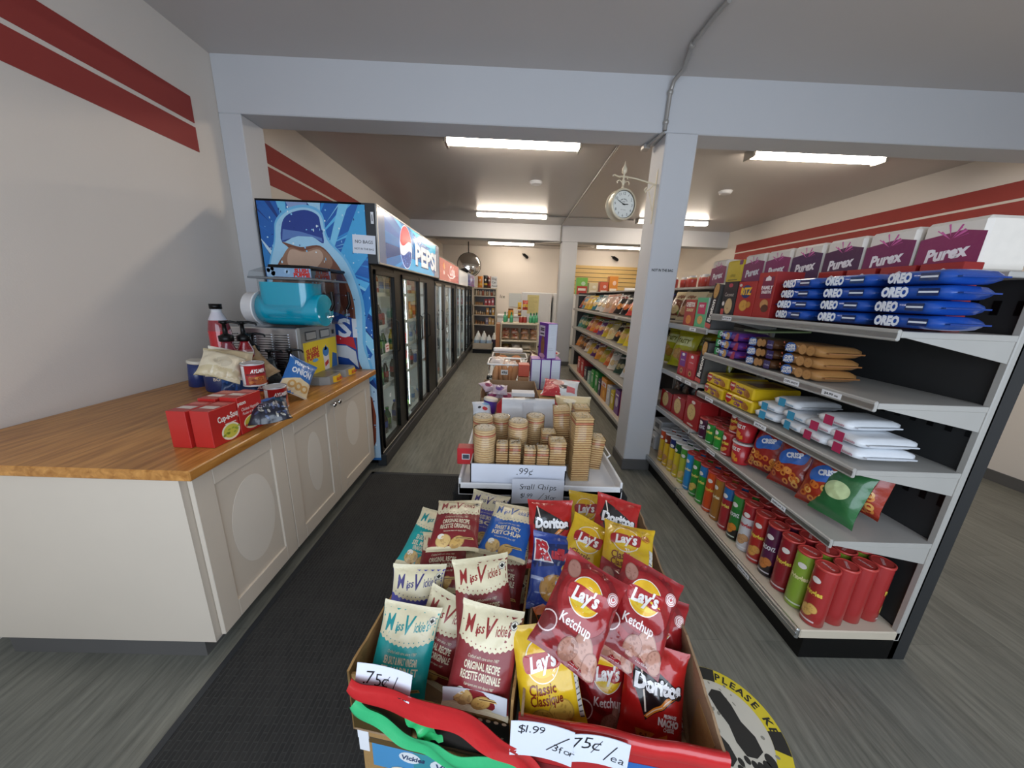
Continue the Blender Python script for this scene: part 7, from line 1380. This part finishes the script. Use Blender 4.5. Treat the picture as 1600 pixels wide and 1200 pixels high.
for i, (px, y) in enumerate(((789, 7.72), (794, 7.9), (799, 7.72), (829, 7.72), (834, 7.72), (838, 7.9))):
    if gb is None:
        gb = thing('green_bottle', '', 'bottle', group='green bottles on top of the bread rack'); q = MB(); q.lathe([(.034, 0), (.04, .008), (.04, .11), (.03, .15), (.014, .17), (.014, .185)], 14, 'pet', cols=['3f9a6a', '4aa878', '6ab890', '4aa878', '3f9a6a']); q.build('bottle', gb); q = MB(); q.lathe([(.02, .182), (.02, .21), (.008, .23)], 12, 'plastic', '2f7a50'); q.build('cap', gb); o = gb
    else: o = dup(gb)
    o.location = (at_y(px, 500, y).x, y, ZT+.006); o['label'] = f'green bottle, {ORD[i]} from left on top of the bread rack'
for i in range(2): q = MB(); q.lathe([(.045, 0), (.048, .01), (.048, .11), (.04, .125), (.04, .14)], 16, 'plastic', cols=['8a3028', 'a03a30', '8a3028', 'c8b8a0']); place(q.build('sauce_jar'), at_y(814+i*6, 500, 7.75).x, 7.75, ZT+.006, f'red sauce jar at {["left", "right"][i]} in the middle of the rack top', 'jar', 'red sauce jars on the rack top')
for (px, py, w_, h, c, lb) in ((798, 489, .12, .19, 'd0922c', 'large yellow lidded jar standing among the green bottles'), (812, 478, .09, .16, 'd8b028', 'small yellow snack packet on a hook strip'), (821, 477, .13, .22, 'b8482a', 'red and yellow snack packet on a hook strip'), (812, 490, .08, .13, '6a3a2a', 'brown snack packet below the yellow one')):
    p = at_y(px, py, 7.85)
    if 'jar' in lb: t = thing('snack_jar', lb, 'jar', (p.x, 7.85, p.z-.12)); q = MB(); q.lathe([(.06, 0), (.066, .01), (.066, .16), (.055, .19)], 18, 'plastic', cols=['8a5a28', 'd0922c', 'c8802a']); q.build('jar', t); q = MB(); q.lathe([(.06, .188), (.06, .22)], 18, 'plastic', '5a3a28'); q.build('lid', t); q = MB(); q.box(-.06, -.06, -(p.z-.12-ZT)+.006, .06, .06, -.001, 'white', bev=.004); q.build('stand', t)
    else: place(bag_mb(w_, h, .04, px, c, [rect(-w_/2, -h*.2, w_/2, h*.1, 'd8b03a', 1), ell(0, -h*.28, w_*.3, h*.1, '8a2a20', 2)], m='film', nx=8, ny=10).build('snack_packet'), p.x, 7.93, p.z-h/2, lb, 'snack packet', 'snack packets on the hook stand')
t = thing('hook_stand', 'white wire hook stand behind the green bottles', 'display stand', (at_y(815, 495, 7.98).x, 7.98, ZT+.006)); q = MB(); q.box(-.12, -.02, 0, .14, .0, .006, 'white'); q.tube([(0, 0, .0), (0, 0, .42)], .006, 8, 'white'); q.tube([(-.06, 0, .36), (.12, 0, .40)], .004, 6, 'white'); q.tube([(-.06, 0, .22), (.08, 0, .22)], .004, 6, 'white'); q.build('wire_frame', t)
# white freezers
for (x0, x1, y, lb, sx, px) in ((.36, 1.24, 10.3, 'white upright freezer with yellow list at the back wall', .52, 0), (1.30, 2.1, 10.35, 'white upright freezer partly hidden behind the far pillar', 1.42, 1)):
    t = thing('upright_freezer', lb, 'freezer', (0, 0, 0), group='white freezers at the back'); q = MB(); q.box(x0, y+.06, .04, x1, y+.7, 1.64, 'white', bev=.01); q.box(x0+.03, y+.1, 0, x1-.03, y+.66, .04, 'black'); q.build('body', t)
    q = MB(); q.box(x0+.003, y, .08, x1-.003, y+.055, 1.635, 'white', bev=.012); d = q.build('door', t); q = MB(); hx = x1-.05 if px == 0 else x0+.05; q.tube([(hx, y, .75), (hx, y-.04, .78), (hx, y-.04, 1.32), (hx, y, 1.35)], .012, 8, 'white'); q.build('handle', d)
    o = MB(); o.box(sx, 0, 1.02, sx+.34, .003, 1.56, 'ink', 'e3d596'); put(o, [line([(-.13, .2-k*.035), (rnd.uniform(.0, .14), .2-k*.035)], .006, 'b0a468', 1) for k in range(13)], plane((sx+.17, 0, 1.29), (1, 0, 0), (0, 0, 1)), lift=.001); o = o.build('paper_list'); place(o, 0, y-.004, 0, ['large yellow paper list on the left white freezer', 'yellow paper list beside the far pillar on the right freezer'][px], 'paper list', 'yellow paper lists')
p = at_y(785, 463, YB); q = MB(); put(q, [text('Ice', 0, 0, .1, '5a564e', 1, bold=.01, shear=.1)], plane((0, 0, 0), (1, 0, 0), (0, 0, 1)), lift=.003); place(q.build('wall_lettering'), p.x, YB, p.z, 'small dark letters reading Ice on the back wall', 'lettering')
q = MB(); q.box(-.24, 0, -.21, .24, .02, .21, 'plastic', 'b9bcba', bev=.004); p = at_y(807, 469, YB-.03); place(q.build('notice_board'), p.x, YB-.025, p.z, 'blank grey notice board on the back wall left of the freezer', 'notice board')
q = MB(); q.box(-.35, 0, 0, .35, .55, .95, 'white', bev=.01); q.box(-.352, -.002, .86, .352, .552, .9, 'plastic', 'b8b4ac'); place(q.build('chest_freezer'), -.02, 10.45, 0, 'low white chest freezer behind the bread rack under the Ice lettering', 'freezer')
# ================================================================== let soft and loose goods settle so nothing passes through its neighbours
from mathutils.bvhtree import BVHTree
bpy.context.view_layer.update()
_mc = {}
def _geo(root):
    if root.name not in _mc:
        vs = []; fs = []; st = [root]
        while st:
            o = st.pop(); st += list(o.children)
            if o.type != 'MESH': continue
            m = np.array(o.matrix_world); n = len(o.data.vertices); a = np.empty(n*3); o.data.vertices.foreach_get('co', a); a = a.reshape(-1, 3) @ m[:3, :3].T+m[:3, 3]
            b_ = sum(len(x) for x in vs); vs.append(a); fs += [tuple(i+b_ for i in p.vertices) for p in o.data.polygons]
        _mc[root.name] = [np.vstack(vs), fs, None, np.zeros(3)]
    return _mc[root.name]
def _box(g): v = g[0]+g[3]; return v.min(0), v.max(0)
def _tree(g):
    if g[2] is None: g[2] = BVHTree.FromPolygons((g[0]+g[3]).tolist(), g[1])
    return g[2]
def _hits(g, others):
    lo, hi = _box(g); out = 0
    for h in others:
        l2, h2 = h[4] if len(h) > 4 else _box(h)
        if (lo < h2).all() and (l2 < hi).all():
            out += len(_tree(g).overlap(_tree(h)))
    return out
def settle(objs, fixed, dirf, step=.005, n=24):
    done = []
    for o in fixed: g = _geo(o); done.append(g[:4]+[_box(g)]) if False else done.append(g)
    for o in objs:
        g = _geo(o); d = np.array(dirf(o) if callable(dirf) else dirf, float); d /= np.linalg.norm(d); best = None
        for k in range(n+1):
            g[3] = d*step*k; g[2] = None; c = _hits(g, done)
            if best is None or c < best[0]: best = (c, k)
            if c == 0: break
        g[3] = d*step*best[1]; g[2] = None; o.location = o.location+Vector(g[3]); done.append(g)
TOP = [o for o in C.objects if o.parent is None]
def named(s, part=''): return [o for o in TOP if o.name.split('.')[0] == s and part in str(o.get('label', ''))]
toward = lambda o: (CAM-o.location)
boxes = named('cardboard_box'); hero = [o for o in TOP if o.get('group') in ('small cream topped chip bags in the left box', 'small chip bags in the red edged box')]
away = lambda o: (o.location-CAM)
settle([o for o in hero if 'left' in o['group']][::-1], boxes, away, .006, 14); settle([o for o in hero if 'red edged' in o['group'] and 'red lettering' not in o['label']][::-1], boxes, away, .006, 14)
units = named('shelving_unit')+named('back_shelf_rack')
for nm in ('top', 'second', 'third'): settle([o for o in TOP if o.get('group') == f'leaning chip bags on the {nm} shelf'], units, (0, 1, 0), .006, 30)
for o in [o for o in TOP if str(o.get('group', '')).startswith('leaning chip bags') and o.location.y > 6.93]: bpy.data.objects.remove(o)
TOP = [o for o in C.objects if o.parent is None]
cans = named('food_can'); soups = named('soup_box'); syr = named('syrup_bottle'); cfix = named('slush_machine')+named('worktop')
settle(soups, cfix, (-.5, .4, 0), .004, 20); settle(cans, cfix+soups, (-.6, .6, 0), .004, 30); settle(named('tub')+named('pasta_tub')+named('chip_tub', 'navy'), cfix+soups+cans, (-.8, .2, 0), .005, 30)
tubs = named('pasta_tub')+named('chip_tub', 'navy'); settle(named('syrup_jug')+syr, cfix+soups+cans+tubs, (-.7, .3, 0), .005, 30)
hard = cfix+soups+cans+tubs+syr+named('syrup_jug')
settle(named('pasta_bag')+named('onion_ring_bag'), hard, lambda o: (.5, -.35, .25), .004, 10)
settle([o for o in TOP if o.get('group') == 'bags heaped on the counter'], hard+named('pasta_bag')+named('onion_ring_bag'), lambda o: (.1, -.7, .5), .006, 13)
settle(named('bread_roll'), named('bread_bin')+named('display_table'), (0, 0, 1), .006, 8); settle(named('bun_pack'), named('bread_bin')+named('bread_roll'), (0, 0, 1), .006, 8); settle(named('bread_loaf'), named('bread_bin'), (0, 0, 1), .005, 16)
settle(named('carton', 'holding up'), named('open_carton'), (0, 0, 1), .002, 6); settle(named('white_box'), named('carton', 'holding up'), (0, 0, 1), .002, 10); settle(named('snack_pack'), named('open_carton')+named('carton')+named('white_box'), (0, 0, 1), .006, 9)
settle(named('snack_bag', 'ring snack'), units+named('snack_cup')+named('small_chip_can'), (.2, -1, 0), .005, 24)
settle(named('cookie_pack'), units+named('cracker_box')+named('cookie_box'), (0, -1, .12), .003, 20); settle(named('biscuit_sleeve'), units+named('cookie_pack'), (0, -1, .15), .004, 24)
settle(named('chip_bag', 'yellow green')+named('chip_bag', 'cream and brown'), units+named('cookie_box')+named('cracker_box')+named('snack_box'), (.2, 1, .1), .006, 24)
settle(named('snack_bag', 'dark snack'), units+named('cracker_box'), (.3, 1, 0), .006, 24)
settle(named('snack_bag', 'large white and red')+named('toast_pack'), named('carton')+named('bread_pack')+named('rice_cracker_stack'), (0, 0, 1), .005, 24)
settle(named('bread_bag'), named('bread_table')+named('bread_rack')+named('bread_bin')+named('bread_loaf')+named('snack_box'), (0, 0, 1), .006, 20)
